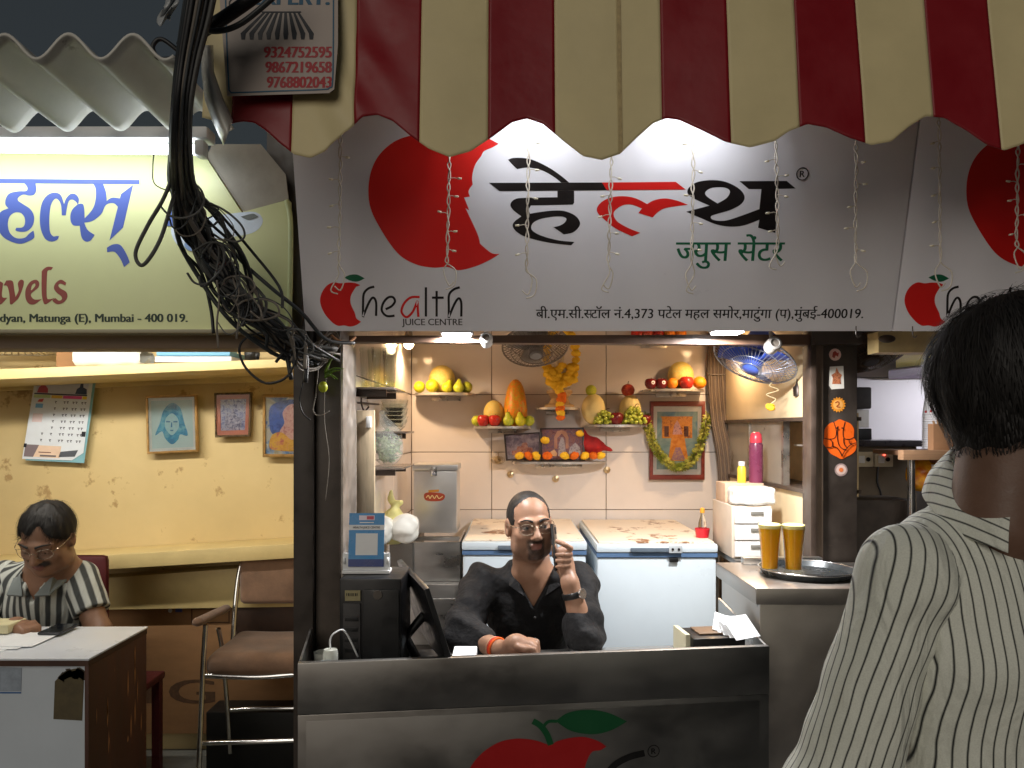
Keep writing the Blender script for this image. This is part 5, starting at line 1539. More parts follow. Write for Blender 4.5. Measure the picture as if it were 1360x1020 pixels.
m = MB().flat([circ(*ring, .0175, 28), circ(*ring, .0152, 28)], cf, .0008, .0)
text_on(m, 'R', cf, ring[0] - .0062, ring[1] - .0078, .0125, .0165, bold=.0006, lift=.0004)
m.build('registered_mark', PBLK, ctr)

# computer tower with the payment card stand on top
zc = .79
tx0, tx1, tz = (450 - 680) / F * 2.16, (533 - 680) / F * 2.16, 1.07
t = thing('computer_tower', 'black desktop computer tower on the steel counter', 'computer', ((tx0 + tx1) / 2, 2.26, zc))
MB().box(tx0, tx1, 2.165, 2.36, zc + .001, tz).build('case', M('tower_black', rgb(20, 20, 22), .38, var=.15), t, bevel=.006)
MB().box(tx0 + .07, tx1 - .006, 2.158, 2.1645, zc + .01, tz - .03).build('front_cover', BLACKPLASTIC, t, bevel=.003)
MB().box(tx0 + .012, tx0 + .062, 2.159, 2.1645, zc + .02, tz - .07).build('port_panel', M('port_grey', rgb(52, 50, 50), .5, var=.4, scale=40), t, bevel=.002)
for k in range(5):
    MB().box(tx0 + .018, tx0 + .056, 2.156, 2.1588, zc + .04 + k * .03, zc + .052 + k * .03).build('port', BLACKPLASTIC, t, bevel=.001)
MB().box(tx0 + .018, tx0 + .062, 2.1575, 2.1588, tz - .062, tz - .032).build('paper_label', M('old_label', rgb(150, 140, 104), .7, var=.2), t)
for k in range(7):
    MB().box(tx0 + .022 + k * .005, tx0 + .024 + k * .005 + .001 * (k % 2), 2.1568, 2.1574, tz - .048, tz - .04).build('barcode_line', BLACKPLASTIC, t)
MB().lathe([(0, .004), (.013, .004), (.014, 0), (0, 0)], 20, (tx0 + .112, 2.158, tz - .045), Matrix.Rotation(R(90), 4, 'X')).build('power_button', M('button_grey', rgb(96, 90, 84), .3, .4), t, smooth=True, autos=40)
Yq = 2.24
qx0, qx1 = W(463, 0, Yq).x, W(510, 0, Yq).x
t = thing('payment_stand', 'blue payment card in a white plastic stand on the computer tower', 'card stand', ((qx0 + qx1) / 2, Yq, tz))
MB().box(qx0 - .018, qx1 + .018, Yq - .012, Yq + .04, tz + .001, tz + .012).build('foot', WHITEPLASTIC, t, bevel=.004)
MB().box(qx0 - .018, qx1 + .018, Yq - .002, Yq + .004, tz + .010, tz + .062).build('back_plate', WHITEPLASTIC, t, bevel=.0028)
for x in (qx0 - .012, qx1 + .012):
    MB().tube([(x, Yq - .006, tz + .03), (x, Yq - .003, tz + .05)], .004, 8).build('clip', WHITEPLASTIC, t, smooth=True)
qf = Frame((qx0, Yq - .006, tz + .022), (1, 0, 0), (0, .12, 1))
w_ = qx1 - qx0
def qrect(name, u0, u1, v0, v1, mat, lift=.0022):
    MB().flat([[(u0 * w_, v0), (u1 * w_, v0), (u1 * w_, v1), (u0 * w_, v1)]], qf, .0004, lift).build(name, mat, t)
MB().flat([[(0, 0), (w_, 0), (w_, .158), (0, .158)]], qf, .002).build('card', M('card_blue', rgb(46, 136, 196), .3, var=.05), t)
qrect('lower_band', 0, 1, 0, .022, M('card_navy', rgb(20, 52, 120), .3))
qrect('name_band', 0, 1, .108, .123, WHITEPLASTIC)
qrect('blank_square', .2, .82, .034, .098, WHITEPLASTIC)
qrect('logo_mark', .28, .72, .137, .151, M('logo_pale', rgb(226, 214, 226), .3))
qrect('logo_mark', .5, .7, .139, .149, M('logo_red', rgb(190, 60, 80), .3), .0028)
m = MB(); text_on(m, 'HEALTH JUICE CENTRE', qf, w_ * .12, .1125, w_ * .76, .0065, bold=.0003, lift=.0028); m.build('lettering', INK, t)
qrect('caption_line', .3, .7, .1285, .1315, WHITEPLASTIC)
# monitor seen from behind
c1, c2 = Vector((-.37, 2.52, 1.066)), Vector((-.226, 2.06, 1.066))
b1, b2_ = Vector((-.298, 2.52, .835)), Vector((-.152, 2.06, .835))
t = thing('monitor', 'black flat monitor seen from behind, leaning on the steel counter', 'monitor', (-.25, 2.28, zc))
nn = (c2 - c1).cross(b1 - c1).normalized() * .016
MB().hexa([b1, b2_, b2_ - nn, b1 - nn], [c1, c2, c2 - nn, c1 - nn]).build('panel', M('monitor_black', rgb(24, 24, 26), .35, var=.15), t, bevel=.003)
mid = (c1 + c2 + b1 + b2_) / 4
k1, k2 = (c1 * .7 + b2_ * .3), (b2_ * .7 + c1 * .3)
MB().hexa([mid + (p - mid) * .5 + nn * .02 for p in (b1, b2_, c2, c1)], [mid + (p - mid) * .35 + nn * 1.1 for p in (b1, b2_, c2, c1)]).build('rear_housing', BLACKPLASTIC, t, bevel=.004)
MB().tube([mid + nn * .6, Vector((mid.x - .06, mid.y, .87)), Vector((mid.x - .03, mid.y, zc + .015))], .014, 8).build('neck', BLACKPLASTIC, t, smooth=True)
MB().box(mid.x - .11, mid.x + .05, mid.y - .08, mid.y + .1, zc + .001, zc + .012).build('foot', BLACKPLASTIC, t, bevel=.004)
# small things on the counter
t = thing('charger', 'white plug charger with cable on the steel counter', 'charger', (-.505, 2.09, zc))
MB().lathe([(0, 0), (.020, 0), (.021, .02), (.021, .085), (.018, .097), (0, .098)], 20, (-.505, 2.095, zc + .001)).build('adapter', M('white_glossy', rgb(214, 216, 206), .25), t, smooth=True, autos=40)
MB().box(-.525, -.497, 2.062, 2.076, zc + .03, zc + .075).build('socket', M('socket_grey', rgb(140, 150, 150), .4), t, bevel=.003)
MB().tube(curve3([(-.505, 2.095, zc + .095), (-.506, 2.095, zc + .125), (-.494, 2.10, zc + .142), (-.47, 2.12, zc + .14), (-.44, 2.15, zc + .06)]), .0026, 6).build('cord', WHITEPLASTIC, t, smooth=True)
o = MB().lathe([(0, .003), (.024, .003), (.029, .07), (.031, .07), (.026, 0), (0, 0)], 24, (-.537, 2.16, zc + .001)).build('plastic_cup', M('cloudy_cup', rgb(206, 206, 196), .35, trans=.3), smooth=True, autos=40)
tag(o, 'cloudy plastic cup behind the plug charger', 'cup')
o = MB().box(-.165, -.1, 2.06, 2.16, zc + .001, .878).build('receipt_pad', PAPER, bevel=.002)
tag(o, 'white receipt pad by the resting hand of the man on the phone', 'pad')
t = thing('card_machine', 'black card machine at the end of the steel counter', 'machine', (.6, 2.22, zc))
mr = Matrix.Translation((.60, 2.26, zc)) @ Matrix.Rotation(R(7), 4, 'Z')
MB().box(-.08, .08, -.06, .07, .001, .10, mr).build('body', BLACKPLASTIC, t, bevel=.008)
MB().box(-.10, -.085, -.05, .06, .001, .11, mr).build('tray', M('card_tray', rgb(190, 186, 160), .5), t, bevel=.003)
MB().box(-.05, .05, -.03, .05, .1005, .106, mr).build('keypad', M('keypad_brown', rgb(104, 82, 62), .5, var=.3, scale=60), t, bevel=.002)
t = thing('paper_slips', 'loose white paper slips tucked at the counter end', 'papers', (.66, 2.26, .89))
for k in range(5):
    mr = Matrix.Translation((.655 + .006 * k, 2.28 - .012 * k, .905 + .002 * k)) @ Euler((R(28 + 3 * k), R(18 - 5 * k), R(-12 + 9 * k))).to_matrix().to_4x4()
    MB().box(-.045, .045, -.04, .04, 0, .0008, mr).build('slip', PAPER, t)

# ------------------------------------------------------------------ tall steel side counter with tray and two juices
zt = 1.02
sc_ = thing('side_counter', 'tall steel side counter carrying a tray of juice', 'counter', (1.3, 2.5, ZF))
STB = M('warm_dull_steel', (.44, .40, .36), .36, .95, var=.16, scale=3, rvar=.14, bump=.06, bscale=6, spots=((.28, .21, .16), 14, .70))
MB().box(.735, 2.3, 2.27, 2.715, zt - .05, zt).build('top', STB, sc_, bevel=.004)
MB().box(.752, 2.29, 2.285, 2.70, ZF, zt - .051).build('body', STB, sc_, bevel=.003)
MB().box(.82, 1.10, 2.665, 2.70, zt + .001, zt + .025).build('rail', STEEL, sc_, bevel=.003)
tc_ = Vector((.975, 2.49, zt + .001))
t = thing('serving_tray', 'round dark tray with worn rim on the side counter', 'tray', tc_)
MB().lathe([(0, .004), (.135, .004), (.15, .02), (.155, .02), (.14, 0), (0, 0)], 48, tc_).build('dish', M('tray_dark', rgb(54, 58, 60), .3, .4, var=.3, scale=12), t, smooth=True, autos=40)
MB().tube([tc_ + Vector((.1525 * math.cos(k / 48 * 6.2832), .1525 * math.sin(k / 48 * 6.2832), .0205)) for k in range(48)], .003, 6, closed=True).build('rim', CHROME, t, smooth=True)
JUICE = M('mango_juice', rgb(255, 172, 10), .35, var=.04, scale=10, sss=.4)
jb = JUICE.node_tree.nodes['Principled BSDF']
jb.inputs['Subsurface Radius'].default_value = (.05, .03, .008)
jb.inputs['Subsurface Scale'].default_value = 1.
FOAM = M('juice_foam', rgb(250, 226, 150), .7, var=.1, scale=60, bump=.4)
for (x, y, lab) in ((.840, 2.455, 'glass of yellow juice standing nearer the tray rim'), (.912, 2.44, 'glass of yellow juice standing nearer the tray centre')):
    c = Vector((x, y, zt + .0055))
    t = thing('juice_glass', lab, 'glass', c)
    pr_o = [(0, 0), (.030, 0), (.031, .006), (.0268, .016), (.0272, .04), (.0305, .10), (.0375, .168)]
    pr_i = [(.0365, .168), (.0295, .10), (.0258, .04), (.025, .022), (0, .020)]
    MB().lathe(pr_o + pr_i, 32, c).build('glass', GLASSTHIN, t, smooth=True, autos=60)
    MB().lathe([(0, .0215), (.0245, .0225), (.0253, .04), (.029, .10), (.0345, .152), (0, .152)], 32, c).build('juice', JUICE, t, smooth=True, autos=60)
    MB().lathe([(0, .1525), (.0344, .1525), (.0355, .164), (.03, .167), (0, .168)], 32, c).build('foam', FOAM, t, smooth=True, autos=60)

# ------------------------------------------------------------------ stickers on the dark pillar
pf = wallframe(2.7295)
def sticker(label, shapes, base=None):
    xs_ = [p for p in shapes[0][2]]
    u, v = pf.px(sum(p[0] for p in xs_) / len(xs_), max(p[1] for p in xs_))
    t = thing('sticker', label, 'sticker', pf.at(u, v))
    for i, (nm, mt, out) in enumerate(shapes):
        MB().flat([[pf.px(*p) for p in out]], pf, .0007, .0001 + .0005 * i).build(nm, mt, t)
STW = M('sticker_pinkish', rgb(222, 186, 176), .35, var=.1, scale=30); STR_ = M('sticker_red', rgb(150, 44, 36), .35); STP = M('sticker_white', rgb(222, 218, 208), .35)
sticker('round pale sticker with red mark at the head of the dark pillar', [('backing', STW, circ(1109, 471, 8, 24)), ('mark', STR_, [(1105, 474), (1106, 468), (1109, 466), (1112, 469), (1114, 468), (1113, 474), (1110, 472), (1108, 476)])])
sticker('white card sticker with small seated figure on the dark pillar', [('backing', STP, spline([(1102, 487, 1), (1120, 486, 1), (1121, 516, 1), (1104, 517, 1), (1101, 512, 1)])),
        ('figure', PR('sticker_fig', [rgb(150, 60, 40), rgb(200, 130, 90), rgb(110, 60, 50)], 120), [(1105, 510), (1106, 502), (1104, 498), (1109, 495), (1111, 488), (1114, 495), (1118, 498), (1116, 503), (1117, 510)])])
sun_out = []
for k in range(32):
    a_ = k / 32 * 6.2832
    r_ = 10.5 if k % 2 else 8.2
    sun_out.append((1113 + r_ * math.cos(a_), 537.5 + r_ * math.sin(a_)))
sticker('orange sun sticker on the dark pillar', [('backing', M('sticker_orange', rgb(206, 132, 40), .35, var=.15), sun_out), ('disc', M('sticker_gold', rgb(214, 156, 84), .35), circ(1113, 537.5, 6.5, 20)),
        ('mark', M('sticker_brown', rgb(150, 70, 30), .35), stroke([(1109, 535), (1113, 533.5), (1114, 537), (1111, 540), (1116, 541)], 1.4, 4))])
g6 = lambda pts: tr(pts, 1080, 430, 4.86)
ORG = M('sticker_saffron', rgb(226, 96, 26), .35, var=.05)
shp = [('silhouette', ORG, spline(g6([(170, 617), (140, 632), (105, 645), (75, 680), (70, 735), (62, 768), (85, 800), (110, 835), (150, 858), (182, 873), (212, 860), (250, 840), (275, 810), (278, 762), (262, 730), (262, 680), (240, 645), (205, 630)])))]
for k, st in enumerate(([(132, 634), (148, 690), (140, 735), (100, 745), (70, 738)], [(205, 634), (192, 690), (198, 738), (235, 745), (264, 732)], [(158, 660), (154, 720), (164, 780), (190, 808), (212, 812)],
           [(194, 740), (198, 775), (216, 800)], [(84, 798), (118, 795), (120, 760), (104, 746)], [(118, 790), (150, 800), (172, 830), (184, 856)], [(184, 852), (205, 815), (240, 780), (276, 768)], [(228, 748), (232, 770), (250, 776)])):
    shp.append(('outline_stroke', PBLK, stroke(g6(st), 1.0, 5)))
shp += [('eye', PBLK, circ(*g6([(151, 673)])[0], 1.1, 10)), ('eye', PBLK, circ(*g6([(183, 673)])[0], 1.1, 10))]
sticker('large orange elephant headed deity sticker on the dark pillar', shp)
sticker('round pale sticker with orange flower near the foot of the dark pillar', [('backing', M('sticker_grey', rgb(150, 130, 126), .35, var=.3, scale=60), circ(1117, 624, 8.5, 24)), ('ring', M('sticker_ring', rgb(206, 180, 170), .35), circ(1117, 624, 6.4, 20)), ('mark', M('sticker_orange2', rgb(200, 110, 60), .35), circ(1117, 624, 3, 12))])

# ------------------------------------------------------------------ snack stall things
for (px, dz, lab) in ((1147, 0, 'white switch socket plate next to the dark pillar in the snack stall'), (1173, 0, 'white switch socket plate with red pilot light in the snack stall')):
    a, b = W(px - 12, 620, 3.08), W(px + 12, 600, 3.08)
    t = thing('socket_plate', lab, 'socket', ((a.x + b.x) / 2, 3.08, a.z))
    MB().box(a.x, b.x, 3.072, 3.088, a.z, b.z).build('plate', M('socket_plate', rgb(206, 196, 172), .4, var=.06), t, bevel=.003)
    MB().box(a.x + .012, a.x + .036, 3.066, 3.0715, a.z + .016, b.z - .016).build('rocker', WHITEPLASTIC, t, bevel=.002)
    MB().lathe([(0, 0), (.009, 0), (.009, .004), (0, .004)], 14, ((a.x + b.x) / 2 + .014, 3.072, (a.z + b.z) / 2), Matrix.Rotation(R(90), 4, 'X')).build('outlet', BLACKPLASTIC, t)
    if px > 1150:
        MB().sph(((a.x + b.x) / 2, 3.07, b.z - .012), .0045, 8, 6).build('pilot_light', M('pilot_red', (1, .05, .05), .4, emit=4, ecol=(1, .08, .05)), t, smooth=True)
o = MB().tube(curve3([W(1166, 620, 3.07), W(1165, 640, 3.06), W(1170, 660, 3.06), (W(1162, 690, 3.06))]), .004, 6).build('plug_cord', CB[0], smooth=True)
tag(o, 'dark cord hanging from the socket plates of the snack stall', 'cord')
zsh = W(0, 585, 3.05).z
t = thing('sack_machine', 'dark boxy machine with white front on the snack stall shelf', 'machine', (1.42, 3.2, zsh))
MB().box(1.27, W(1158, 0, 3.12).x, 3.12, 3.36, W(0, 543, 3.12).z, W(0, 514, 3.12).z).build('head', M('machine_dark', rgb(48, 44, 44), .5, var=.3), t, bevel=.008)
MB().lathe([(0, 0), (.035, 0), (.04, .01), (.04, .02), (0, .02)], 20, (W(1158, 0, 3.12).x - .012, 3.22, W(0, 530, 3.15).z), Matrix.Rotation(R(90), 4, 'Y')).build('cap', BLACKPLASTIC, t, smooth=True, autos=40)
MB().box(1.27, W(1156, 0, 3.12).x, 3.13, 3.36, W(0, 568, 3.13).z, W(0, 544, 3.13).z).build('white_front', WHITEPLASTIC, t, bevel=.004)
MB().box(1.27, W(1158, 0, 3.12).x, 3.12, 3.37, zsh + .001, W(0, 569, 3.13).z).build('base', BLACKPLASTIC, t, bevel=.004)
# serving ledge with cups and boxes
zl = W(0, 597, 2.75).z
t = thing('serving_ledge', 'narrow wooden serving ledge on a steel post in the snack stall', 'ledge', (1.5, 2.78, ZF))
MB().box(W(1196, 0, 2.72).x, W(1258, 0, 2.72).x, 2.70, 2.74, W(0, 611, 2.70).z, W(0, 598, 2.70).z).build('front_board', M('pale_wood', rgb(176, 138, 106), .6, var=.15, stretch=(.4, 2, 6)), t, bevel=.003)
MB().box(W(1199, 0, 2.75).x, 2.3, 2.745, 2.98, zl - .022, zl - .004).build('shelf_board', M('brown_board', rgb(124, 92, 70), .6, var=.2), t, bevel=.002)
MB().tube([(W(1218, 0, 2.72).x, 2.76, ZF), (W(1218, 0, 2.72).x, 2.76, zl - .03)], .013, 12).build('post', CHROME, t, smooth=True, autos=40)
cpx = W(1243, 0, 2.86).x
t0 = thing('cup_stack', 'tall stack of white paper cups with coloured dots', 'cups', (cpx, 2.86, zl))
CUPM = M('paper_cup', rgb(226, 226, 230), .6, var=.03)
zz = zl
for k in range(15):
    MB().lathe([(.046, 0), (.048, .0015), (.047, .004), (.043, .0085)], 28, (cpx, 2.86, zz)).build('cup_rim', CUPM, t0, smooth=True, autos=30)
    zz += .0085
MB().lathe([(.046, 0), (.048, .002), (.046, .004), (.031, .108), (0, .108)], 28, (cpx, 2.86, zz)).build('top_cup', CUPM, t0, smooth=True, autos=50)
dots = [M('dot_red', rgb(190, 60, 60), .5), M('dot_blue', rgb(60, 80, 160), .5), M('dot_grey', rgb(120, 124, 150), .5)]
for k in range(26):
    f = .12 + .8 * ((k * .382) % 1); th = -2.9 + k * .62
    r = .046 - .015 * f + .0006
    c = Vector((cpx + r * math.cos(th), 2.86 + r * math.sin(th), zz + .108 * f))
    if math.sin(th) < .2:
        MB().sph(c, (.0036, .0036, .0036) if k % 3 else (.005, .005, .005), 8, 6).build('dot', dots[k % 3], t0, smooth=True)
o = MB().box(W(1240, 0, 2.76).x, W(1268, 0, 2.76).x, 2.762, 2.80, zl - .003, W(0, 563, 2.76).z).build('kraft_box', M('kraft', rgb(176, 132, 96), .75, var=.1), bevel=.002)
tag(o, 'small open kraft box in front of the paper cups', 'box')
o = MB().box(W(1270, 0, 2.79).x, W(1330, 0, 2.79).x, 2.77, 2.9, zl - .003, W(0, 560, 2.8).z).build('brown_box', M('brown_box', rgb(112, 70, 52), .7, var=.15), bevel=.003)
tag(o, 'brown box next to the kraft box behind the customer', 'box')
t = thing('wooden_sticks', 'wooden stirrers standing in the kraft box', 'stirrers', W(1254, 565, 2.78))
for k in range(6):
    a = W(1244 + 4 * k, 575, 2.78); b = a + Vector((-.012 + .005 * k, 0, .045 + .004 * (k % 3)))
    MB().hexa([a + Vector((-.004, 0, 0)), a + Vector((.004, 0, 0)), a + Vector((.004, .002, 0)), a + Vector((-.004, .002, 0))], [b + Vector((-.004, 0, 0)), b + Vector((.004, 0, 0)), b + Vector((.004, .002, 0)), b + Vector((-.004, .002, 0))]).build('stick', M('stick_wood', rgb(206, 166, 126), .7), t)
o = surf_obj('snack_packet', lambda P: d_ell(P, W(1228, 630, 2.9), (.07, .05, .07)) + .005 * wave(P, 60), W(1190, 665, 2.8) - Vector((0, .02, 0)), W(1262, 595, 2.99), .007, PR('packet_print', [rgb(196, 90, 30), rgb(226, 160, 30), rgb(170, 50, 30)], 14))
tag(o, 'orange and yellow snack packet below the serving ledge', 'packet')
o = MB().box(1.262, W(1215, 0, 2.85).x, 2.84, 3.05, ZF, W(0, 664, 2.85).z).build('shelf_box', M('dark_counter', rgb(60, 52, 46), .5, var=.3), bevel=.004)
tag(o, 'dark brown low cabinet below the socket plates', 'cabinet')
p = W(1178, 450, 2.575)
o = MB().sph(p, (.03, .012, .014)).build('metal_boss', BROWNMETAL, smooth=True)
tag(o, 'dark metal boss on the beige lintel of the snack stall', 'fitting')
t = thing('tray_stack', 'white and brown trays stacked below the brown box', 'trays', W(1290, 625, 2.75))
for k in range(3):
    MB().box(W(1258, 0, 2.75).x, W(1330, 0, 2.75).x, 2.73, 2.95, W(0, 624 - 8 * k, 2.75).z, W(0, 618 - 8 * k, 2.75).z - .002).build('tray', WHITEPLASTIC if k != 1 else M('brown_box'), t, bevel=.002)

# ------------------------------------------------------------------ travel stall furniture
dz = .866
desk = thing('desk', 'worn white topped desk with scratched brown side in the yellow stall', 'desk', (-1.5, 2.25, ZF))
WL_ = M('desk_laminate', rgb(214, 218, 224), .3, var=.04, scale=5, spots=(rgb(180, 180, 180), 9, .72))
MB().box(-2.1, -1.169, 2.08, 2.42, dz - .006, dz).build('top', WL_, desk, bevel=.002)
MB().box(-2.1, -1.172, 2.083, 2.418, dz - .022, dz - .0065).build('edging', M('desk_edge', rgb(70, 46, 34), .6, var=.3), desk)
MB().box(-2.1, -1.185, 2.095, 2.11, ZF, dz - .0225).build('front_panel', M('desk_front', rgb(196, 204, 212), .4, var=.05, scale=4, spots=(rgb(150, 156, 160), 6, .7)), desk)
SCR = M('desk_side_scratched', rgb(74, 42, 30), .5, var=.3, scale=9, stretch=(1, 3, .5), spots=(rgb(170, 118, 74), 9, .63))
MB().box(-1.184, -1.172, 2.085, 2.415, ZF, dz - .0225).build('side_panel', SCR, desk, bevel=.002)
sdf_ = Frame((-1.1718, 2.085, 0), (0, 1, 0), (0, 0, 1))
for k in range(16):
    u0, v0 = rnd.uniform(.02, .30), rnd.uniform(.30, .80)
    hh_, ww_ = rnd.uniform(.02, .12), rnd.uniform(.0015, .006)
    MB().flat([spline([(u0, v0, 1), (u0 + ww_, v0 + hh_ * .4), (u0 + ww_ * .4, v0 + hh_, 1), (u0 - ww_ * .5, v0 + hh_ * .5)], 3)], sdf_, .0003, .0001).build('chipped_strip', M('chipped_wood', rgb(176, 126, 82), .8, var=.3), desk)
df = wallframe(2.0945)
def ond(name, mat, out):
    MB().flat([[df.px(*p) for p in out]], df, .0006).build(name, mat, desk)
ond('bare_patch', M('bare_board', rgb(88, 78, 56), .8, var=.25, scale=30), spline([(73, 905, 1), (80, 898), (92, 890), (104, 888), (112, 893, 1), (109, 957, 1), (71, 955, 1)], 4))
ond('dark_mould', M('patch_dark', rgb(66, 58, 46), .8, var=.4, scale=50), [(x + rnd.uniform(-2.2, 2.2), y + rnd.uniform(-2, 2)) for x, y in spline([(78, 899), (84, 892), (90, 889), (98, 890), (104, 887), (113, 892), (112, 902), (106, 900), (100, 903), (92, 900), (84, 905)], 3)])
ond('grey_label', M('grey_label', rgb(150, 160, 172), .6, var=.2, scale=40), [(-2, 886), (29, 887), (28, 918), (-2, 918)])
ond('blue_line', M('blue_line', rgb(54, 96, 150), .5), [(-2, 919), (28, 919), (28, 921), (-2, 921)])
for k in range(3):
    o = MB().box(-1.72 - .01 * k, -1.45 + .03 * k, 2.14 + .02 * k, 2.3 + .015 * k, dz + .001 + .0015 * k, dz + .002 + .0015 * k, Matrix.Translation((0, 0, 0))).build('paper_sheet', PAPER)
    tag(o, 'white paper sheet lying on the desk by the writing hand', 'paper', 'paper sheets on the desk')
t = thing('mobile_phone', 'dark mobile phone lying on the desk', 'phone', (-1.5, 2.35, dz))
a, b = W(48, 848, 2.29).x, W(78, 848, 2.29).x
MB().box(a, b, 2.295, 2.40, dz + .006, dz + .014).build('body', M('phone_body', rgb(50, 54, 60), .25), t, bevel=.003)
MB().box(a + .003, b - .003, 2.299, 2.396, dz + .0145, dz + .0152).build('screen', M('phone_screen', rgb(22, 26, 32), .08), t)
o = MB().box(-1.66, -1.54, 2.30, 2.39, dz + .008, dz + .035).build('note_block', M('cream_block', rgb(214, 206, 166), .6, var=.1), bevel=.004)
tag(o, 'cream note block under the writing hand', 'notebook')
# chair
ch = thing('armchair', 'chrome framed chair with worn brown upholstery and arm pads', 'chair', (-.9, 2.9, ZF))
BRN = M('brown_upholstery', rgb(104, 78, 60), .9, var=.2, scale=14, bump=.2, bscale=120, sheen=.3, col2=rgb(126, 98, 78))
CHX = lambda px, py, Y: W(px, py, Y)
def ctube(pts, r=.0105):
    MB().tube(curve3([CHX(*p) for p in pts], 8), r, 10).build('frame_tube', CHROME, ch, smooth=True, autos=60)
ctube([(309, 860, 3.02), (312, 810, 3.05), (317, 765, 3.08), (324, 745, 3.09), (342, 735, 3.1), (400, 733, 3.1), (452, 736, 3.1), (466, 760, 3.09), (474, 860, 3.02)])
ctube([(273, 830, 2.76), (270, 880, 2.76), (267, 950, 2.76), (264, 1026, 2.76), (262, 1060, 2.76)], .0095)
ctube([(470, 830, 2.76), (472, 900, 2.76), (474, 1060, 2.76)], .0095)
ctube([(270, 897, 2.765), (340, 899, 2.765), (400, 895, 2.765), (470, 893, 2.765)])
ctube([(267, 987, 2.77), (340, 985, 2.77), (400, 983, 2.77), (472, 983, 2.77)], .0085)
ctube([(306, 943, 3.0), (350, 941, 3.0), (470, 940, 3.0)], .0085)
ctube([(290, 835, 2.9), (296, 870, 2.95), (302, 940, 3.0), (306, 1000, 3.02)], .009)
def pad(name, fn, lo, hi, h=.009):
    surf_obj(name, fn, lo, hi, h, BRN, ch)
sa = np.array(CHX(335, 868, 2.9))
sx0, sx1 = W(270, 0, 2.76).x, W(470, 0, 2.76).x
scz = W(0, 881, 2.80).z
pad('seat', lambda P: rbox(P, ((sx0 + sx1) / 2, 2.93, scz), ((sx1 - sx0) / 2, .18, .045), .04) + .003 * wave(P, 25), (sx0 - .03, 2.72, scz - .07), (sx1 + .03, 3.14, scz + .07))
bx0, bx1 = W(319, 0, 3.07).x, W(462, 0, 3.07).x
bz0, bz1 = W(0, 802, 3.07).z, W(0, 740, 3.07).z
pad('backrest', lambda P: rbox(P, ((bx0 + bx1) / 2, 3.075, (bz0 + bz1) / 2), ((bx1 - bx0) / 2, .022, (bz1 - bz0) / 2), .02) + .002 * wave(P, 25), (bx0 - .02, 3.03, bz0 - .03), (bx1 + .02, 3.12, bz1 + .03), .008)
A_, B_ = CHX(263, 826, 2.74), CHX(300, 808, 3.0)
pad('arm_pad', lambda P: d_flatcap(P, A_, B_, .022, .020, (0, 0, 1), .75), Vector((A_.x - .05, A_.y - .05, A_.z - .05)), Vector((B_.x + .05, B_.y + .05, max(A_.z, B_.z) + .05)), .007)
# cardboard leaning behind, dark crate under the chair
cb = thing('cardboard_sheet', 'large brown cardboard sheet leaning below the yellow ledge', 'cardboard', (-1.3, 3.2, ZF))
MB().box(W(60, 0, 3.2).x, W(404, 0, 3.2).x, 3.195, 3.205, W(0, 974, 3.2).z, W(0, 806, 3.2).z).build('sheet', CARDBOARD, cb, bevel=.002)
gf = wallframe(3.1945)
m = MB(); u, v = gf.px(188, 934); text_on(m, 'G', gf, gf.px(226, 934)[0], v, gf.px(284, 934)[0] - gf.px(226, 934)[0], .105, bold=.006, lift=.0003); m.build('lettering', M('carton_print', rgb(96, 70, 50), .85, var=.3, scale=60), cb)
MB().flat([[gf.px(*p) for p in ((190, 934), (206, 934), (206, 899), (190, 899))]], gf, .0005).build('lettering', M('carton_print'), cb)
MB().flat([circ(*gf.px(226, 811), .009, 14)], gf, .0005).build('round_mark', PAPER, cb)
MB().flat([[gf.px(*p) for p in ((233, 808), (242, 808), (242, 813), (233, 813))]], gf, .0005).build('blue_mark', M('mark_blue', rgb(90, 100, 160), .7), cb)
for (x0, y0, x1, y1) in ((254, 808, 305, 809.5), (254, 826, 305, 827.5), (254, 808, 255.5, 827), (303.5, 808, 305, 827)):
    MB().flat([[gf.px(*p) for p in ((x0, y1), (x1, y1), (x1, y0), (x0, y0))]], gf, .0005).build('printed_line', M('carton_print'), cb)
o = MB().box(W(276, 0, 3.06).x, W(402, 0, 3.06).x, 3.04, 3.18, ZF, W(0, 946, 3.04).z).build('black_crate', M('crate_black', rgb(24, 24, 24), .5, var=.3), bevel=.006)
tag(o, 'black crate standing under the chrome chair', 'crate')
o = MB().box(W(310, 0, 3.17).x, W(402, 0, 3.17).x, 3.15, 3.19, W(0, 850, 3.15).z, W(0, 803, 3.15).z).build('dark_box', M('dark_box', rgb(62, 44, 34), .6, var=.3), bevel=.004)
tag(o, 'dark brown box behind the chair back', 'box')
# things on the high shelf of the travel stall
ysh = 2.92
def shelf_z(px):
    return W(0, 490 - 14 * px / 395, ysh).z + .001
o = surf_obj('white_plastic_bag', lambda P: rbox(P, W(150, 476, ysh + .06), (.14, .07, .035), .03) + .006 * wave(P, 45), W(90, 495, ysh - .03), W(210, 455, ysh + .16), .008, M('white_bag'))
tag(o, 'crumpled white plastic bag on the high yellow shelf', 'bag')
for k, (x0, x1, y0, y1, c, lab) in enumerate(((204, 306, 481, 473, (226, 228, 232), 'white flat carton lowest in the pile on the high yellow shelf'), (206, 304, 472.5, 466, (110, 170, 206), 'pale blue flat carton in the pile on the high yellow shelf'),
                                   (222, 290, 465.5, 460, (120, 176, 210), 'small blue flat carton on top of the pile on the high shelf'))):
    zb = shelf_z(255) + (W(0, y0, ysh).z - W(0, 481, ysh).z)
    o = MB().box(W(x0, 0, ysh).x, W(x1, 0, ysh).x, ysh + .01, ysh + .2, zb, zb + W(0, y1, ysh).z - W(0, y0, ysh).z - .001).build('flat_carton', M('flat_carton_%d' % k, rgb(*c), .5, var=.05), bevel=.003)
    tag(o, lab, 'box')
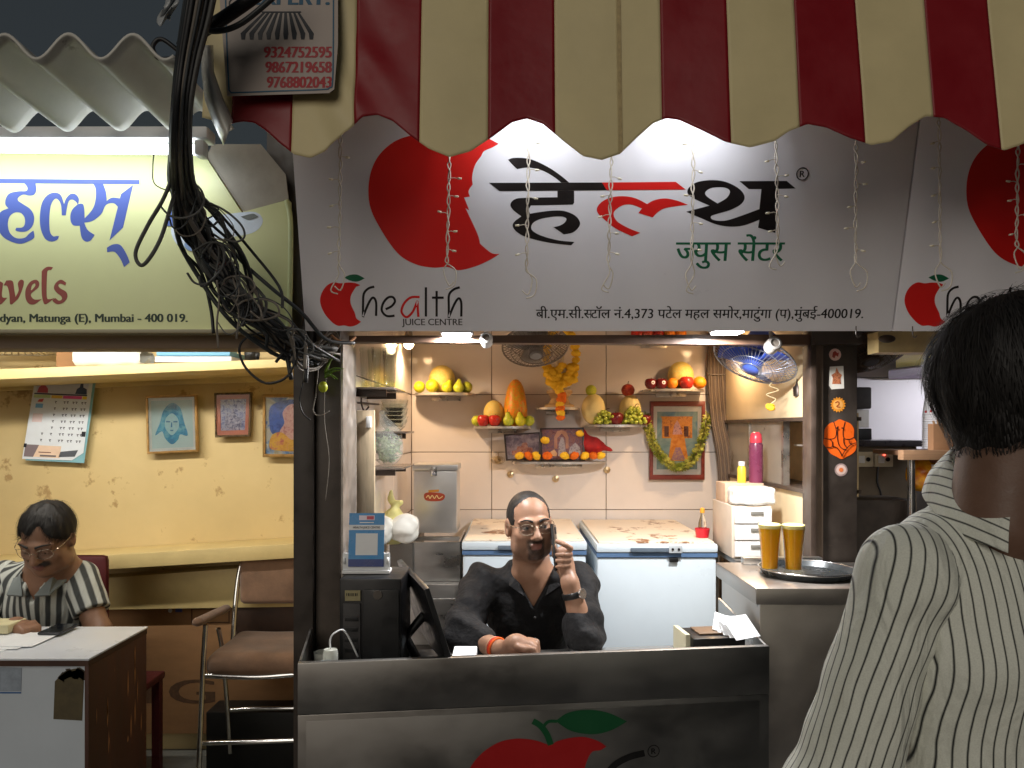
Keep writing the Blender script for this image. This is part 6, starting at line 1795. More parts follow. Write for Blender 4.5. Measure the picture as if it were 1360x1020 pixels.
o = surf_obj('dark_ball', lambda P: d_ell(P, W(335, 470, ysh + .05), (.036, .036, .04)) + .001 * wave(P, 60), W(318, 488, ysh - .02), W(352, 452, ysh + .14), .007, BLACKPLASTIC)
tag(o, 'round dark object at the end of the high yellow shelf', 'ball')
t = thing('table_fan_cover', 'pale ribbed fan cover lying on the high yellow shelf', 'fan cover', W(30, 490, ysh))
cfp = W(20, 468, ysh + .12)
m = MB()
for k in range(40):
    th = k / 40 * 6.2832
    m.tube([cfp + Vector((.19 * f * math.cos(th), .12 * f * math.sin(th), .03 * (1 - f * f))) for f in (.1, .4, .7, 1)], .0022, 4)
for f in (.35, .7, 1.0):
    m.tube([cfp + Vector((.19 * f * math.cos(k / 32 * 6.2832), .12 * f * math.sin(k / 32 * 6.2832), .03 * (1 - f * f))) for k in range(32)], .004, 5, closed=True)
m.build('ribs', M('fan_cover_pale', rgb(206, 196, 176), .5), t, smooth=True)
MB().lathe([(0, 0), (.05, 0), (.045, .012), (0, .016)], 18, cfp + Vector((0, 0, .02))).build('badge', M('fan_cover_pale'), t, smooth=True, autos=40)
o = MB().box(W(62, 0, ysh).x, W(94, 0, ysh).x, ysh + .06, ysh + .16, shelf_z(80), shelf_z(80) + .10).build('tan_box', CARDBOARD, bevel=.003)
tag(o, 'tan cardboard box between fan cover and white bag on the high shelf', 'box')

# calendar and pictures on the yellow wall
YW = YT - .035
kf = Frame(W(30, 611, YW), (1, 0, 0), (0, 0, 1))
cal = thing('wall_calendar', 'paper wall calendar hanging askew on the yellow wall', 'calendar', kf.at(.12, 0))
Q = [(48, 500), (128, 503), (112, 615), (30, 611)]
def kmap(s, t_):
    a = [Q[0][i] * (1 - s) + Q[1][i] * s for i in (0, 1)]; b = [Q[3][i] * (1 - s) + Q[2][i] * s for i in (0, 1)]
    return kf.px(a[0] * (1 - t_) + b[0] * t_, a[1] * (1 - t_) + b[1] * t_)
def kal(name, mat, pts, lift):
    MB().flat([[kmap(*p) for p in reversed(pts)]], kf, .0005, lift).build(name, mat, cal)
def kr(s0, s1, t0, t1):
    return [(s0, t0), (s1, t0), (s1, t1), (s0, t1)]
kal('under_sheets', M('cal_teal_sheet', rgb(130, 180, 190), .6), kr(.05, 1.0, .02, 1.0), .001)
kal('top_sheet', M('cal_paper', rgb(222, 228, 234), .6, var=.04), [(0, 0), (.96, .0), (.97, .88), (.80, .975), (0, .985)], .004)
CI = lambda n, c: M('cal_' + n, rgb(*c), .6, var=.06)
kal('title_band', CI('blue', (96, 142, 190)), kr(.06, .9, .02, .05), .0047)
kal('header_panel', CI('lilac', (206, 210, 228)), kr(.05, .9, .055, .19), .0047)
kal('rule', CI('navy', (70, 74, 110)), kr(.03, .9, .195, .21), .0055)
kal('band', CI('green', (190, 214, 160)), kr(.03, .3, .215, .25), .0055)
kal('band', CI('amber', (232, 196, 90)), kr(.32, .5, .215, .25), .0055)
kal('band', CI('pink', (220, 90, 160)), kr(.51, .82, .215, .25), .0055)
kal('band', CI('yellow', (240, 214, 70)), kr(.83, .9, .215, .25), .0055)
kal('portrait', CI('rose', (186, 90, 110)), [(.07, .19), (.09, .13), (.13, .10), (.14, .06), (.18, .06), (.19, .1), (.24, .14), (.25, .19)], .0056)
kal('portrait', CI('suit', (66, 78, 110)), [(.7, .19), (.72, .13), (.76, .11), (.77, .06), (.81, .06), (.82, .11), (.88, .13), (.89, .19)], .0056)
kal('side_panel', CI('sky', (120, 176, 220)), kr(.08, .2, .32, .37), .0047)
kal('side_panel', CI('red', (206, 90, 80)), [(.1, .30), (.12, .27), (.2, .26), (.18, .30)], .0047)
kal('side_panel', CI('blush', (226, 206, 206)), kr(.06, .22, .44, .54), .0047)
dm = MB()
for r_ in range(7):
    for c_ in range(5):
        if (c_ == 0 and r_ < 5):
            continue
        s0, t0 = .24 + c_ * .145, .275 + r_ * .076
        for (sa_, ta_) in ((s0, t0 + .008),) + (((s0 + .05, t0 + .006),) if c_ > 1 else ()):
            pts = [(sa_, ta_), (sa_ + .032, ta_), (sa_ + .034, ta_ + .01), (sa_ + .014, ta_ + .012), (sa_ + .03, ta_ + .026), (sa_ + .02, ta_ + .028), (sa_ + .004, ta_ + .012), (sa_ + .022, ta_ + .006), (sa_, ta_ + .006)]
            dm.flat([[kmap(*p) for p in reversed(pts)]], kf, .0005, .0050)
dm.build('date_marks', CI('ink', (52, 50, 66)), cal)
kal('advert_panel', CI('peach', (236, 206, 180)), kr(.17, .60, .815, .955), .0047)
kal('advert_panel', CI('taupe', (130, 116, 120)), [(.02, .81), (.24, .81), (.17, .955), (.02, .955)], .0052)
kal('advert_panel', CI('slate', (84, 88, 96)), [(.60, .88), (.88, .85), (.84, .93), (.58, .945)], .0047)
kal('advert_line', CI('brown', (120, 80, 70)), kr(.25, .45, .89, .9), .0056)
kal('advert_line', CI('grey', (120, 112, 110)), kr(.28, .54, .925, .945), .0056)
kal('black_tab', INK, kr(.9, .965, .63, .69), .0056)
kal('black_tab', INK, kr(-.005, .04, .80, .845), .0060)
GOLD = M('gold_frame', rgb(178, 140, 84), .35, .5, var=.25, scale=40)
cy = [rgb(40, 130, 170), rgb(120, 190, 206), rgb(186, 220, 222)]
picture('gilt framed pale blue print of a long haired face on the yellow wall', [(195, 526), (262, 524), (264, 600), (197, 603)], YW, .009, GOLD, M('print_paleblue', rgb(196, 222, 222), .4, var=.04), .0,
        [('printed_hair', PR('print_cyan_dark', [rgb(30, 120, 164), rgb(70, 156, 188), rgb(120, 186, 202)], 40), spline([(229, 535), (240, 542), (245, 560), (250, 578), (240, 577), (237, 584), (229, 590), (220, 582), (216, 573), (207, 578), (213, 562), (218, 545)])),
         ('printed_face', M('print_cyan_face', rgb(176, 214, 218), .4, var=.1, scale=60), spline([(229, 549), (237, 556), (238, 567), (234, 574), (229, 578), (224, 574), (220, 567), (221, 556)])),
         ('printed_brow', M('print_cyan_line', rgb(40, 116, 158), .4), [(221.5, 559), (227, 559.5), (227, 561), (221.5, 561)]), ('printed_brow', M('print_cyan_line'), [(231, 559.5), (236.5, 559), (236.5, 561), (231, 561)]),
         ('printed_mouth', M('print_cyan_line'), [(226.5, 571), (231.5, 571), (230.5, 572.5), (227.5, 572.5)]), ('printed_nose', M('print_cyan_line'), [(228.3, 561), (229.5, 561), (229.8, 567.5), (227.6, 567.5)]),
         ('printed_pendant', M('print_cyan_line'), [(226.5, 583), (232, 583), (232, 589), (226.5, 589)])],
        matw=.012, matm=M('print_border', rgb(222, 230, 230), .5))
picture('small beaded frame with pink mount and grey blue print on the yellow wall', [(286, 522), (335, 521), (333, 580), (287, 581)], YW, .008, M('beaded_frame', rgb(96, 80, 56), .4, .4, var=.9, scale=160), PR('print_greyblue', [rgb(84, 90, 140), rgb(150, 160, 200), rgb(190, 196, 214), rgb(110, 110, 150)], 60), .0,
        [('printed_figure', PR('print_greyfig', [rgb(70, 72, 110), rgb(160, 164, 190), rgb(206, 206, 220)], 90), spline([(300, 566), (300, 556), (306, 552), (310, 543), (314, 552), (320, 556), (321, 566), (316, 570), (304, 570)]))],
        matw=.018, matm=M('pink_mount', rgb(214, 140, 120), .5))
picture('gilt framed colourful deity print half behind the dark pillar', [(350, 524), (420, 524), (420, 607), (350, 607)], YW, .012, GOLD, PR('print_bluegold', [rgb(60, 90, 170), rgb(110, 150, 206), rgb(206, 210, 200), rgb(180, 180, 150)], 16), .0,
        [('printed_rays', M('print_blue2', rgb(64, 100, 180), .3, var=.4, scale=40), spline([(360, 540), (376, 532), (392, 531), (400, 540), (400, 576), (380, 580), (362, 576), (358, 558)])),
         ('printed_figure', PR('print_pinkbody', [rgb(206, 150, 150), rgb(226, 190, 180), rgb(190, 120, 120)], 50), spline([(376, 590), (372, 574), (378, 562), (376, 548), (384, 538), (394, 538), (402, 552), (402, 592)])),
         ('printed_robe', PR('print_yellowrobe', [rgb(214, 150, 50), rgb(236, 190, 80), rgb(200, 90, 110)], 40), spline([(358, 592), (362, 578), (374, 574), (388, 584), (400, 580), (402, 598), (366, 598)]))])
# ------------------------------------------------------------------ people
class Field:
    """signed distance field on a grid; each shape is evaluated only near itself"""
    def __init__(s, lo, hi, h):
        s.lo = np.array(lo, float); s.h = h
        s.n = np.ceil((np.array(hi, float) - s.lo) / h).astype(int) + 1
        s.d = np.full(s.n, .2)
    def _sub(s, lo, hi):
        i0 = np.clip(np.floor((np.array(lo) - s.lo) / s.h).astype(int), 0, s.n)
        i1 = np.clip(np.ceil((np.array(hi) - s.lo) / s.h).astype(int) + 1, 0, s.n)
        if (i1 <= i0).any():
            return None, None
        sl = tuple(slice(a, b) for a, b in zip(i0, i1))
        ax = [s.lo[k] + s.h * np.arange(i0[k], i1[k]) for k in range(3)]
        return sl, np.stack(np.meshgrid(*ax, indexing='ij'), -1)
    def put(s, fn, lo, hi, k, mode='u'):
        m = k + .03
        sl, P = s._sub(np.array(lo) - m, np.array(hi) + m)
        if sl is None:
            return
        d = fn(P)
        s.d[sl] = smin(s.d[sl], d, k) if mode == 'u' else smax(s.d[sl], -d, k)
    def cap(s, a, b, ra, rb, k=.02):
        a = np.array(a, float); b = np.array(b, float); r = max(ra, rb)
        s.put(lambda P: d_cap(P, a, b, ra, rb), np.minimum(a, b) - r, np.maximum(a, b) + r, k)
    def chain(s, pts, rs, k=.02):
        for i in range(len(pts) - 1):
            s.cap(pts[i], pts[i + 1], rs[i], rs[i + 1], k)
    def ell(s, c, r, k=.02, m=None, mode='u'):
        c = np.array(c, float); R_ = max(r)
        s.put(lambda P: d_ell(P, c, r, m), c - R_, c + R_, k, mode)
    def flatcap(s, a, b, ra, rb, axis, fl, k=.02):
        a = np.array(a, float); b = np.array(b, float); r = max(ra, rb) * 1.1
        s.put(lambda P: d_flatcap(P, a, b, ra, rb, axis, fl), np.minimum(a, b) - r, np.maximum(a, b) + r, k)
    def grid(s):
        return s._sub(s.lo, s.lo + s.h * (s.n - 1))[1]
    def obj(s, name, mat, parent, colf=None, attrf=None, post=None, relax=1):
        d = s.d if post is None else post(s.grid(), s.d)
        hi = s.lo + s.h * (s.n - 1)
        it = iter([d])
        return surf_obj(name, lambda P: d[:P.shape[0], :P.shape[1], :P.shape[2]], s.lo, hi - s.h * .01, s.h, mat, parent, colf, None, relax, attrf)
def X4(loc, yaw=0, pitch=0, roll=0, sc=1.):
    return Matrix.Translation(Vector(loc)) @ Matrix.Rotation(yaw, 4, 'Z') @ Matrix.Rotation(pitch, 4, 'X') @ Matrix.Rotation(roll, 4, 'Y') @ Matrix.Scale(sc, 4)
def head_into(Fd, T, nose=1., shut=False):
    """head in its own axes: face towards -y, z up, origin between the ears"""
    Mx = np.array(T); sc = np.linalg.norm(Mx[:3, 0]); Rm = Mx[:3, :3] / sc
    pt = lambda p: Mx[:3, :3] @ np.array(p) + Mx[:3, 3]
    ell = lambda c, r, k=.02, mode='u': Fd.ell(pt(c), tuple(np.array(r) * sc), k * sc, Rm, mode)
    cap = lambda a, b, ra, rb, k=.01: Fd.cap(pt(a), pt(b), ra * sc, rb * sc, k * sc)
    ell((0, .012, .032), (.074, .094, .086), .01)
    ell((0, -.022, -.04), (.061, .066, .078), .03)
    ell((0, -.055, -.092), (.034, .034, .03), .03)
    for s in (-1, 1):
        ell((s * .040, -.052, -.028), (.026, .026, .026), .02)
        ell((s * .051, -.020, -.074), (.020, .036, .032), .03)
        ell((s * .032, -.093, .004), (.0195, .020, .0125), .012, 'sub')
        cap((s * .012, -.089, .024), (s * .052, -.072, .022), .010, .008, .014)
        ell((s * .0325, -.0748, .0098), (.018, .0142, .0068), .005)     # upper lid
        ell((s * .0325, -.0738, -.0064), (.017, .0137, .0060), .006)     # lower lid
        if shut:
            ell((s * .0325, -.0765, .003), (.0165, .0140, .010), .005)
        ell((s * .013, -.097, -.034), (.010, .011, .008), .006)
        ell((s * .078, .008, -.006), (.010, .021, .034), .008)
        ell((s * .083, .000, -.004), (.004, .011, .020), .004, 'sub')
    cap((0, -.086, .016), (0, -.105 - .004 * nose, -.027), .0085, .0125, .010)
    ell((0, -.111, -.030), (.0125, .011, .010), .008)
    cap((-.018, -.087, -.060), (.018, -.087, -.060), .0055, .0055, .008)
    ell((0, -.0925, -.0580), (.017, .007, .0042), .005)
    ell((0, -.0915, -.0675), (.015, .007, .0048), .005)
    ell((0, -.100, -.0628), (.020, .006, .0014), .003, 'sub')
    cap((0, .03, -.06), (0, .035, -.17), .056, .060, .035)
def hloc(T):
    inv = np.array(T.inverted())
    return lambda V: V @ inv[:3, :3].T + inv[:3, 3]
SKIN = M('skin', (.3, .16, .1), .46, var=.08, scale=40, attr='Col', bump=.08, bscale=300, sss=.06)
def skin_cols(T, tone, beard=0., moust=0., hands=()):
    f = hloc(T)
    tone = np.array(tone)
    def fn(V):
        q = f(V)
        c = np.tile(tone, (len(V), 1)) * (1 + .06 * wave(V, 60, 6)[:, None])
        x, y, z = q[:, 0], q[:, 1], q[:, 2]
        face = (y < -.03) & (y > -.13) & (z < .12) & (z > -.14) & (np.abs(x) < .068)
        sm = lambda e0, e1, v: np.clip((v - e0) / (e1 - e0), 0, 1)
        n = .5 + .5 * wave(q, 500, 8, 4)
        hairc = np.array((.018, .013, .011))
        if beard:
            mk = sm(.034, .050, np.abs(x) * 0 + -z - .0) * sm(.062, .050, np.abs(x) * .9) * 1.
            jaw = sm(-.052, -.075, z) * sm(-.02, -.05, y)
            mo = sm(.037, .027, np.abs(x)) * sm(-.034, -.042, z) * sm(-.058, -.072, y) * sm(-.118, -.108, z)
            lip = (np.abs(x) < .019) & (z < -.0530) & (z > -.0725) & (y < -.088)
            k = np.clip(np.maximum(jaw * .5 * sm(-.125, -.10, z), mo) * beard * (.75 + .4 * n), 0, .93) * face * (~lip)
            c = c * (1 - k[:, None]) + hairc * k[:, None]
        if moust:
            mo = sm(.042, .032, np.abs(x)) * sm(-.036, -.041, z) * sm(-.064, -.057, z) * sm(-.064, -.076, y)
            k = np.clip(mo * moust, 0, .95) * face
            c = c * (1 - k[:, None]) + hairc * k[:, None]
        lip = face & (np.abs(x) < .020) & (z < -.0535) & (z > -.0735) & (y < -.090)
        c[lip] = c[lip] * .2 + np.array((.22, .085, .07)) * .8
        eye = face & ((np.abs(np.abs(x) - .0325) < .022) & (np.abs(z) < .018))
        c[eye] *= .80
        return np.clip(c, .004, 1)
    return fn
EYEW = M('eye_white', rgb(128, 116, 106), .2, var=.05); IRIS = M('iris_dark', rgb(28, 18, 14), .1); HAIR = M('hair_black', (.012, .010, .009), .62, var=.4, scale=90, stretch=(4, 4, 1))
def face_parts(p, T, brow=.0042, look=(0, 0)):
    pt = lambda v: T @ Vector(v)
    sc = T.to_scale()[0]
    for s in (-1, 1):
        e = MB().sph(pt((s * .0325, -.0750, .002)), .0122 * sc, 16, 12).build('eyeball', EYEW, p, smooth=True)
        c = Vector((s * .0325 + look[0], -.0750, .002 + look[1]))
        d = Vector((look[0] * 5, -1, look[1] * 5)).normalized()
        MB().sph(pt(c + d * .0088), (.0058 * sc, .0058 * sc, .0058 * sc), 12, 8).build('iris', IRIS, e, smooth=True)
        bp = [(s * .012, -.1005, .0245), (s * .024, -.0985, .0300), (s * .038, -.0900, .0305), (s * .052, -.0775, .0250)]
        cv = curve3([pt(v) for v in bp], 5)
        MB().tube(cv, [brow * sc * (1 - .55 * i / (len(cv) - 1)) for i in range(len(cv))], 6).build('eyebrow', HAIR, p, smooth=True)
def spectacles(owner, T, label, col):
    pt = lambda v: T @ Vector(v)
    mt = M('spectacle_metal', (.45, .38, .3), .25, .9, var=.1)
    t = thing('spectacles', label, 'glasses', pt((0, -.1, 0)))
    for s in (-1, 1):
        rim = []
        for k in range(28):
            a = k / 28 * 6.2832
            cx, cz = math.cos(a), math.sin(a)
            rim.append(pt((s * .034 + .0255 * cx * (1 - .04 * cz), -.1055 + .020 * ((s * .034 + .025 * cx) / .06) ** 2, -.001 + .0185 * (abs(cz) ** .8) * (1 if cz > 0 else -1))))
        MB().tube(rim, .0008, 6, closed=True).build('rim', mt, t, smooth=True)
        c = pt((s * .034, -.102, -.001))
        MB().add([c] + rim, [(0, 1 + k, 1 + (k + 1) % 28) for k in range(28)]).build('lens', M('lens_glass', (1, 1, 1), .03, var=0, rvar=0, alpha=.02), t, recalc=False)
        MB().tube(curve3([pt(v) for v in ((s * .0595, -.086, .006), (s * .072, -.070, .008), (s * .081, -.02, .010), (s * .083, .012, .006), (s * .081, .022, -.006))]), .0012, 6).build('temple', mt, t, smooth=True)
    MB().tube(curve3([pt(v) for v in ((-.0095, -.105, .004), (0, -.109, .007), (.0095, -.105, .004))]), .0011, 6).build('bridge', mt, t, smooth=True)
    return t
def hair_cap(owner, T, keep, thick, h=.006, clump=.004, freq=120, strands=0, slen=.05, seed=1, down=(0, 0, -1), lift=.0035):
    """hair: the skull grown by thick and kept where keep(q) < 0 (head axes); strands are combed over it"""
    f = hloc(T)
    sc = T.to_scale()[0]
    c = T @ Vector((0, .01, .02)); r = .15 * sc
    def fn(P):
        sh = P.shape
        q = f(P.reshape(-1, 3))
        d = d_ell(q, (0, .014, .030), (.075 + thick, .096 + thick, .088 + thick))
        d = smin(d, d_ell(q, (0, .040, -.040), (.058 + thick * .25, .050 + thick * .25, .06)), .025)
        d = d + clump * wave(q * np.array((1, 1, .4)), freq, 10, seed)
        d = smax(d, keep(q), .008)
        return (d * sc).reshape(sh[:-1])
    o = surf_obj('hair', fn, c - Vector((r, r, r * 1.1)), c + Vector((r, r, r)), h, HAIR, owner)
    if strands:
        me = o.data
        vs = np.array([v.co for v in me.vertices]) + np.array(WL[o.name])
        ns = np.array([v.normal for v in me.vertices])
        rr = np.random.RandomState(seed)
        Mx = np.array(T)
        crown = Mx[:3, :3] @ np.array((.01, .05, .115)) + Mx[:3, 3]
        m = MB()
        fr_ = Mx[:3, :3] @ np.array((0, -1, 0)); fr_ /= np.linalg.norm(fr_)
        for i in rr.choice(len(vs), strands):
            p, n = vs[i].copy(), ns[i]
            d = p - crown; d = d + np.array(down) * .06 + rr.normal(size=3) * .02
            d -= n * (d @ n); d /= np.linalg.norm(d) + 1e-9
            L = slen * rr.uniform(.5, 1.2) * np.clip((f(p[None])[0, 2] + .085) / .10, .18, 1)
            sd = np.cross(d, n) * .0008
            bend = rr.normal(size=3) * .10
            row = []
            for k in range(6):
                t_ = k / 5
                q = p + d * L * t_ + n * (lift * (1 + 2.8 * t_ * (1 - t_) + 1.1 * t_ * rr.random())) + bend * L * t_ * t_ * .4 - n * L * t_ * t_ * .35 * L / .08
                w = 1 - .75 * t_
                row += [q - sd * w, q + sd * w]
            m.add(row, [(2 * k, 2 * k + 1, 2 * k + 3, 2 * k + 2) for k in range(5)])
        st = m.build('hair_strands', HAIR, o, recalc=False, smooth=True)
        st['kind'] = 'stuff'
    return o
def stripe_mat(name, base, ink, period, duty, soft=.03, warp=.0, noise_s=12., rough=.75, second=None):
    m = bpy.data.materials.new(name); m.use_nodes = True
    t = m.node_tree; N, L = t.nodes, t.links
    b = N['Principled BSDF']; b.inputs['Roughness'].default_value = rough
    b.inputs['Sheen Weight'].default_value = .15
    at = N.new('ShaderNodeAttribute'); at.attribute_name = 'coord'
    sx = N.new('ShaderNodeSeparateXYZ'); L.new(at.outputs['Vector'], sx.inputs[0])
    tc = N.new('ShaderNodeTexCoord')
    no = N.new('ShaderNodeTexNoise'); no.inputs['Scale'].default_value = noise_s; no.inputs['Detail'].default_value = 2
    L.new(tc.outputs['Object'], no.inputs['Vector'])
    def math_(op, a, b_=None):
        n = N.new('ShaderNodeMath'); n.operation = op
        for i, v in enumerate((a, b_)):
            if v is None: continue
            if isinstance(v, (int, float)): n.inputs[i].default_value = v
            else: L.new(v, n.inputs[i])
        return n.outputs[0]
    x = math_('ADD', sx.outputs[0], math_('MULTIPLY', math_('SUBTRACT', no.outputs['Fac'], .5), warp))
    fr = math_('FRACT', math_('DIVIDE', x, period))
    tri = math_('ABSOLUTE', math_('SUBTRACT', fr, .5))          # 0 at the middle of the stripe
    ln = N.new('ShaderNodeMapRange'); ln.inputs['From Min'].default_value = duty / 2 - soft; ln.inputs['From Max'].default_value = duty / 2 + soft
    ln.inputs['To Min'].default_value = 1; ln.inputs['To Max'].default_value = 0
    L.new(tri, ln.inputs[0])
    mx = N.new('ShaderNodeMixRGB'); mx.inputs[1].default_value = (*base, 1); mx.inputs[2].default_value = (*ink, 1)
    L.new(ln.outputs[0], mx.inputs[0])
    fi = N.new('ShaderNodeTexNoise'); fi.inputs['Scale'].default_value = 600; fi.inputs['Detail'].default_value = 2
    L.new(tc.outputs['Object'], fi.inputs['Vector'])
    hs = N.new('ShaderNodeHueSaturation'); mr = N.new('ShaderNodeMapRange'); mr.inputs['To Min'].default_value = .82; mr.inputs['To Max'].default_value = 1.18
    L.new(fi.outputs['Fac'], mr.inputs[0]); L.new(mr.outputs[0], hs.inputs['Value']); L.new(mx.outputs[0], hs.inputs['Color']); L.new(hs.outputs[0], b.inputs['Base Color'])
    bp = N.new('ShaderNodeBump'); bp.inputs['Strength'].default_value = .25; bp.inputs['Distance'].default_value = .001
    L.new(fi.outputs['Fac'], bp.inputs['Height'])
    mp = N.new('ShaderNodeMapping'); mp.inputs['Rotation'].default_value = (.2, .5, 0); mp.inputs['Scale'].default_value = (1.6, 1, .5)
    L.new(tc.outputs['Object'], mp.inputs[0])
    wn = N.new('ShaderNodeTexNoise'); wn.inputs['Scale'].default_value = 17; wn.inputs['Detail'].default_value = 3; wn.inputs['Distortion'].default_value = .6
    L.new(mp.outputs[0], wn.inputs['Vector'])
    b2p = N.new('ShaderNodeBump'); b2p.inputs['Strength'].default_value = .8; b2p.inputs['Distance'].default_value = .018
    L.new(wn.outputs['Fac'], b2p.inputs['Height']); L.new(bp.outputs[0], b2p.inputs['Normal']); L.new(b2p.outputs[0], b.inputs['Normal'])
    MATS[name] = m
    return m
def arm_coord(a, b, r, rad, lin=None):
    a = np.array(a, float); b = np.array(b, float)
    ax = (b - a) / np.linalg.norm(b - a)
    u = np.cross(ax, np.array(r, float)); u /= np.linalg.norm(u); w = np.cross(ax, u)
    def fn(V):
        q = V - a
        if lin:
            fc = np.array((0, -1., 0)); fc = fc - ax * (fc @ ax); fc /= np.linalg.norm(fc)
            sd = np.cross(fc, ax)
            t_ = np.clip((q @ ax - .0) / .12, 0, 1)
            th = (1 - t_) * 1.15 * (q @ sd) / rad + t_ * np.arctan2(q @ sd, q @ fc) + .01 * wave(V, 14, 6, 2) / rad
        else:
            th = np.arctan2(q @ u, q @ w)
        return np.stack([th * rad, q @ ax, 0 * th], 1)
    return fn
def folds(P, ax, f, amp, o=0):
    """long soft creases across direction ax"""
    ax = np.array(ax, float); ax /= np.linalg.norm(ax)
    s = P @ ax
    return amp * np.sin(s * f + 2.2 * wave(P, 9, 6, o)) * np.clip(.5 + .8 * wave(P, 12, 6, o + 7), 0, 1)
def finger(Fd, pts, r, k=.006):
    Fd.chain([np.array(p) for p in pts], [r, r * .98, r * .92, r * .8][:len(pts)], k)

# ---- the man on the phone
TONE1 = (.30, .165, .105)
HY = 2.60
hp = W(703, 697, HY)
T1 = X4(hp, R(13), R(1), R(-3), .97)
man = thing('person', 'man in dark rolled sleeve shirt talking on a phone behind the steel counter', 'person', (hp.x, 2.78, ZF))
Pw = lambda px, py, Y: np.array(W(px, py, Y))
B = Field((-.34, 2.14, .60), (.34, 2.92, 1.36), .0046)
head_into(B, T1)
nb = Pw(709, 762, 2.68); chest = Pw(706, 812, 2.72); belly = Pw(704, 900, 2.76); hip = np.array((.05, 2.80, .52))
shl, shr = Pw(640, 776, 2.69), Pw(768, 774, 2.66)
elL, wrL = Pw(612, 842, 2.48), Pw(668, 864, 2.30)
elR, wrR = Pw(776, 846, 2.46), Pw(757, 774, 2.47)
B.cap(nb + (0, 0, .06), nb - (0, 0, .03), .056, .07, .03)
B.flatcap(shl, shr, .048, .048, (0, 1, 0), .9, .04)
B.ell(chest, (.155, .095, .14), .06)
B.ell(belly, (.15, .115, .17), .06)
B.ell(hip, (.165, .13, .12), .06)
B.chain([shl, elL, wrL], [.05, .041, .027], .02)
B.chain([shr, elR, wrR], [.05, .043, .028], .02)
# resting hand: a loose fist on the counter book
hc = Pw(690, 858, 2.245)
B.cap(wrL, hc + (-.008, .004, .004), .026, .030, .015)
B.flatcap(hc + (-.012, .01, .004), hc + (.022, -.004, .0), .031, .030, (0, .3, 1), .8, .015)
for k in range(4):
    b0 = hc + np.array((.026 - .003 * k, .026 - .021 * k, .012 - .002 * k))
    finger(B, [b0, b0 + (.026, -.008, -.004), b0 + (.030, -.016, -.028), b0 + (.010, -.014, -.038)], .0088 - .0004 * k, .003)
finger(B, [hc + (-.005, -.030, .006), hc + (.018, -.040, .0), hc + (.040, -.034, -.008)], .0098)
# raised hand round the phone
ph_top, ph_bot = Pw(734, 694, 2.545), Pw(740, 756, 2.515)
pm = np.array(Pw(749, 744, 2.505))
B.cap(wrR, pm + (.002, .0, -.012), .027, .028, .015)
B.flatcap(pm + (.0, 0, -.016), pm + (-.002, .0, .018), .032, .030, (.35, 1, 0), .62, .014)
for k in range(4):
    b0 = pm + np.array((.014 - .002 * k, -.006, .032 - .0185 * k))
    tip = pm + np.array((-.026, -.034, .044 - .020 * k + (.024 if k == 0 else 0)))
    finger(B, [b0, b0 + (.006, -.026, .012), b0 + (-.014, -.038, .012 + (.014 if k == 0 else 0)), tip], .0096 - .0004 * k, .003)
finger(B, [pm + (-.012, .006, -.008), pm + (-.030, .002, .016), pm + (-.034, -.002, .046)], .0098)
thigh = [(np.array((s * .09 + .05, 2.80, .50)), np.array((s * .12 + .05, 2.40, .52))) for s in (-1, 1)]
B.obj('body', SKIN, man, skin_cols(T1, TONE1, beard=.9))
face_parts(man, T1, .0046, (.0016, .0008))
hair_cap(man, T1, lambda q: np.maximum(-.046 - q[:, 1] + .55 * np.maximum(.085 - q[:, 2], 0) * (np.abs(q[:, 0]) < .058) + .25 * np.maximum(np.abs(q[:, 0]) - .05, 0), -(q[:, 2] + .045 + .55 * np.minimum(q[:, 1] - .0, 0))),
         .0018, .005, .0010, 160, 1100, .010, 5, lift=.0006)
spectacles(man, T1, 'thin metal spectacles worn by the man on the phone', None)
SH1 = M('dark_shirt', rgb(11, 11, 14), .85, var=.15, scale=20, bump=.9, bscale=11, bdist=.03)
S = Field((-.38, 2.2, .42), (.38, 3.02, 1.14), .0065)
S.flatcap(shl, shr, .068, .068, (0, 1, 0), .92, .04)
S.cap(nb + (0, .01, -.0), nb - (0, 0, .05), .062, .085, .04)
S.ell(chest, (.170, .108, .15), .06)
S.ell(belly, (.172, .132, .18), .06)
S.ell(hip, (.178, .145, .13), .06)
S.chain([shl, elL, elL * .5 + wrL * .5], [.068, .062, .047], .025)
S.chain([shr, elR], [.066, .066], .025)
S.chain([elR, elR * .72 + wrR * .28], [.064, .052], .02)
fL = hloc(T1)
def postS(P, d):
    d = d + folds(P, (.3, .2, 1), 75, .0068) + folds(P, (1, .4, .5), 60, .006, 3) + .003 * wave(P, 30, 8, 11)
    # neck opening: a V cut in front and the hole for the neck
    q = P - nb
    hole = np.sqrt((q[..., 0] / .062) ** 2 + ((q[..., 1] + .02) / .062) ** 2) - 1
    d = smax(d, -np.maximum(hole * .06, -(q[..., 2] + .015 + .0 * q[..., 0])), .006)
    v = np.maximum(np.abs(q[..., 0] + .004) * 1.9 - (q[..., 2] + .105), q[..., 1] + .02)
    d = smax(d, -v, .005)
    return d
shirt = S.obj('shirt', SH1, man, post=postS)
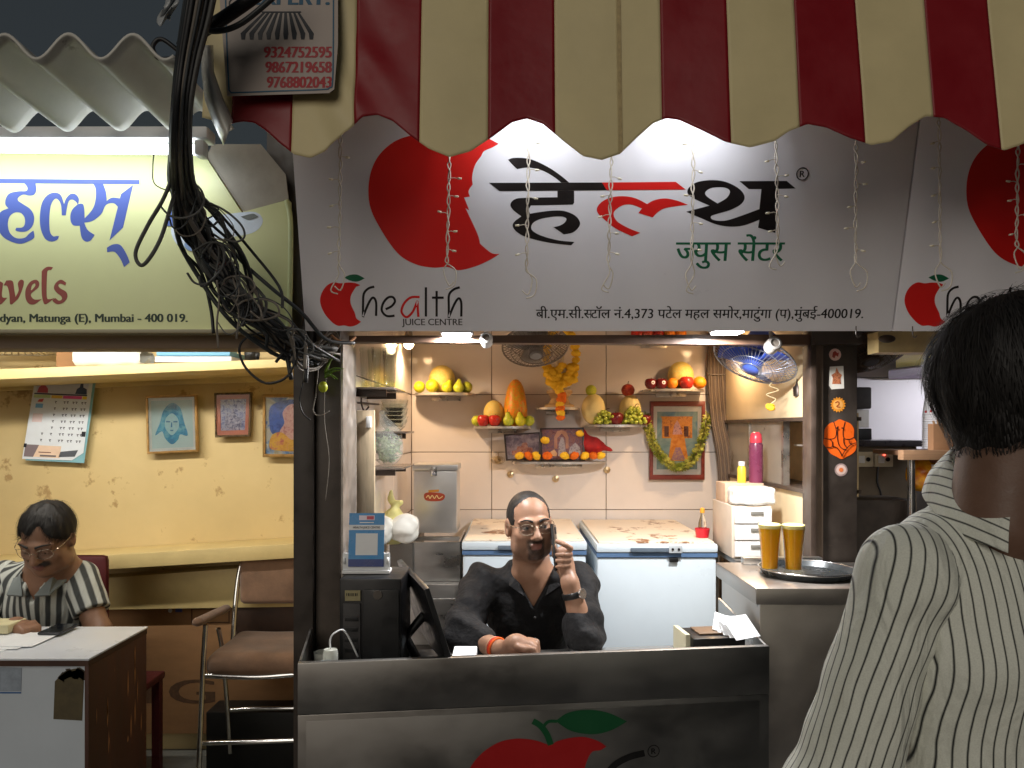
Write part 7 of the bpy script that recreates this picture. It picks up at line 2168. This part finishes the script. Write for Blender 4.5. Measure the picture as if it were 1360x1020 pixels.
# collar wings and placket
for s in (-1, 1):
    pa = [nb + np.array((s * .066, .01, .030)), nb + np.array((s * .060, -.058, -.004)), nb + np.array((s * .036, -.098, -.060)), nb + np.array((s * .086, -.088, -.028)), nb + np.array((s * .094, -.01, -.006))]
    m = MB().add([tuple(p) for p in pa] + [tuple(p + np.array((0, -.004, .004))) for p in pa], [(0, 1, 2, 3, 4), (9, 8, 7, 6, 5)] + [(i, 5 + i, 5 + (i + 1) % 5, (i + 1) % 5) for i in range(5)])
    m.build('collar', SH1, shirt)
for k in range(3):
    MB().sph(tuple(nb + np.array((.0, -.128 - .004 * k, -.125 - .07 * k))), (.005, .003, .005), 10, 6).build('button', BLACKPLASTIC, shirt, smooth=True)
Tr = Field((-.24, 2.25, .30), (.34, 3.02, .66), .012)
Tr.ell(hip - (0, 0, .04), (.18, .14, .11), .05)
for a, b in thigh:
    Tr.cap(a, b, .09, .075, .04)
Tr.obj('trousers', M('dark_trousers', rgb(36, 36, 44), .85, var=.2), man)
for s in (-1, 1):
    MB().tube([(s * .12 + .05, 2.42, .53), (s * .12 + .05, 2.44, .32), (s * .12 + .05, 2.46, .14)], [.074, .058, .05], 12).build('trouser_leg', M('dark_trousers'), man, smooth=True)
    MB().sph((s * .12 + .05, 2.42, ZF + .035), (.045, .11, .04), 14, 8).build('shoe', BLACKPLASTIC, man, smooth=True)
st = thing('stool', 'plain stool under the man on the phone', 'stool', (.05, 2.82, ZF))
MB().lathe([(0, .22), (.15, .22), (.16, .235), (.15, .25), (0, .25)], 24, (.05, 2.82, ZF)).build('seat', CARDBOARD, st, smooth=True, autos=40)
for (dx, dy2) in ((-.1, -.1), (.1, -.1), (-.1, .1), (.1, .1)):
    MB().tube([(.05 + dx, 2.82 + dy2, ZF), (.05 + dx * .8, 2.82 + dy2 * .8, ZF + .22)], .012, 8).build('leg', CHROME, st)
t = thing('mobile_phone', 'dark mobile phone held to the ear', 'phone', tuple(ph_bot))
axp = Vector(ph_top - ph_bot).normalized(); nx = Vector((.96, -.18, .12)); nx = (nx - axp * nx.dot(axp)).normalized(); ny = axp.cross(nx)
def pbox(m, l0, l1, w0, w1, t0, t1):
    p0 = Vector(ph_bot)
    q = lambda l: [p0 + axp * l + ny * w0 + nx * t0, p0 + axp * l + ny * w1 + nx * t0, p0 + axp * l + ny * w1 + nx * t1, p0 + axp * l + ny * w0 + nx * t1]
    return m.hexa(q(l0), q(l1))
pbox(MB(), -.005, .150, -.036, .036, -.0045, .0045).build('body', M('phone_dark', rgb(26, 27, 30), .25), t, bevel=.0025)
pbox(MB(), .118, .142, .006, .028, .0046, .0068).build('camera_plate', M('phone_cam', rgb(60, 62, 66), .2), t, bevel=.001)
wa = wrR * .78 + elR * .22; wax = Vector(wrR - elR).normalized()
t = thing('wristwatch', 'dark wristwatch on the raised forearm', 'watch', tuple(wa))
zq = wax.to_track_quat('Z', 'Y').to_matrix().to_4x4()
MB().lathe([(.0345, -.010), (.0362, -.008), (.0362, .008), (.0345, .010)], 28, tuple(wa), zq).build('strap', BLACKPLASTIC, t, smooth=True)
nrm = Vector((.75, -.66, .1)); nrm = (nrm - wax * nrm.dot(wax)).normalized()
MB().lathe([(0, 0), (.017, 0), (.018, .003), (.017, .009), (0, .0095)], 24, tuple(Vector(wa) + nrm * .033), nrm.to_track_quat('Z', 'Y').to_matrix().to_4x4()).build('case', CHROME, t, smooth=True, autos=35)
wl = wrL * .85 + elL * .15
wlx = Vector(wrL - elL).normalized()
zq = wlx.to_track_quat('Z', 'Y').to_matrix().to_4x4()
t = thing('wrist_thread', 'red and orange thread band on the resting wrist', 'bracelet', tuple(wl))
for k, (c, off) in enumerate((((206, 52, 24), 0), ((226, 96, 30), .007), ((196, 150, 120), -.010))):
    MB().tube([Vector(wl) + wlx * off + (zq.to_3x3() @ Vector((math.cos(a / 24 * 6.2832), math.sin(a / 24 * 6.2832), 0))) * .0315 for a in range(24)], .0034 if k < 2 else .0018, 6, closed=True).build('band', M('thread_%d' % k, rgb(*c), .8), t, smooth=True)
o = MB().box(-.07, .13, 2.13, 2.31, zc + .001, zc + .022).build('account_book', M('book_cover', rgb(70, 40, 40), .6), bevel=.003)
tag(o, 'account book under the resting fist on the counter', 'book')

# ---- the man writing at the desk
TONE2 = (.27, .145, .09)
hp2 = W(63, 714, 2.56)
T2 = X4(hp2, R(4), R(26), R(2), .97)
man2 = thing('person', 'seated man in grey and white striped polo shirt writing at the desk', 'person', (hp2.x, 2.75, ZF))
B = Field((-2.0, 2.2, .55), (-1.25, 3.0, 1.34), .0062)
head_into(B, T2, shut=True)
nb2 = Pw(62, 762, 2.66)
sl2, sr2 = Pw(6, 768, 2.69), Pw(106, 768, 2.69)
ch2 = Pw(60, 810, 2.70); be2 = Pw(60, 880, 2.74)
elA, wrA = Pw(-42, 838, 2.56), Pw(4, 836, 2.42)
elB, wrB = Pw(131, 838, 2.62), Pw(112, 880, 2.50)
B.cap(nb2 + (0, -.02, .06), nb2 - (0, 0, .03), .056, .07, .03)
B.flatcap(sl2, sr2, .055, .055, (0, 1, 0), .9, .04)
B.ell(ch2, (.14, .09, .14), .06); B.ell(be2, (.15, .12, .16), .06)
B.chain([sl2, elA, wrA], [.048, .040, .026], .02)
B.chain([sr2, elB, wrB], [.048, .040, .027], .02)
hA = Pw(24, 832, 2.37)
B.cap(wrA, hA + (-.012, .01, 0), .025, .028, .014)
B.flatcap(hA + (-.014, .01, 0), hA + (.018, -.006, 0), .029, .028, (0, .2, 1), .7, .014)
for k in range(4):
    b0 = hA + np.array((.018 - .006 * k, .018 - .016 * k, .006))
    finger(B, [b0, b0 + (.028, -.012, .004), b0 + (.048, -.022, -.006), b0 + (.056, -.028, -.020)], .0088 - .0004 * k)
finger(B, [hA + (-.004, -.026, .002), hA + (.02, -.042, -.004), hA + (.044, -.046, -.012)], .0094)
B.obj('body', SKIN, man2, skin_cols(T2, TONE2, moust=1.1))
face_parts(man2, T2, .0045, (.0, -.004))
hair_cap(man2, T2, lambda q: np.maximum(-q[:, 1] - .070 + .9 * np.maximum(.064 - q[:, 2], 0) + .012 * np.sin(q[:, 0] * 90), -(q[:, 2] + .055)), .010, .0055, .003, 110, 1400, .04, 8, lift=.0022)
spectacles(man2, T2, 'thin rimmed spectacles worn by the writing man', None)
SH2 = stripe_mat('striped_polo', rgb(196, 200, 194), rgb(62, 66, 66), .036, .5, .06, .006, 10)
S = Field((-2.02, 2.35, .55), (-1.22, 3.02, 1.16), .0068)
S.flatcap(sl2, sr2, .062, .062, (0, 1, 0), .92, .04)
S.cap(nb2 + (0, .01, .0), nb2 - (0, 0, .05), .060, .085, .04)
S.ell(ch2, (.158, .106, .15), .06); S.ell(be2, (.166, .136, .17), .06)
def post2(P, d):
    d = d + folds(P, (.2, .2, 1), 60, .004, 2) + folds(P, (1, .3, .6), 52, .004, 5)
    q = P - nb2
    hole = np.sqrt((q[..., 0] / .060) ** 2 + ((q[..., 1] + .02) / .064) ** 2) - 1
    d = smax(d, -np.maximum(hole * .06, -(q[..., 2] + .015)), .006)
    v = np.maximum(np.abs(q[..., 0]) * 2.4 - (q[..., 2] + .09), q[..., 1] + .02)
    return smax(d, -v, .005)
tcoord = lambda c, rad: (lambda V: np.stack([np.arctan2(V[:, 0] - c[0], -(V[:, 1] - c[1])) * rad, V[:, 2], 0 * V[:, 2]], 1))
shirt2 = S.obj('shirt', SH2, man2, post=post2, attrf=tcoord(ch2, .145))
for a, b in ((sl2, elA), (sr2, elB)):
    e = a + (b - a) * .66
    Sv = Field(np.minimum(a, e) - .12, np.maximum(a, e) + .12, .0068)
    Sv.chain([a, e], [.064, .062], .02)
    ax_ = (e - a) / np.linalg.norm(e - a)
    def postv(P, d, a=a, ax_=ax_, e=e):
        return smax(d + folds(P, ax_, 70, .003, 4), (P - e) @ ax_ - .0, .004)
    sv = Sv.obj('sleeve', SH2, shirt2, post=postv, attrf=arm_coord(a, e, (0, 1, .2), .055))
    zq = Vector(ax_).to_track_quat('Z', 'Y').to_matrix().to_4x4()
COLR = M('polo_collar', rgb(128, 136, 136), .85, var=.1)
for s in (-1, 1):
    pa = [nb2 + np.array((s * .064, .02, .034)), nb2 + np.array((s * .058, -.050, .004)), nb2 + np.array((s * .020, -.098, -.060)), nb2 + np.array((s * .072, -.100, -.056)), nb2 + np.array((s * .098, -.02, -.008))]
    MB().add([tuple(p) for p in pa] + [tuple(p + np.array((0, -.005, .005))) for p in pa], [(0, 1, 2, 3, 4), (9, 8, 7, 6, 5)] + [(i, 5 + i, 5 + (i + 1) % 5, (i + 1) % 5) for i in range(5)]).build('collar', COLR, shirt2)
for s in (-1, 1):
    MB().tube([(hp2.x + s * .09, 2.78, .62), (hp2.x + s * .10, 2.50, .60), (hp2.x + s * .10, 2.52, .14)], [.085, .075, .055], 12).build('trouser_leg', M('dark_trousers'), man2, smooth=True)
MB().sph((hp2.x, 2.8, .64), (.17, .14, .11)).build('trousers', M('dark_trousers'), man2, smooth=True)
st = thing('chair', 'dark red chair under the writing man', 'chair', (hp2.x, 2.82, ZF))
MAR = M('maroon_plastic', rgb(84, 30, 34), .5, var=.15)
MB().box(hp2.x - .2, hp2.x + .2, 2.62, 3.0, .51, .54).build('seat', MAR, st, bevel=.01)
MB().box(hp2.x - .16, W(141, 0, 2.93).x, 2.93, 2.96, .56, W(0, 738, 2.93).z).build('backrest', MAR, st, bevel=.02)
for (dx, yy) in ((-.18, 2.64), (.18, 2.64), (-.18, 2.97), (.18, 2.97)):
    MB().box(hp2.x + dx - .015, hp2.x + dx + .015, yy - .015, yy + .015, ZF, .509).build('leg', MAR, st)
wt = wrA * .9 + elA * .1
wtx = Vector(wrA - elA).normalized(); zq = wtx.to_track_quat('Z', 'Y').to_matrix().to_4x4()
t = thing('wrist_thread', 'orange thread band on the wrist of the writing man', 'bracelet', tuple(wt))
for k in range(3):
    MB().tube([Vector(wt) + wtx * (.006 * k) + (zq.to_3x3() @ Vector((math.cos(a / 24 * 6.2832), math.sin(a / 24 * 6.2832), 0))) * .030 for a in range(24)], .0036, 6, closed=True).build('band', M('thread_%d' % (k % 2), (.5, .1, .05), .8), t, smooth=True)

# ---- the customer in front, seen from behind
TONE3 = (.17, .095, .065)
YC = .97
hp3 = W(1374, 527, YC)
T3 = X4(hp3, R(88), R(3), 0, 1.0)
cust = thing('person', 'customer with black hair in white shirt with thin dark stripes, face turned away', 'person', (.67, 1.0, 0))
nb3 = Pw(1356, 672, 1.0)
fdir = np.array((.43, -.90, 0))
ls, rs = Pw(1210, 760, .975), np.array((.865, 1.09, 1.322))
el, wr = Pw(1112, 1062, 1.0), np.array((.45, .95, .80))
elr_ = np.array((.95, 1.16, 1.03)); wrr = np.array((.90, .98, .90))
B = Field((.25, .7, .78), (1.1, 1.32, 1.70), .0075)
head_into(B, T3)
B.cap(nb3 + (0, .01, .09), nb3 - (0, 0, .05), .058, .058, .03)
B.flatcap(ls - np.array((0, 0, .02)), rs - np.array((0, 0, .02)), .040, .040, fdir, .9, .03)
tc3 = (ls + rs) / 2 - np.array((0, 0, .12)); tb3 = tc3 - np.array((0, 0, .3))
B.ell(tc3, (.15, .09, .17), .06); B.ell(tb3, (.14, .1, .2), .06)
B.chain([ls - np.array((0, 0, .02)), el, wr], [.042, .041, .028], .02); B.chain([rs, elr_, wrr], [.05, .041, .028], .02)
for (w0, sg) in ((wr, 1), (wrr, -1)):
    hcn = w0 + np.array((.0, -.03, -.05))
    B.cap(w0, hcn, .028, .03, .015)
    for k in range(4):
        b0 = hcn + np.array((sg * (.024 - .016 * k), .03, 0))
        finger(B, [b0 - (0, .04, .02), b0 + (0, -.045, -.045), b0 + (0, -.05, -.07)], .009)
    finger(B, [hcn + (sg * .026, .0, 0), hcn + (sg * .045, -.012, -.02), hcn + (sg * .042, -.018, -.045)], .0096)
B.obj('body', SKIN, cust, skin_cols(T3, TONE3))
face_parts(cust, T3, .0045)
hair_cap(cust, T3, lambda q: np.maximum(-q[:, 1] - .060 + .9 * np.maximum(.06 - q[:, 2], 0), -(q[:, 2] + .108 - .9 * np.maximum(np.abs(q[:, 0]) - .055, 0) + .35 * np.minimum(q[:, 1] - .06, 0))), .016, .005, .0045, 95, 5200, .055, 12)
SH3 = stripe_mat('pinstripe_shirt', rgb(226, 228, 216), rgb(30, 34, 32), .0152, .15, .05, .010, 9)
S = Field((.34, .72, .70), (1.08, 1.30, 1.46), .0070)
S.flatcap(ls, rs, .056, .056, fdir, .92, .03)
for e_ in (ls, rs):
    S.cap(e_ - fdir * .015, nb3 - fdir * .075 + np.array((0, 0, -.022)), .044, .040, .03)
mxr = np.array([[.90, .43, 0], [.43, -.90, 0], [0, 0, 1]]).T      # columns: across the shoulders, forward, up
S.ell(tc3, (.190, .132, .185), .06, mxr); S.ell(tb3, (.195, .135, .26), .06, mxr)
S.ell(tb3 - np.array((0, 0, .1)), (.19, .14, .26), .06, mxr)
S.ell((ls * .66 + tb3 * .34) + np.array((.02, -.005, 0)), (.085, .085, .2), .05)
def post3(P, d):
    d = d + folds(P, (.25, .1, 1), 34, .005, 1) + folds(P, (1, .2, .12), 46, .0068, 6) + .0035 * wave(P, 24, 8, 15)
    q = P - nb3
    for e_, o_ in ((ls, rs), (rs, ls)):
        c_ = e_ - o_; c_ = c_ / np.linalg.norm(c_)
        d = np.where((P - e_)[..., 2] > -.10, smax(d, (P - e_) @ c_ - .012, .004), d)
    rad_ = np.sqrt(q[..., 0] ** 2 + q[..., 1] ** 2) + 1e-6
    cs = (q[..., 0] * math.cos(R(-112)) + q[..., 1] * math.sin(R(-112))) / rad_
    return smax(d, -np.maximum(rad_ - .102, -(q[..., 2] - (.040 - .042 * cs) + .046)), .005)
def tc_front(V):
    q = V - tc3
    return np.stack([1.30 * (q[:, :2] @ np.array((1.0, .10))) + .003 * wave(V, 16, 6, 3), V[:, 2], 0 * V[:, 2]], 1)
shirt3 = S.obj('shirt', SH3, cust, post=post3, attrf=tc_front)
for nm, (a, b, c_) in (('l', (ls, el, wr)), ('r', (rs, elr_, wrr))):
    lo = np.minimum(np.minimum(a, b), c_) - .14; hi = np.maximum(np.maximum(a, b), c_) + .14
    cut0 = lambda e: (e - (ls + rs) / 2) / np.linalg.norm(e - (ls + rs) / 2)
    Sv = Field(lo, hi, .0062)
    Sv.chain([a - cut0(a) * .03 + np.array((0, 0, -.0)), a + np.array((0, 0, -.004)), b], [.058, .060, .066], .03)
    Sv.chain([b, c_], [.066, .050], .03)
    axv = (b - a) / np.linalg.norm(b - a)
    cut = (a - (ls + rs) / 2); cut[2] = .03; cut /= np.linalg.norm(cut)
    def postv(P, d, a=a, b=b, c_=c_, axv=axv, cut=cut):
        d = d + folds(P, axv + np.array((.5, 0, .3)), 95, .0030, 3) + folds(P, np.array((1, .4, .3)), 70, .0028, 9) + .0014 * wave(P, 40, 8, 21)
        ax2 = (c_ - b) / np.linalg.norm(c_ - b)
        d = smax(d, -((P - a) @ cut + .010), .004)
        return smax(d, (P - c_) @ ax2 + .01, .004)
    Sv.obj('sleeve', SH3, shirt3, post=postv, attrf=arm_coord(a, b, (.3, 1, 0), .068, (.93, -.2, -.30)))
# collar: a stand band and a turned-down fall with points in front
th_f = R(-112)
def ringz(th):
    return .042 - .042 * math.cos(th - th_f)
def col(u, v):
    th = th_f + R(18) + R(324) * u
    e = max(0, 1 - min(u, 1 - u) / .16)                  # 1 at the points
    rad = .080 + (.034 + .010 * e) * math.sin(min(v * 2.2, 1.57)) * (.6 + .4 * v)
    z = ringz(th) + .012 - (.050 + .018 * e) * max(v - .08, 0) - .002 * math.sin(th * 6)
    return Vector((nb3[0] + rad * math.cos(th), nb3[1] + rad * math.sin(th), nb3[2] + z))
def coord_attr(o, fn):
    at = o.data.attributes.new('coord', 'FLOAT_VECTOR', 'POINT')
    wv = np.array([v.co for v in o.data.vertices]) + np.array(WL[o.name])
    x = fn(wv)
    at.data.foreach_set('vector', np.stack([x, 0 * x, 0 * x], 1).astype(np.float32).ravel())
co = MB().grid(col, 84, 14).build('collar', SH3, shirt3, smooth=True, solid=.004, recalc=False)
coord_attr(co, lambda w: (w[:, 2] + (w[:, 0] - nb3[0]) * .62) * 1.0)
def sb_(u, v):
    th = 2 * math.pi * u
    return Vector((nb3[0] + .076 * math.cos(th), nb3[1] + .076 * math.sin(th), nb3[2] - .085 + (.093 + ringz(th)) * v))
cs_ = MB().grid(sb_, 48, 4).build('collar_band', SH3, shirt3, smooth=True, solid=.003, recalc=False)
coord_attr(cs_, lambda w: np.arctan2(w[:, 0] - nb3[0], w[:, 1] - nb3[1]) * .066)
JE = M('dark_jeans', rgb(40, 46, 60), .85, var=.2, scale=30)
Jf = Field((.40, .76, .04), (.95, 1.25, .92), .012)
Jf.ell((tb3[0], tb3[1], .86), (.16, .11, .1), .04)
for s in (-1, 1):
    Jf.chain([np.array((tb3[0] + s * .085, tb3[1], .84)), np.array((tb3[0] + s * .09, tb3[1] + .02, .48)), np.array((tb3[0] + s * .095, tb3[1], .09))], [.088, .066, .055], .03)
Jf.obj('trousers', JE, cust)
for s in (-1, 1):
    MB().sph((tb3[0] + s * .095, tb3[1] + .05, .04), (.045, .13, .04), 14, 8).build('shoe', BLACKPLASTIC, cust, smooth=True)
